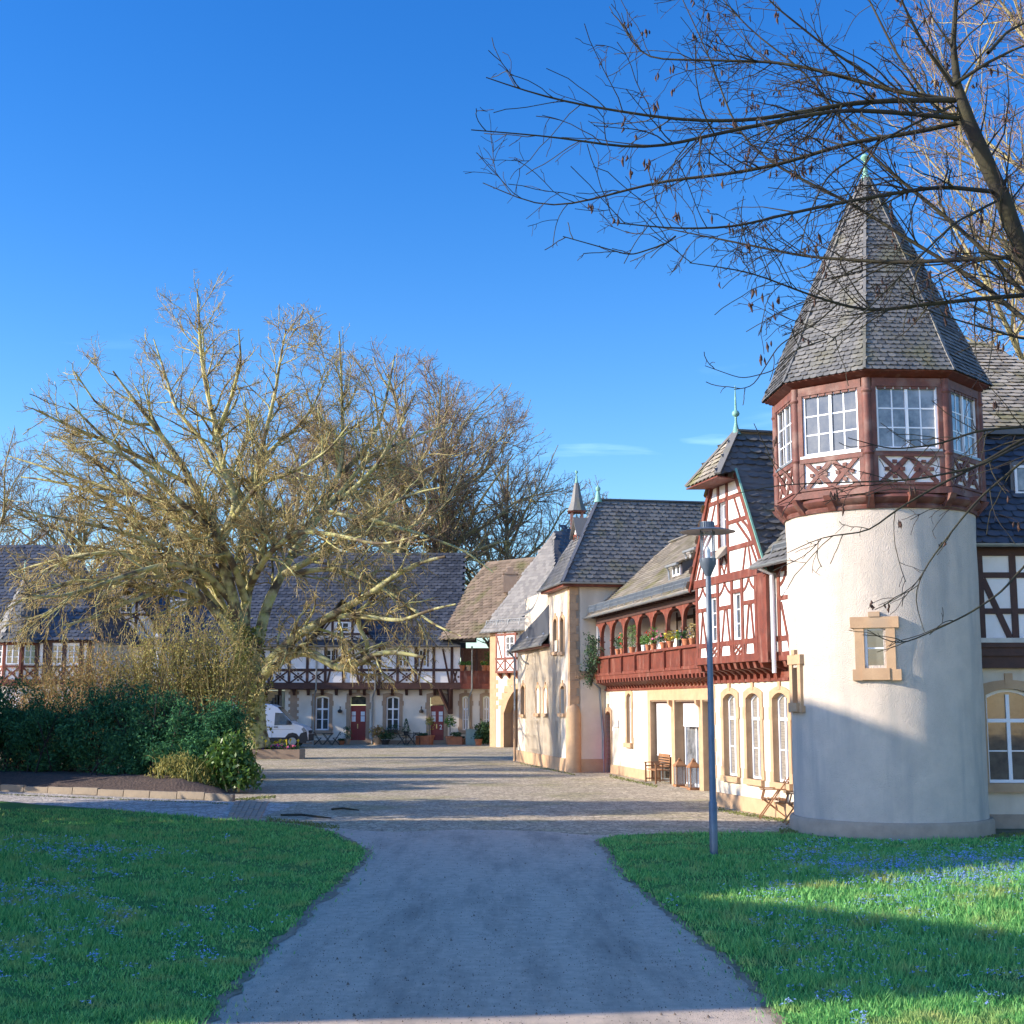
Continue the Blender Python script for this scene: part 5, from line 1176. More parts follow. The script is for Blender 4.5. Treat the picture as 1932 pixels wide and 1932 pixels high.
# ivy up the trunk
n = 5200; tt = rng.uniform(0, 1, n) ** .8; zz = .1 + 6.2 * tt; c0 = at(484, 1412, YT); an = rng.uniform(0, 2 * np.pi, n)
rr_ = .55 + .35 * rng.uniform(0, 1, n) ** 2 * (1 + .6 * np.sin(zz * 2.1)); C = np.stack([c0.x - .06 * zz + np.cos(an) * rr_ - .12, c0.y + np.sin(an) * rr_, zz], 1)
C = C[(np.cos(an) < .35) | (rng.uniform(0, 1, n) < .25)]
V, F = leaf_quads(C, .075, .8); npmesh('ivy', V, F, ivy, plane)

def bush(name, label, cat, base, blobs, m, n, size, asp=.45, clus=14, cr=.14, stems=0, stem_m=None, group=None, upb=0., fill=.55):
    root = thing(name, label, cat, base, group=group); C = []
    vol = np.array([b[3] * b[4] * b[5] for b in blobs]); w_ = vol / vol.sum()
    for (x, y, z, rx, ry, rz), wt in zip(blobs, w_):
        k = max(4, int(n * wt / clus)); d = nrm(rng.normal(size=(k, 3))); r = rng.uniform(fill, 1.0, k)[:, None] ** .6 * (1 + .16 * np.sin(d[:, :1] * 7 + d[:, 2:] * 5 + x))
        c = np.array([x, y, z]) + d * r * np.array([rx, ry, rz]); c = np.repeat(c, clus, 0) + rng.normal(size=(k * clus, 3)) * cr; C.append(c)
    C = np.concatenate(C); C = C[C[:, 2] > .12]
    V, F = leaf_quads(C, size, asp, upb); npmesh('foliage', V, F, m, root)
    if stems:
        b = np.array(base); P = []; Rr = []
        for i in range(stems):
            bl = blobs[rng.integers(len(blobs))]; e = np.array(bl[:3]) + nrm(rng.normal(size=3)) * np.array(bl[3:]) * .95; e[2] = max(e[2], 1.0)
            s = np.array([bl[0] + rng.normal() * .35, bl[1] + rng.normal() * .3, .05])
            q = [s, s * .6 + e * .4 + np.array([0, 0, .25]), e]; p_, r_ = resample(q, [.03, .02, .009], 7); P.append(p_); Rr.append(r_)
        P = np.array(P); Rr = np.array(Rr); parts = [tubes(P, Rr, 4)]
        P2, R2 = spawn(P, Rr, dens=2.2, t0=.25, lo=.15, hi=.4, taper=.2, ang=(15, 45), wig=.15, trop=.08, N=5, rr=.7, lmax=1.3, rmin=.008); parts.append(tubes(P2, R2, 3))
        P3, R3 = spawn(P2, R2, dens=3.0, t0=.2, lo=.2, hi=.5, taper=.2, ang=(15, 50), wig=.15, trop=.06, N=3, rr=.8, lmax=.5, rmin=.007); parts.append(tubes(P3, R3, 3))
        V, F = join(parts); npmesh('stems', V, F, stem_m or twig_plane, root)
    return root
for i, (x, y, hgt, w_, lb) in enumerate(((-17.6, 45.6, 3.3, 1.6, 'leftmost dark green yew bush of the row, cut by the left edge'), (-15.3, 44.8, 3.1, 1.5, 'second dark yew bush from the left, with a gap below it'), (-13.1, 44.0, 3.2, 1.5, 'middle dark yew bush standing below the white lamp'),
        (-11.2, 43.0, 2.8, 1.3, 'dark yew bush just left of the end of the row'), (-9.6, 42.2, 2.55, 1.2, 'rightmost dark yew bush beside the bright laurel'))):
    bl = [(x, y, hgt * .45, w_ * .95, .9, hgt * .4)]
    for k in range(13):
        zz = rng.uniform(.2, .88) * hgt; sp = 1.05 * (1 - .25 * zz / hgt); bl.append((x + rng.uniform(-1, 1) * w_ * sp, y + rng.uniform(-1, .8) * .95, zz, rng.uniform(.35, .62), rng.uniform(.35, .55), rng.uniform(.28, .5)))
    for k in range(6): bl.append((x + rng.uniform(-1, 1) * w_, y + rng.uniform(-.4, .4), hgt * rng.uniform(.85, 1.0), .22, .22, rng.uniform(.25, .45)))
    bush('yew_bush', lb, 'bush', (x, y, 0), bl, yew, 17000, .062, .35, 16, .11, stems=26, stem_m=twig_dark, group='yew bushes in the shrub bed', fill=.3, upb=.4)
# flowering shrubs behind the yews
for x, y, h_, w_, m, lb, nn in ((-15.2, 49.5, 5.0, 1.8, budred, 'reddish-brown bare shrub left of the white lamp', 7000), (-12.6, 49, 6.0, 2.0, forsy, 'tall yellow-green budding shrub right of the white lamp', 9000), (-10.6, 48.8, 5.9, 1.6, forsy, 'bright yellow-green budding shrub against the plane trunk', 10500), (-17.6, 50.5, 4.3, 1.6, budred, 'brown twiggy shrub behind the leftmost yews', 6000)):
    bl = [(x, y, h_ * .5, w_, 1.3, h_ * .48), (x + .5, y - .4, h_ * .62, w_ * .8, 1, h_ * .36), (x - .6, y + .2, h_ * .45, w_ * .8, 1, h_ * .4)]
    bush('budding_shrub', lb, 'shrub', (x, y, 0), bl, m, nn, .042, .6, 4, .25, stems=120, group='budding shrubs behind the yews', upb=.6, fill=.1)
bush('laurel_bush', 'bright green glossy laurel bush at the corner of the bed', 'bush', (-8.2, 40.8, 0), [(-8.35, 40.8, .95, .62, .6, .8), (-7.95, 40.6, .55, .5, .5, .5), (-8.8, 41.0, .6, .6, .5, .55)], laurel, 4200, .085, .45, 5, .12, stems=14, upb=.5, fill=.3)
bush('grassy_shrub', 'arching yellow-green stems in front of the last yew', 'shrub', (-9.8, 40.6, 0), [(-9.9, 40.6, .6, .7, .5, .5), (-9.3, 40.3, .4, .6, .4, .35)], forsy, 1800, .06, .25, 4, .1, stems=30, stem_m=ivy, upb=1.4)

# background and side trees
def bg_tree(name, label, x, y, h, spread, r_, nl=8, fork=.3, dens=(2.7, 2.6, 3.6), mt=bark_far, mtw=twig_far, rmin=(.03, .02, .0135), group=None, lmax=(5, 2.3, 1.1), lean=(0, 0)):
    lev = [dict(dens=dens[0] * .7, t0=.2, lo=.25, hi=.5, taper=.3, ang=(22, 50), wig=.12, trop=.07, N=7, rr=.55, lmax=lmax[0], rmin=rmin[0]),
           dict(dens=dens[1], t0=.1, lo=.25, hi=.55, taper=.3, ang=(22, 55), wig=.16, trop=.04, N=5, rr=.6, lmax=lmax[1], rmin=rmin[1]),
           dict(dens=dens[2], t0=.1, lo=.3, hi=.7, taper=.3, ang=(30, 65), wig=.28, trop=.03, N=3, rr=.7, lmax=lmax[2], rmin=rmin[2])]
    return build_tree(name, label, 'tree', (x, y, 0), auto_limbs((x, y, -.1), h, spread, r_, nl, fork, lean), mt, mtw, lev, group, n0=12, keep=lambda p: (((p[:, 0] - x) / (spread * 1.35)) ** 2 + ((p[:, 1] - y) / (spread * 1.35)) ** 2 + ((p[:, 2] - h * .60) / (h * .47)) ** 2) < 1)[0]
G_ = 'tall bare trees behind the courtyard house'
bg_tree('bare_tree', 'broad bare tree rising behind the roof, just right of the plane tree', at(735, 1000, 101).x, 101, 28.5, 10.0, .6, 17, .36, group=G_)
bg_tree('bare_tree', 'tall bare tree with forked upper limbs left of the pointed gatehouse roof', at(830, 1000, 104).x, 104, 27, 9.0, .6, 17, .36, group=G_)
bg_tree('bare_tree', 'lower bare tree peeping over the gatehouse roof beside the bell turret', at(960, 1000, 108).x, 108, 22.5, 8.5, .5, 12, .3, group=G_)
bg_tree('bare_tree', 'small bare tree above the slate ridge right of the bell turret', at(1135, 900, 112).x, 112, 20.5, 3.6, .3, 8, .3, group=G_)
bg_tree('bare_tree', 'faint bare tree showing between the chimney and the red gable', at(1312, 900, 95).x, 95, 17.0, 3.4, .3, 7, .3, group=G_)
bg_tree('bare_tree', 'bare tree at the left edge beyond the bay house', at(-10, 900, 100).x, 100, 22, 9, .5, 12, .3, group=G_)
bg_tree('bare_tree', 'dense bare tree behind the left crown of the plane tree', at(160, 1000, 104).x, 104, 21, 10, .5, 13, .3, group=G_)
bg_tree('bare_tree', 'bare tree behind the trunk of the plane tree', at(560, 1000, 106).x, 106, 25, 10, .5, 15, .3, group=G_)
bg_tree('lichened_tree', 'sunlit yellow-lichened bare tree at the right edge behind the roadside wing', 18.7, 41, 30, 6.5, .32, 20, .2, mt=bark_far, mtw=twig_far, rmin=(.018, .013, .009), dens=(2.6, 3.0, 4.0))
bg_tree('bare_tree', 'tall bare tree left of the frame that throws its shadow on the corner house', -27, 51.5, 21, 5.5, .45, 9, .35, group='trees left of the frame')
for x, y, h_, w_, lb in ((-17.6, 32.4, 9.8, 3.6, 'unseen evergreen added left of the lawn to shade the side path'), (-22.5, 43, 8.2, 3.2, 'unseen evergreen added beside the shrub bed to shade the hedge')):
    bush('shade_evergreen', lb, 'tree', (x, y, 0), [(x, y, h_ * .3, w_, w_, h_ * .3), (x, y, h_ * .6, w_ * .75, w_ * .75, h_ * .3), (x, y, h_ * .82, w_ * .45, w_ * .45, h_ * .2)], yew, 9000, .22, .5, 10, .35, stems=6, stem_m=bark_dark, group='unseen evergreens added for shade')  # out-of-view trees added to shade the hedge and the side path

# ---- the overhanging tree at the right
def tr(pts, y0, y1, r0, r1): return trace(pts, y0, y1, r0, r1)
fg = []
fg.append(([Vector((7.6, 14.6, -.1)), Vector((7.5, 14.6, 2.4)), Vector((6.7, 14.4, 5.2)), at(1932, 512, 14.2), at(1914, 446, 14.1), at(1903, 368, 14), at(1864, 323, 14), at(1825, 240, 13.9), at(1797, 161, 13.8), at(1790, 60, 13.8), at(1814, -60, 13.8)], [.24, .20, .15, .105, .098, .10, .095, .09, .05, .03, .02]))
T = lambda *a: fg.append(tr(*a))
T([(1803, 189), (1691, 189), (1597, 195), (1485, 217), (1413, 228), (1301, 228), (1212, 217), (1079, 195), (995, 173), (917, 146)], 13.9, 13.0, .042, .007)
T([(1808, 223), (1691, 212), (1580, 206), (1413, 240), (1335, 256), (1246, 278), (1168, 278), (1095, 265), (1023, 256), (889, 245)], 13.9, 12.2, .038, .007)
T([(1815, 230), (1725, 251), (1608, 267), (1468, 312), (1357, 331), (1257, 340), (1168, 362), (1090, 384), (1023, 393), (911, 345)], 14, 14.6, .038, .007)
T([(1875, 362), (1775, 351), (1636, 373), (1496, 401), (1385, 429), (1274, 432), (1157, 420)], 14, 12.6, .034, .007)
T([(1274, 446), (1257, 460), (1190, 482), (1062, 446)], 12.9, 12.4, .014, .006)
T([(1908, 485), (1691, 496), (1524, 485), (1357, 451), (1246, 429)], 14.2, 15.5, .036, .007)
T([(1932, 557), (1858, 563), (1747, 574), (1647, 588), (1580, 574), (1513, 551), (1413, 512), (1301, 496)], 14.5, 13.0, .036, .006)
T([(1797, 189), (1691, 173), (1552, 134), (1468, 117), (1346, 114), (1212, 111), (1168, 39)], 13.9, 14.6, .038, .007)
T([(1960, 620), (1932, 607), (1858, 535), (1747, 473), (1608, 384), (1457, 312), (1390, 251), (1340, 111), (1279, -20)], 14.8, 16.2, .045, .008)
T([(1975, 590), (1932, 557), (1858, 473), (1775, 401), (1663, 312), (1608, 256), (1524, 139), (1413, 56), (1346, -22)], 14.8, 15.6, .045, .008)
T([(1960, 800), (1932, 805), (1847, 812), (1764, 840), (1680, 848), (1600, 826)], 14.5, 13.5, .024, .006)
T([(1975, 815), (1932, 827), (1848, 877), (1765, 918), (1681, 968), (1640, 1005), (1557, 1010), (1486, 1043)], 14.6, 13.8, .026, .005)
T([(1975, 1030), (1932, 1068), (1889, 1118), (1827, 1159), (1765, 1188), (1711, 1213), (1677, 1213), (1636, 1188)], 14.4, 13.6, .020, .005)
T([(1975, 840), (1932, 868), (1848, 939), (1806, 989), (1744, 1072), (1723, 1126), (1744, 1192)], 14.5, 13.8, .022, .005)
T([(1975, 825), (1932, 835), (1847, 881), (1723, 906), (1598, 910), (1474, 914), (1390, 931)], 14.5, 13.2, .022, .005)
T([(1560, 640), (1500, 660), (1460, 700), (1400, 715), (1330, 690)], 13.6, 13.2, .010, .005)
T([(1580, 574), (1540, 610), (1470, 650), (1420, 730), (1385, 735)], 13.8, 13.2, .012, .005)
T([(1864, 100), (1900, 60), (1960, 30)], 13.9, 14.2, .03, .012); T([(1797, 161), (1860, 120), (1920, 90), (1990, 70)], 13.8, 13.6, .03, .012)
T([(1825, 240), (1760, 200), (1690, 100), (1640, 0), (1610, -60)], 13.9, 14.8, .03, .008); T([(1797, 161), (1740, 80), (1700, 0), (1690, -60)], 13.8, 13.2, .03, .008)
T([(1797, 200), (1690, 250), (1560, 330), (1520, 420), (1510, 480)], 13.9, 13.0, .02, .006); T([(1690, 175), (1560, 90), (1460, 10), (1400, -60)], 14.1, 13.6, .022, .007)
T([(1903, 368), (1800, 420), (1700, 520), (1620, 600), (1560, 650)], 14, 13, .02, .006); T([(1975, 640), (1932, 640), (1860, 620), (1760, 590), (1700, 560)], 14.8, 14.2, .022, .006)
fg.append(([Vector((6.9, 14.45, 4.8)), at(2100, 830, 14.6), at(1975, 820, 14.55)], [.09, .05, .03])); fg.append(([Vector((7.4, 14.55, 3.2)), at(2120, 960, 14.5), at(1975, 1030, 14.4)], [.07, .04, .025])); fg.append(([Vector((6.9, 14.45, 4.9)), at(2080, 690, 14.8), at(1972, 605, 14.8)], [.1, .07, .05]))
lev = [dict(dens=6.0, t0=.05, lo=.12, hi=.34, taper=.3, ang=(25, 60), wig=.13, trop=.0, N=7, rr=.5, lmax=1.15, rcap=.0125, rmin=.0055),
       dict(dens=5.4, t0=.1, lo=.25, hi=.6, taper=.3, ang=(30, 65), wig=.17, trop=-.03, N=5, rr=.6, lmax=.65, rmin=.0045),
       dict(dens=6.5, t0=.1, lo=.3, hi=.6, taper=.2, ang=(30, 70), wig=.2, trop=-.05, N=3, rr=.8, lmax=.252, rmin=.0036)]
def keep_fg(p):      # the low sprays in front of the tower stay thin
    return (p[:, 0] > -.55 * p[:, 1] / 14) & ~((p[:, 2] < 6.3) & (rng.uniform(0, 1, len(p)) < .45)) & ~((p[:, 0] < 1.5) & (rng.uniform(0, 1, len(p)) < .25))
fg = [(p_, np.array(r_) * (.74 if k_ else .92)) for k_, (p_, r_) in enumerate(fg)]
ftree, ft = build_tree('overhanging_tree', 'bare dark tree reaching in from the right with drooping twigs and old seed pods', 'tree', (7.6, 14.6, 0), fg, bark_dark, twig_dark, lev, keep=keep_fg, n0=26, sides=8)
tips_ = ft[1][0][:, -1]; tips_ = tips_[rng.permutation(len(tips_))[:170]]; C = []; 
V = []; F = []
for p in tips_:
    for k in range(rng.integers(1, 5)):
        q = p + rng.normal(size=3) * .022; l_ = rng.uniform(.04, .11); pts = np.array([[q, q + [rng.normal() * .006, rng.normal() * .006, -l_ * .5], q + [rng.normal() * .012, rng.normal() * .012, -l_]]])
        V.append(pts); F.append(np.array([[.003, .015, .005]]))
Vv, Ff = tubes(np.concatenate(V), np.concatenate(F), 4); tag(npmesh('seed_pods', Vv, Ff, podm, ftree), kind='stuff')
# ------------------------------------------------------------------ grass and squills
def snoise(x, y, s=1.0, k=0.0):
    x = x * s; y = y * s
    return (np.sin(x * 1.3 + 2.1 * np.sin(y * .7 + k)) + np.sin(y * 1.7 + 1.7 * np.sin(x * .9 + k * 2)) + np.sin((x + y) * 2.3 + k) * .6 + np.sin((x - y) * 4.1 + k * 3) * .4) / 3
def inside(px, py, poly):
    c = np.zeros(len(px), bool); n = len(poly); j = n - 1
    for i in range(n):
        xi, yi, xj, yj = poly[i][0], poly[i][1], poly[j][0], poly[j][1]
        if yi != yj: c ^= ((yi > py) != (yj > py)) & (px < (xj - xi) * (py - yi) / (yj - yi) + xi)
        j = i
    return c
def lawn(poly, x0, x1, y0, y1, n, label, name='grass', lush=None):
    y = 1 / (1 / y0 - rng.uniform(0, 1, n) * (1 / y0 - 1 / y1)); x = rng.uniform(x0, x1, n)
    ok = (np.abs(x) < y * .40 + .5) | ((np.abs(x) < y * .40 + 6) & (rng.uniform(0, 1, len(x)) < .6))
    x, y = x[ok], y[ok]
    q_ = np.where(rng.uniform(0, 1, len(x)) < .12, .22, .05); jx, jy = x + rng.normal(size=len(x)) * q_, y + rng.normal(size=len(x)) * q_
    ok = inside(jx, jy, poly); x, y = x[ok], y[ok]; nz_ = snoise(x, y, 1.6) ; n2 = snoise(x, y, 5.5, 1.3)
    ok = rng.uniform(0, 1, len(x)) < np.clip(.70 + .6 * nz_ + .45 * n2, .04, 1); x, y, nz_, n2 = x[ok], y[ok], nz_[ok], n2[ok]
    k = len(x); far = np.clip(y / 12, 1, 2.4); h = rng.uniform(.022, .055, k) * (1 + .35 * nz_ + .35 * n2) * (1 + .25 * (far - 1))
    if lush is not None: h = h * (1 + 1.7 * lush(x, y) * rng.uniform(.3, 1, k))
    wd = rng.uniform(.004, .008, k) * far * 1.15; a = rng.uniform(0, 2 * np.pi, k); lean = h * rng.uniform(.2, .9, k); b = rng.uniform(0, 2 * np.pi, k)
    z = .016
    V = np.stack([np.stack([x - wd * np.cos(a), y - wd * np.sin(a), np.full(k, z)], 1), np.stack([x + wd * np.cos(a), y + wd * np.sin(a), np.full(k, z)], 1),
                  np.stack([x + lean * np.cos(b), y + lean * np.sin(b), z + h], 1)], 1).reshape(-1, 3)
    o = npmesh(name, V, np.arange(3 * k).reshape(-1, 3), GM); tag(o, label, 'grass', kind='stuff'); return o
dg = lambda x, y, cx_, cy_, rx, ry: np.exp(-(((x - cx_) / rx) ** 2 + ((y - cy_) / ry) ** 2))
lushR = lambda x, y: np.clip(dg(x, y, 6.5, 21.5, 3.2, 2.6) + dg(x, y, 5.5, 16.5, 2.2, 3) + dg(x, y, 3.3, 14.5, 1, 3), 0, 1)
lushL = lambda x, y: np.clip(dg(x, y, -6.5, 16.5, 2.0, 2.6) + dg(x, y, -9, 24.5, 2.5, 3), 0, 1)
lawn([(p[0], p[1]) for p in left_poly], -15, -1, 8.3, 34, 480000, 'short green grass of the left lawn', lush=lushL)
lawn([(p[0], p[1]) for p in right_poly], 1.4, 15, 8.3, 30, 480000, 'short green grass of the right lawn', lush=lushR)
# grass tufts creeping over the path edges and cracks
def squills(spots, label):
    V = []
    for (u, v, ru, rv, n) in spots:
        nc = max(3, n // 7); cu = u + rng.normal(size=nc) * ru; cv = v + rng.normal(size=nc) * rv; ci = rng.integers(0, nc, n)
        uu = cu[ci] + rng.normal(size=n) * 10; vv = cv[ci] + rng.normal(size=n) * 3.6
        for a, b in zip(uu, vv):
            if b < 1585: continue
            p = gp(a, b); V.append((p.x, p.y))
    V = np.array(V); ok = inside(V[:, 0], V[:, 1], [(p[0], p[1]) for p in left_poly]) | inside(V[:, 0], V[:, 1], [(p[0], p[1]) for p in right_poly]); V = V[ok]
    n = len(V); z = rng.uniform(.05, .11, n); Vs = []; 
    for pt in range(5):
        a = pt * 2 * np.pi / 5 + rng.uniform(0, 1, n); s = rng.uniform(.009, .017, n) * np.clip(V[:, 1] / 17, .9, 1.5); t = rng.uniform(-.3, .8, n)
        dx, dy = np.cos(a) * s, np.sin(a) * s
        Vs.append(np.stack([np.stack([V[:, 0], V[:, 1], z], 1), np.stack([V[:, 0] + dx - dy * .45, V[:, 1] + dy + dx * .45, z + s * t], 1), np.stack([V[:, 0] + dx * 1.5, V[:, 1] + dy * 1.5, z + s * t * 1.2], 1), np.stack([V[:, 0] + dx + dy * .45, V[:, 1] + dy - dx * .45, z + s * t], 1)], 1).reshape(-1, 4, 3))
    A = np.stack(Vs, 1).reshape(-1, 3); o = npmesh('squill_flowers', A, np.arange(len(A)).reshape(-1, 4), scilla); tag(o, label, 'flowers', kind='stuff')
squills([(1750, 1640, 130, 18, 1900), (1880, 1650, 70, 22, 1100), (1600, 1650, 60, 14, 350), (1520, 1612, 50, 10, 160), (1700, 1700, 160, 14, 330), (1480, 1690, 30, 8, 60), (1500, 1745, 30, 16, 70), (1545, 1790, 40, 12, 90), (1720, 1830, 130, 50, 320), (1580, 1860, 80, 40, 160), (1650, 1740, 160, 25, 260)], 'blue squill flowers scattered over the right lawn')
squills([(70, 1600, 80, 16, 420), (180, 1612, 80, 16, 300), (60, 1690, 60, 16, 260), (130, 1750, 130, 50, 520), (350, 1720, 150, 50, 200), (260, 1770, 90, 50, 30), (60, 1830, 50, 20, 30), (200, 1670, 90, 20, 26)], 'blue squill flowers scattered over the left lawn')
def gritty(n, name, label, m=None, x0=-3, x1=3.8, s0=.004, s1=.012):
    y = 1 / rng.uniform(1 / 30, 1 / 10.8, n) ; x = rng.uniform(x0, x1, n); s = rng.uniform(s0, s1, n)
    V = np.stack([np.stack([x + s * np.cos(a) * rng.uniform(.5, 1, n), y + s * np.sin(a) * rng.uniform(.5, 1, n), np.full(n, .012 if k < 3 else .02)], 1) for k, a in enumerate((0, 2.1, 4.2))] + [np.stack([x, y, .012 + s], 1)], 1).reshape(-1, 3)
    b = np.arange(n)[:, None] * 4; F = np.concatenate([b + np.array([[0, 1, 3]]), b + np.array([[1, 2, 3]]), b + np.array([[2, 0, 3]])])
    tag(npmesh(name, V, F, m or soil), label, 'debris', kind='stuff')
gritty(2600, 'path_grit', 'dark crumbs of soil and bark lying on the path')
gritty(6000, 'path_gravel', 'pale gravel crumbs lying on the path', kerb_m, s0=.003, s1=.010)
gritty(420, 'dead_leaves', 'brown dead leaves lying over the lawns and path', twig_far, -11, 10, .012, .028)
def moss_edge(u0, v0, u1, v1, n, sp):
    t = rng.uniform(0, 1, n); P = np.array([tuple(gp(u0 + (u1 - u0) * a, v0 + (v1 - v0) * a + rng.normal() * sp)) for a in t]); h = rng.uniform(.008, .035, n); a = rng.uniform(0, 6.3, n); w_ = rng.uniform(.01, .03, n)
    return np.stack([P + np.stack([-w_ * np.cos(a), -w_ * np.sin(a), 0 * a], 1), P + np.stack([w_ * np.cos(a), w_ * np.sin(a), 0 * a], 1), P + np.stack([0 * a, 0 * a, h], 1)], 1).reshape(-1, 3)
V = np.concatenate([moss_edge(440, 1510, 520, 1503, 700, 1.5), moss_edge(0, 1499, 430, 1517, 900, .5), moss_edge(500, 1545, 640, 1562, 700, 2.5), moss_edge(980, 1440, 1085, 1462, 500, 1), moss_edge(1150, 1464, 1240, 1484, 700, 1.5), moss_edge(1355, 1528, 1500, 1552, 800, 2), moss_edge(1470, 1568, 1540, 1566, 500, 2.5), moss_edge(1850, 1578, 1932, 1574, 300, 2)])
tag(npmesh('weeds', V, np.arange(len(V)).reshape(-1, 3), moss), 'green moss and weeds along kerbs and wall feet', 'weeds', kind='stuff')

# ------------------------------------------------------------------ street lamps
def street_lamp(label, loc, Hh, m, g):
    t = thing('street_lamp', label, 'street lamp', (0, 0, 0), group='disc-topped street lamps')
    b = MB(); b.tube([(0, 0, -.02), (0, 0, .9), (0, 0, .92), (0, 0, Hh - .95)], [.072, .072, .058, .048], 16); b.build('pole', m, t, smooth=True)
    b = MB(); b.lathe([(.058, Hh - .97), (.07, Hh - .93), (.15, Hh - .76), (.152, Hh - .66), (.05, Hh - .655)], (0, 0), 20); b.build('lamp_holder', m, t, smooth=True)
    b = MB(); b.lathe([(.115, Hh - .655), (.115, Hh - .17)], (0, 0), 20); gl = b.build('lamp_glass', g, t, smooth=True)
    b = MB(); b.lathe([(.04, Hh - .66), (.05, Hh - .52), (.02, Hh - .45)], (0, 0), 10); b.build('bulb', white_paint, gl)
    b = MB()
    for k in range(4): a = k * math.pi / 2 + .5; b.tube([(.15 * math.cos(a), .15 * math.sin(a), Hh - .72), (.15 * math.cos(a), .15 * math.sin(a), Hh - .16)], .012, 6)
    b.build('rods', m, t)
    b = MB(); b.lathe([(.02, Hh - .135), (.3, Hh - .15), (.5, Hh - .185), (.505, Hh - .178), (.3, Hh - .13), (.15, Hh - .115), (.02, Hh - .11)], (0, 0), 40); b.build('disc_reflector', m, t, smooth=True)
    b = MB(); b.lathe([(.12, Hh - .12), (.12, Hh), (.02, Hh + .004)], (0, 0), 20)
    for k in range(20): a = k * math.pi / 10; b.bar((.125 * math.cos(a), .125 * math.sin(a), Hh - .11), (.125 * math.cos(a), .125 * math.sin(a), Hh - .01), .015)
    b.build('cap', m, t); t.location = loc; return t
lp = gp(1347, 1614)
street_lamp('tall grey street lamp with a wide disc top standing on the right lawn', (lp.x, lp.y, 0), 5.83, lamp_metal, lamp_glass)
street_lamp('pale distant street lamp rising behind the yew bushes', (at(299, 1200, 62.6).x, 62.6, 0), at(299, 1196, 62.6).z, white_paint, lamp_glass)

# ------------------------------------------------------------------ furniture by the gabled house
def folding_chair(m, arms=True, name='folding_chair'):
    t = thing(name, 'x', 'chair', (0, 0, 0)); W = .27
    b = MB()
    for i in range(6): y = -.22 + i * .085; b.box(-W + .02, W - .02, y, y + .06, .44, .46)
    b.box(-W + .02, -W + .05, -.24, .28, .42, .44); b.box(W - .05, W - .02, -.24, .28, .42, .44); b.build('seat', m, t)
    b = MB()
    for i in range(6): z = .55 + i * .062; y = .26 + (z - .44) * .22; b.box(-W + .03, W - .03, y - .008, y + .01, z, z + .045)
    b.build('backrest', m, t)
    for s in (-1, 1):
        b = MB(); x = s * (W - .01); b.bar((x, -.33, 0), (x, .36, .95), .028, .04, (1, 0, 0)); b.build('leg', m, t)
        b = MB(); x = s * (W - .04); b.bar((x, .33, 0), (x, -.22, .43), .028, .04, (1, 0, 0)); b.build('leg', m, t)
        if arms: b = MB(); x = s * (W + .01); b.box(x - .03, x + .03, -.30, .33, .66, .685); b.bar((x, -.26, .42), (x, -.2, .66), .03, .03, (1, 0, 0)); b.build('armrest', m, t)
    return t
def wbox(*a): pass
c0_ = folding_chair(wood); c0_['label'] = 'wooden folding armchair standing free in front of the gable wall'; c0_['group'] = 'teak folding chairs by the round tower'
def put(o, p, rz): o.location = (p[0], p[1], p[2] if len(p) > 2 else 0); o.rotation_euler = (0, 0, rz)
fA = math.atan2(U.e.y, U.e.x) - math.pi   # chair (facing -y) turned to face away from the wall
p = gp(1452, 1545); put(c0_, (p.x + .12, p.y + .12, 0), R(-90 - 8))
c1_ = dup(c0_, (6.28, 30.15, 0), R(-94), 'wooden folding armchair half hidden behind the round tower')
def bench(m):
    t = thing('garden_bench', 'small slatted teak bench with armrests beside the tall white blind', 'bench', (0, 0, 0)); W = .62; b = MB()
    for i in range(5): y = -.24 + i * .1; b.box(-W, W, y, y + .08, .42, .445)
    b.build('seat', m, t); b = MB()
    for z in (.52, .60, .68, .76, .84): b.box(-W, W, .24, .262, z, z + .045)
    b.box(-W, W, .235, .27, .89, .95); b.build('backrest', m, t)
    for x in (-W, W - .05):
        for y in (-.26, .235):
            b = MB(); b.box(x, x + .05, y, y + .05, 0, .64 if y < 0 else .92); b.build('leg', m, t)
        b = MB(); b.box(x - .01, x + .06, -.28, .25, .64, .67); b.box(x + .01, x + .04, -.22, .24, .52, .56); b.box(x + .01, x + .04, -.02, .02, .55, .65); b.box(x + .01, x + .04, -.22, .24, .10, .14); b.box(x + .012, x + .038, -.02, .02, .13, .53); b.build('armrest', m, t)
    return t
def lantern(label, p, h=.9, w_=.16):
    t = thing('lantern', label, 'lantern', (0, 0, 0), group='tall wooden lanterns by the glass door'); b = MB(); b.box(-w_ - .02, w_ + .02, -w_ - .02, w_ + .02, 0, .07)
    for x in (-w_, w_ - .03):
        for y in (-w_, w_ - .03): b.box(x, x + .03, y, y + .03, .07, h * .70)
    b.box(-w_ - .02, w_ + .02, -w_ - .02, w_ + .02, h * .70, h * .74); b.build('frame', wood, t)
    b = MB(); b.prism([(x * (w_ + .02), y * (w_ + .02), h * .74) for x, y in ((-1, -1), (1, -1), (1, 1), (-1, 1))], [(x * .07, y * .07, h * .88) for x, y in ((-1, -1), (1, -1), (1, 1), (-1, 1))]); b.box(-.06, .06, -.06, .06, h * .88, h * .93); b.lathe([(.03, h * .93), (.045, h * .96), (.02, h)], (0, 0), 8); b.build('lantern_roof', wood, t)
    b = MB(); b.box(-w_ + .01, w_ - .01, -w_ + .01, w_ - .01, .08, h * .69); b.build('pane', lamp_glass, t); t.location = p; t.rotation_euler = (0, 0, R(10)); return t
bn = bench(wood); q = E.P(6.5, 0, .12); ea = math.atan2(E.n.y, E.n.x); put(bn, (q.x, q.y, 0), ea + math.pi / 2)
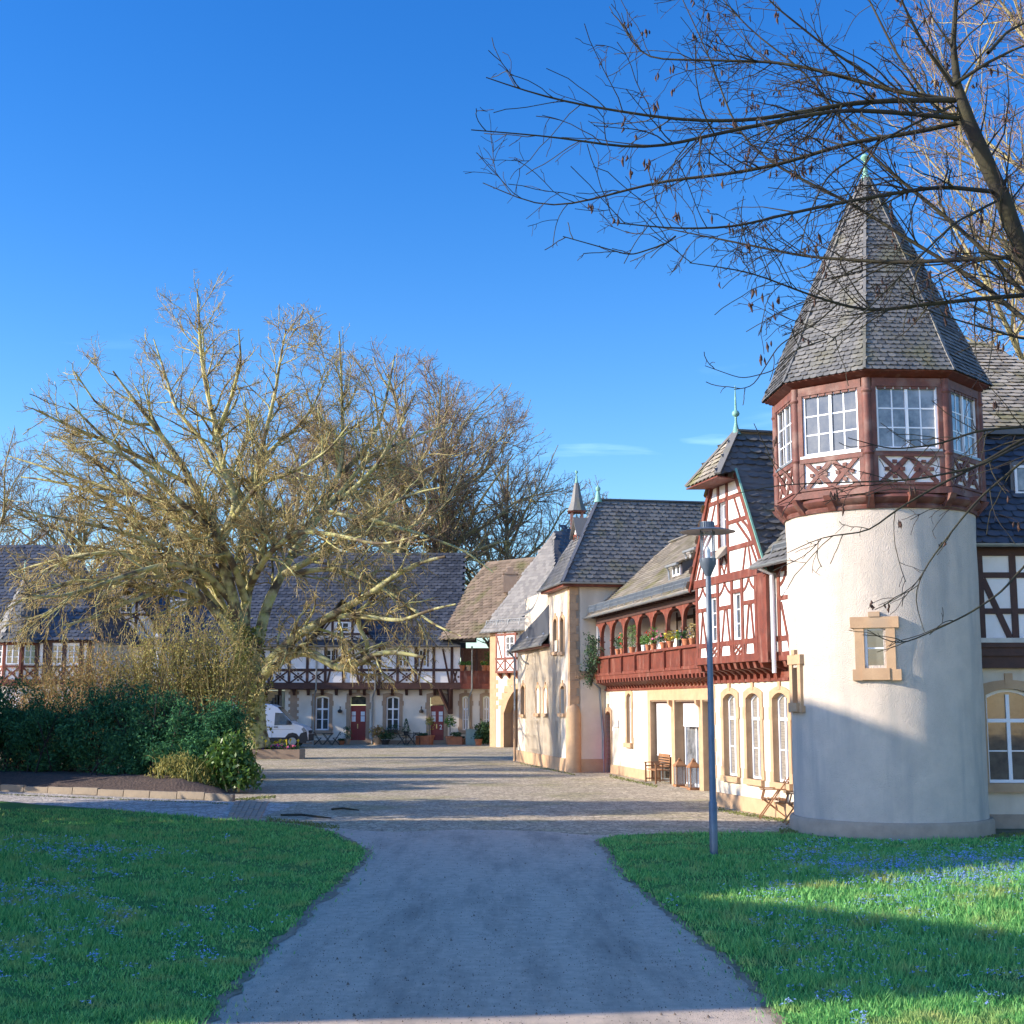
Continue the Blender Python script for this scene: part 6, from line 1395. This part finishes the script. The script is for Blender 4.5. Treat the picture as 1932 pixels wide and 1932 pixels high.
q = gp(1286, 1484); lantern('tall wooden lantern with pointed lid between the two stone piers', (q.x - .05, q.y, 0))
q = E.P(10.3, 0, .12); lantern('tall wooden lantern tucked behind the right-hand stone pier', (q.x, q.y, 0), .95)
mb = MB(); f = E.off(.1); fbox(mb, f, 8.7, 9.7, 0, .025, -.5, -.02); tag(mb.build('doormat', wood), 'brown doormat lying before the glass door', 'doormat')
mb = MB(); f = E.off(-.05)
for s in (8.85, 9.0): fbox(mb, f, s, s + .1, .026, .09, -.3, -.02); fbox(mb, f, s + .01, s + .09, .09, .13, -.3, -.17)
tag(mb.build('pair_of_shoes', plinth_m), 'pair of pale shoes left on the doormat', 'shoes')
# ------------------------------------------------------------------ pot plants
def pot_plant(name, label, cat, p, r, h, m, kind='bush', lm=potgreen, ph=.4, pr=None, group=None, flower=None, box=False):
    t = thing(name, label, cat, (0, 0, 0), group=group); b = MB()
    if box: b.box(-r, r, -r * .7, r * .7, 0, h); b.box(-r - .02, r + .02, -r * .7 - .02, r * .7 + .02, h - .04, h + .01)
    else: b.lathe([(r * .68, 0), (r * .95, h * .82), (r * 1.08, h * .82), (r * 1.08, h), (r * .9, h), (r * .85, h * .9)], (0, 0), 14)
    b.build('pot', m, t, smooth=not box); pr = pr or r * 1.5; n = 260
    if kind == 'bush': C = nrm(rng.normal(size=(n, 3))) * rng.uniform(.3, 1, (n, 1)) * np.array([pr, pr, ph * .55]) + np.array([0, 0, h + ph * .45])
    elif kind == 'cone': z = rng.uniform(0, 1, n); a = rng.uniform(0, 6.3, n); q = pr * (1 - z) * rng.uniform(.6, 1, n) + .03; C = np.stack([q * np.cos(a), q * np.sin(a), h + z * ph], 1)
    elif kind == 'standard': C = nrm(rng.normal(size=(n, 3))) * rng.uniform(.4, 1, (n, 1)) * pr + np.array([0, 0, h + ph - pr])
    elif kind == 'upright': C = np.stack([rng.normal(size=n) * pr * .45, rng.normal(size=n) * pr * .45, h + rng.uniform(0, 1, n) * ph], 1)
    elif kind == 'trail': C = np.stack([rng.normal(size=n) * pr * .6, rng.normal(size=n) * pr * .5, h + rng.uniform(-1, .6, n) * ph], 1)
    if kind in ('standard', 'upright'):
        b = MB(); b.tube([(0, 0, h * .85), (0, 0, h + ph * .85)], .015 + .01 * (kind == 'standard'), 5); b.build('stem', twig_dark, t)
    V, F = leaf_quads(C, max(.03, pr * .16), .5); npmesh('foliage', V, F, lm, t, world=False)
    if flower:
        k = 14; C = nrm(rng.normal(size=(k, 3))) * np.array([pr, pr, ph * .5]) * .9 + np.array([0, 0, h + ph * .6]); V, F = leaf_quads(C, .035, 1.0); npmesh('flowers', V, F, flower, t, world=False)
    t.location = p; return t
fl_red = mat('red flowers', (.65, .02, .02), rough=.6); fl_yel = mat('yellow flowers', (.75, .55, .03), rough=.6); fl_pink = mat('pink flowers', (.65, .12, .25), rough=.6); fl_vio = mat('violet flowers', (.22, .10, .40), rough=.6)
Lg = 'pot plants on the loggia rail'
def rail(u, **k): s = S(BF, u, 1235)[0]; q = BF.P(s, 0, -.04); return (q.x, q.y, 4.365)
for u, lb, kind, lm, ph, r, fl in ((1164, 'leafy pot plant in the second loggia bay from the left', 'bush', potdark, .5, .12, None), (1172, 'terracotta pot with reddish stems against the third loggia post', 'upright', potgreen, .55, .10, fl_red), (1191, 'tall bright green pot plant in the third loggia bay', 'upright', potgreen, .75, .14, None), (1213, 'white pot with small green plant, leftmost of the red-flower cluster', 'bush', potgreen, .35, .11, None),
        (1221, 'pot plant with one red bloom in the middle loggia bay', 'bush', potgreen, .45, .12, fl_red), (1231, 'terracotta pot with spiky leaves beside the red bloom', 'upright', potgreen, .55, .12, fl_pink), (1250, 'low terracotta pot with dry heather in the fifth bay', 'bush', potdark, .3, .15, fl_pink), (1263, 'terracotta bowl with sparse yellow plant right of the dry heather', 'bush', forsy, .35, .13, fl_yel),
        (1280, 'small black pot with yellow primrose in the sixth bay', 'bush', potgreen, .3, .10, fl_yel), (1293, 'large terracotta pot with violet flowers near the gable', 'bush', potdark, .28, .16, fl_vio), (1304, 'terracotta pot with dry grass against the red gable', 'upright', twig_plane, .45, .12, None)):
    pot_plant('pot_plant', lb, 'pot plant', rail(u), r * .85, .20, white_paint if u == 1213 else (dark_metal if u == 1280 else terracotta), kind, lm, ph, r * 1.5, Lg, fl)
# climber at the loggia end
P0_ = []; R0_ = []
for i in range(9):
    s = -.5 + rng.uniform(0, 1.2); q = [E.P(-.55 + rng.uniform(-.1, .2), 3.7 if i % 2 else 3.3, .62), E.P(s, 4.3, .7), E.P(s + rng.normal() * .4, 4.7 + rng.uniform(0, .5), .7)]; a, b = resample(q, [.02, .015, .008], 8); P0_.append(a); R0_.append(b)
t = thing('climbing_plant', 'scraggly climber spilling over the left end of the loggia rail', 'climber', E.P(-.55, 3.3, .62)); P0_, R0_ = np.array(P0_), np.array(R0_); P1_, R1_ = spawn(P0_, R0_, dens=5, t0=.1, lo=.2, hi=.5, taper=.2, ang=(30, 80), wig=.25, trop=-.1, N=4, rr=.7, lmax=.5, rmin=.007)
V, F = join([tubes(P0_, R0_, 4), tubes(P1_, R1_, 3)]); npmesh('stems', V, F, twig_dark, t); V, F = leaf_quads(np.repeat(P1_.reshape(-1, 3), 5, 0) + rng.normal(size=(len(P1_) * 20, 3)) * .06, .04, .6); npmesh('foliage', V, F, potdark, t)
q = E.P(10.2, 0, -.35); pot_plant('pot_plant', 'slender green conifer in a pot inside the shop-front recess', 'pot plant', (q.x, q.y, 0), .15, .3, terracotta, 'upright', potgreen, 1.0, .22)
# far yard furniture
def bistro_chair(): 
    t = thing('bistro_chair', 'x', 'chair', (0, 0, 0)); b = MB()
    for i in range(4): b.box(-.2, .2, -.2 + i * .1, -.12 + i * .1, .44, .46)
    b.build('seat', dark_metal, t); b = MB()
    for z in (.62, .74): b.box(-.2, .2, .26, .28, z, z + .05)
    b.build('backrest', dark_metal, t)
    for s in (-.2, .2):
        b = MB(); b.bar((s, -.25, 0), (s, .28, .84), .03); b.build('leg', dark_metal, t); b = MB(); b.bar((s * .9, .25, 0), (s * .9, -.2, .45), .03); b.build('leg', dark_metal, t)
    return t
def bistro_table():
    t = thing('bistro_table', 'x', 'table', (0, 0, 0)); b = MB(); b.box(-.33, .33, -.3, .3, .71, .74); b.build('tabletop', dark_metal, t)
    for s in (-.28, .28): b = MB(); b.bar((-.28, s, 0), (.28, s, .71), .035); b.build('leg', dark_metal, t); b = MB(); b.bar((.28, s * .9, 0), (-.28, s * .9, .71), .035); b.build('leg', dark_metal, t)
    return t
YF = 87.6; fx = lambda u: at(u, 1400, YF).x
bc = bistro_chair(); bc['group'] = 'dark bistro chairs in front of the courtyard house'; tb = bistro_table(); tb['group'] = 'dark bistro tables in front of the courtyard house'
bc['label'] = 'dark bistro chair nearest the white van'; put(bc, (fx(600), YF, 0), R(90)); dup(bc, (fx(634), YF, 0), R(-90), 'dark bistro chair left of the first red door, facing left')
dup(bc, (fx(757), YF, 0), R(90), 'dark bistro chair below the window between the red doors'); dup(bc, (fx(786), YF + .1, 0), R(180), 'dark bistro chair right of the second table, back to the yard')
tb['label'] = 'dark bistro table below the leftmost stone-framed window'; put(tb, (fx(618), YF, 0), 0); dup(tb, (fx(776), YF, 0), 0, 'dark bistro table below the window between the red doors')
Pg = 'plant pots along the courtyard house'
def fp(u, lb, r, h, m, kind, lm, ph, pr=None, fl=None, box=False, Y=None, z=0):
    Yq = Y or 88.3; pot_plant('pot_plant', lb, 'pot plant', (at(u, 1400, Yq).x, Yq, z), r, h, m, kind, lm, ph, pr, Pg, fl, box)
fp(645, 'small squat brown pot right of the first bistro chairs', .2, .25, terracotta, 'bush', potdark, .15); fp(655, 'small pot with a spindly plant left of the first red door', .2, .35, stone_far, 'upright', potdark, .8, .3)
fp(711, 'pale urn with a reddish bushy plant right of the first red door', .28, .45, stone, 'bush', budred, .8, .55); fp(727, 'dark low bushy pot plant beside the pale urn', .3, .3, dark_metal, 'bush', potdark, .6, .55)
fp(797, 'wide brown wooden planter box left of the second red door', .42, .55, terracotta, 'bush', potdark, .2, .4, None, True); fp(811, 'terracotta pot with a yellow-green standard tree left of the second red door', .3, .6, terracotta, 'standard', forsy, 1.25, .33, fl_yel)
fp(849, 'terracotta pot with a green standard tree right of the second red door', .3, .55, terracotta, 'standard', potgreen, 1.35, .42); fp(861, 'square terracotta planter with low greenery under the strut', .38, .5, terracotta, 'bush', potdark, .35, .4, None, True)
fp(872, 'small terracotta pot left of the grey-green cabinet', .22, .4, terracotta, 'bush', potdark, .15, .2); fp(903, 'terracotta pot in front of the big dark shrub', .25, .4, terracotta, 'bush', potdark, .2, .25, Y=86.6)
bush('potted_shrub', 'large dark evergreen shrub under the rightmost narrow window', 'shrub', (at(914, 1400, 87).x, 87, 0), [(at(914, 1400, 87).x, 87, .75, .55, .5, .65)], potdark, 1500, .09, .5, 6, .1, stems=5, stem_m=twig_dark)
q = BG.P(bs(767), bz(1385), .26); pot_plant('pot_plant', 'dark cone-shaped topiary on the sill right of the double window', 'pot plant', (q.x, q.y - .0, bz(1386)), .2, .22, dark_metal, 'cone', potdark, .8, .3, Pg)
mb = MB(); x_ = q.x; mb.box(x_ - .25, x_ + .25, q.y - .25, q.y + .22, bz(1386) - .05, bz(1386)); mb.bar((x_, q.y, 0), (x_, q.y, bz(1386) - .05), .06); mb.box(x_ - .2, x_ + .2, q.y - .2, q.y + .2, 0, .04); tag(mb.build('plant_stand', dark_metal), 'slim dark stand carrying the cone topiary', 'plant stand')
q = BG.P(bs(742), 0, .2); pot_plant('pot_plant', 'trailing plant in a hanging box under the window between the doors', 'pot plant', (q.x, q.y, bz(1382)), .3, .2, dark_metal, 'trail', potdark, .55, .35, Pg, None, True)
for u, lb, m in ((872, 'orange pot left on the brown far parapet', terracotta), (885, 'pale pot in the middle of the brown far parapet', stone), (914, 'terracotta pot with yellow bloom on the brown far parapet', terracotta), (922, 'terracotta pot with tall leaves at the gatehouse end of the far parapet', terracotta)):
    q = BU.P(bs(u), 0, -.05); pot_plant('pot_plant', lb, 'pot plant', (q.x, q.y, bz(1266) + .005), .2, .35, m, 'upright' if u > 915 else 'bush', potgreen, .9 if u > 915 else .3, .3, 'pots on the far parapet', fl_yel if u == 914 else None)
cab = mat('grey-green cabinet', (.26, .34, .31), (.20, .27, .25), 3, .5)
t = thing('utility_cabinet', 'grey-green utility cabinet against the far house wall', 'cabinet', (at(890, 1400, 88).x, 88, 0)); mb = MB(); x_ = at(890, 1400, 88).x; mb.box(x_ - .37, x_ + .37, 87.8, 88.25, .05, .95); mb.box(x_ - .4, x_ + .4, 87.76, 88.28, .95, 1.0); mb.box(x_ - .35, x_ + .35, 87.82, 88.2, 0, .05); mb.build('body', cab, t)
mb = MB(); mb.box(x_ - .33, x_ - .01, 87.785, 87.8, .1, .9); mb.box(x_ + .01, x_ + .33, 87.785, 87.8, .1, .9); dr = mb.build('door', cab, t)
q = gp(949, 1408); mb = MB(); mb.lathe([(.35, 0), (.33, .25), (.22, .42), (.05, .48)], (q.x, q.y), 10); tag(mb.build('guard_stone', plinth_m, smooth=True), 'dark rounded guard stone at the foot of the archway', 'guard stone')
# planter with spring flowers
PX0, PX1 = gp(478, 1432).x, gp(566, 1432).x; PY = 65.2
t = thing('planter', 'low brown stone planter full of spring flowers beside the plane tree', 'planter', ((PX0 + PX1) / 2, PY + .8, 0)); mb = MB()
for a, b, c, d in ((PX0 - 1.5, PX1, PY, PY + .15), (PX0 - 1.5, PX1, PY + 1.65, PY + 1.8), (PX1 - .15, PX1, PY + .15, PY + 1.65), (PX0 - 1.5, PX0 - 1.35, PY + .15, PY + 1.65)): mb.box(a, b, c, d, 0, .45)
mb.build('stone_border', stone_far, t); mb = MB(); mb.box(PX0 - 1.35, PX1 - .15, PY + .15, PY + 1.65, 0, .38); mb.build('earth', soil, t)
n = 1100; C = np.stack([rng.uniform(PX0 - 1.3, PX1 - .2, n), rng.uniform(PY + .2, PY + 1.6, n), .40 + rng.uniform(0, .22, n)], 1); V, F = leaf_quads(C, .07, .35, 1.0); tag(npmesh('planter_greenery', V, F, laurel), 'green leaves filling the stone planter', 'plants', kind='stuff')
for m, k, lb, zz in ((fl_yel, 26, 'yellow tulips standing in the stone planter', .8), (fl_pink, 60, 'pink primroses low in the stone planter', .55), (fl_vio, 26, 'violet pansies low in the stone planter', .55)):
    C = np.stack([rng.uniform(PX0 - 1.2, PX1 - .25, k), rng.uniform(PY + .2, PY + 1.5, k), zz + rng.uniform(-.08, .1, k)], 1); C = np.repeat(C, 4, 0) + rng.normal(size=(4 * k, 3)) * .025; V, F = leaf_quads(C, .07, .8)
    if m is fl_yel:
        st_ = [(np.array([[c_[0], c_[1], .4], [c_[0], c_[1], c_[2]]])) for c_ in C[::4]]; v2, f2 = tubes(np.array(st_), np.full((k, 2), .012), 3); V, F = join([(V, F), (v2, f2)])
    tag(npmesh('spring_flowers', V, F, m), lb, 'flowers', kind='stuff')
# dark rods laid in for the shadow lines of drain slots in the paving
for (u0, v0, u1, v1), lb in (((530, 1540, 625, 1545), 'long dark line of drain-slot shadow on the paving near the lawn'), ((625, 1529, 678, 1530), 'short dark line of drain-slot shadow farther right on the cobbles')):
    a, b = gp(u0, v0), gp(u1, v1); mb = MB(); mb.tube([a + Vector((0, 0, .03)), a.lerp(b, .4) + Vector((0, .1, .05)), a.lerp(b, .7) + Vector((0, -.02, .04)), b + Vector((0, 0, .02))], [.025, .03, .025, .012], 6); tag(mb.build('slot_shadow', bark_dark), lb, 'shadow line')

# ------------------------------------------------------------------ white delivery van
vp = mat('white van paint', (.62, .64, .68), rough=.28, spec=.6, coat=.5); vblack = mat('black van plastic', (.03, .03, .033), rough=.6); rubber = mat('tyre rubber', (.02, .02, .02), rough=.85)
t = thing('delivery_van', 'white high-roofed delivery van parked behind the plane trunk, nose to the right', 'van', (0, 0, 0))
prof = [(-.10, .30), (0, .42), (.0, .78), (-.05, 1.02), (-.22, 1.22), (-.55, 1.36), (-.88, 1.43), (-1.05, 1.56), (-1.92, 2.42), (-2.25, 2.56), (-2.9, 2.62), (-5.85, 2.60), (-5.98, 2.5), (-6.0, .45), (-5.9, .32)]
HWv = 1.02
def vhw(z): return HWv if z < 1.3 else HWv - (z - 1.3) * .13
mb = MB(); nP = len(prof)
rings = []
for sgn, ins in ((-1, 0), (-1, 1), (1, 1), (1, 0)):
    ring = []
    for x, z in prof:
        y = sgn * (vhw(z) - (0 if ins == 0 else 0)); ring.append((x, y, z))
    rings.append(ring)
cxv, czv = -3.0, 1.4
def shrink(ring, k, dy): return [(cxv + (x - cxv) * k, y + dy, czv + (z - czv) * (k - (1 - k) * .6)) for x, y, z in ring]
R_ = [shrink(rings[0], .985, 0), [(x, y + .06, z) for x, y, z in rings[0]], [(x, y - .06, z) for x, y, z in rings[3]], shrink(rings[3], .985, 0)]
for r_ in R_: mb.v += r_
mb.f.append(tuple(range(nP))); mb.f.append(tuple(range(4 * nP - 1, 3 * nP - 1, -1)))
for k in range(3):
    for i in range(nP): mb.f.append((k * nP + i, (k + 1) * nP + i, (k + 1) * nP + (i + 1) % nP, k * nP + (i + 1) % nP))
body = mb.build('body', vp, t)
def vside(pts, name, m, par, out=.012, th=.03):
    b = MB(); b.prism([(x, -(vhw(z) + out), z) for x, z in pts], [(x, -(vhw(z) - th), z) for x, z in pts]); return b.build(name, m, par)
vside([(-2.05, 1.33), (-2.02, 2.08), (-1.55, 2.05), (-.98, 1.46), (-1.0, 1.36)], 'side_window', glass, t)
vside([(-.12, .28), (-5.8, .28), (-5.8, .60), (-.02, .62)], 'sill_cladding', vblack, t, .02)
vside([(.0, .40), (-.10, .98), (-.45, .86), (-.62, .52), (-.35, .3)], 'bumper', vblack, t, .03)
vside([(-.10, 1.0), (-.28, 1.22), (-.42, 1.12), (-.3, .92)], 'headlight', glass_light, t, .03)
b = MB(); b.box8([(-1.10, -.86, 1.55), (-1.10, .86, 1.55), (-1.06, .86, 1.60), (-1.06, -.86, 1.60), (-1.93, -.80, 2.38), (-1.93, .80, 2.38), (-1.88, .80, 2.42), (-1.88, -.80, 2.42)]); b.build('windscreen', glass, t)
b = MB(); b.box(-.02, .035, -.95, .95, .40, .80); b.box(-.04, .02, -.6, .6, .82, 1.02); b.build('front_bumper', vblack, t)
vside([(-1.30, 1.38), (-1.12, 1.38), (-1.08, 1.60), (-1.28, 1.62)], 'wing_mirror', vblack, t, .22)
for x in (-1.95, -2.42): vside([(x - .12, 1.20), (x + .12, 1.20), (x + .12, 1.255), (x - .12, 1.255)], 'door_handle', vblack, t, .03)
b = MB()
for x in (-2.18, -3.6): b.box(x - .006, x + .006, -(HWv + .003), -(HWv - .05), .62, 1.30)
b.box(-5.8, -.9, -(HWv + .004), -(HWv - .05), 1.08, 1.09); b.build('panel_gap', vblack, t)
for x, y in ((-.95, -.90), (-4.6, -.90), (-.95, .90), (-4.6, .90)):
    b = MB(); n = 24; b.v = []; 
    for yy, r_ in ((-.14, .30), (-.14, .35), (-.10, .37), (.10, .37), (.14, .35)): b.v += [(x + r_ * math.cos(6.2832 * j / n), y + yy * (1 if y < 0 else -1), .37 + r_ * math.sin(6.2832 * j / n)) for j in range(n)]
    for k in range(4):
        for j in range(n): b.f.append((k * n + j, k * n + (j + 1) % n, (k + 1) * n + (j + 1) % n, (k + 1) * n + j))
    b.f.append(tuple(range(4 * n, 5 * n))); wh = b.build('wheel', rubber, t)
    b = MB(); s_ = 1 if y < 0 else -1
    for r0, r1 in ((.24, .16), (.11, .0)): b.prism([(x + r0 * math.cos(6.2832 * j / n), y - .145 * s_, .37 + r0 * math.sin(6.2832 * j / n)) for j in range(n)], [(x + r0 * math.cos(6.2832 * j / n), y - (.12 if r0 > .2 else .165) * s_, .37 + r0 * math.sin(6.2832 * j / n)) for j in range(n)])
    b.build('rim', zinc if r0 else zinc, wh)
vside([(-1.42, .3), (-1.38, .62), (-1.2, .84), (-.95, .90), (-.7, .84), (-.5, .6), (-.46, .3)], 'wheel_arch', vblack, t, .006, .2)
t.location = (gp(581, 1411).x, 82.9, 0)
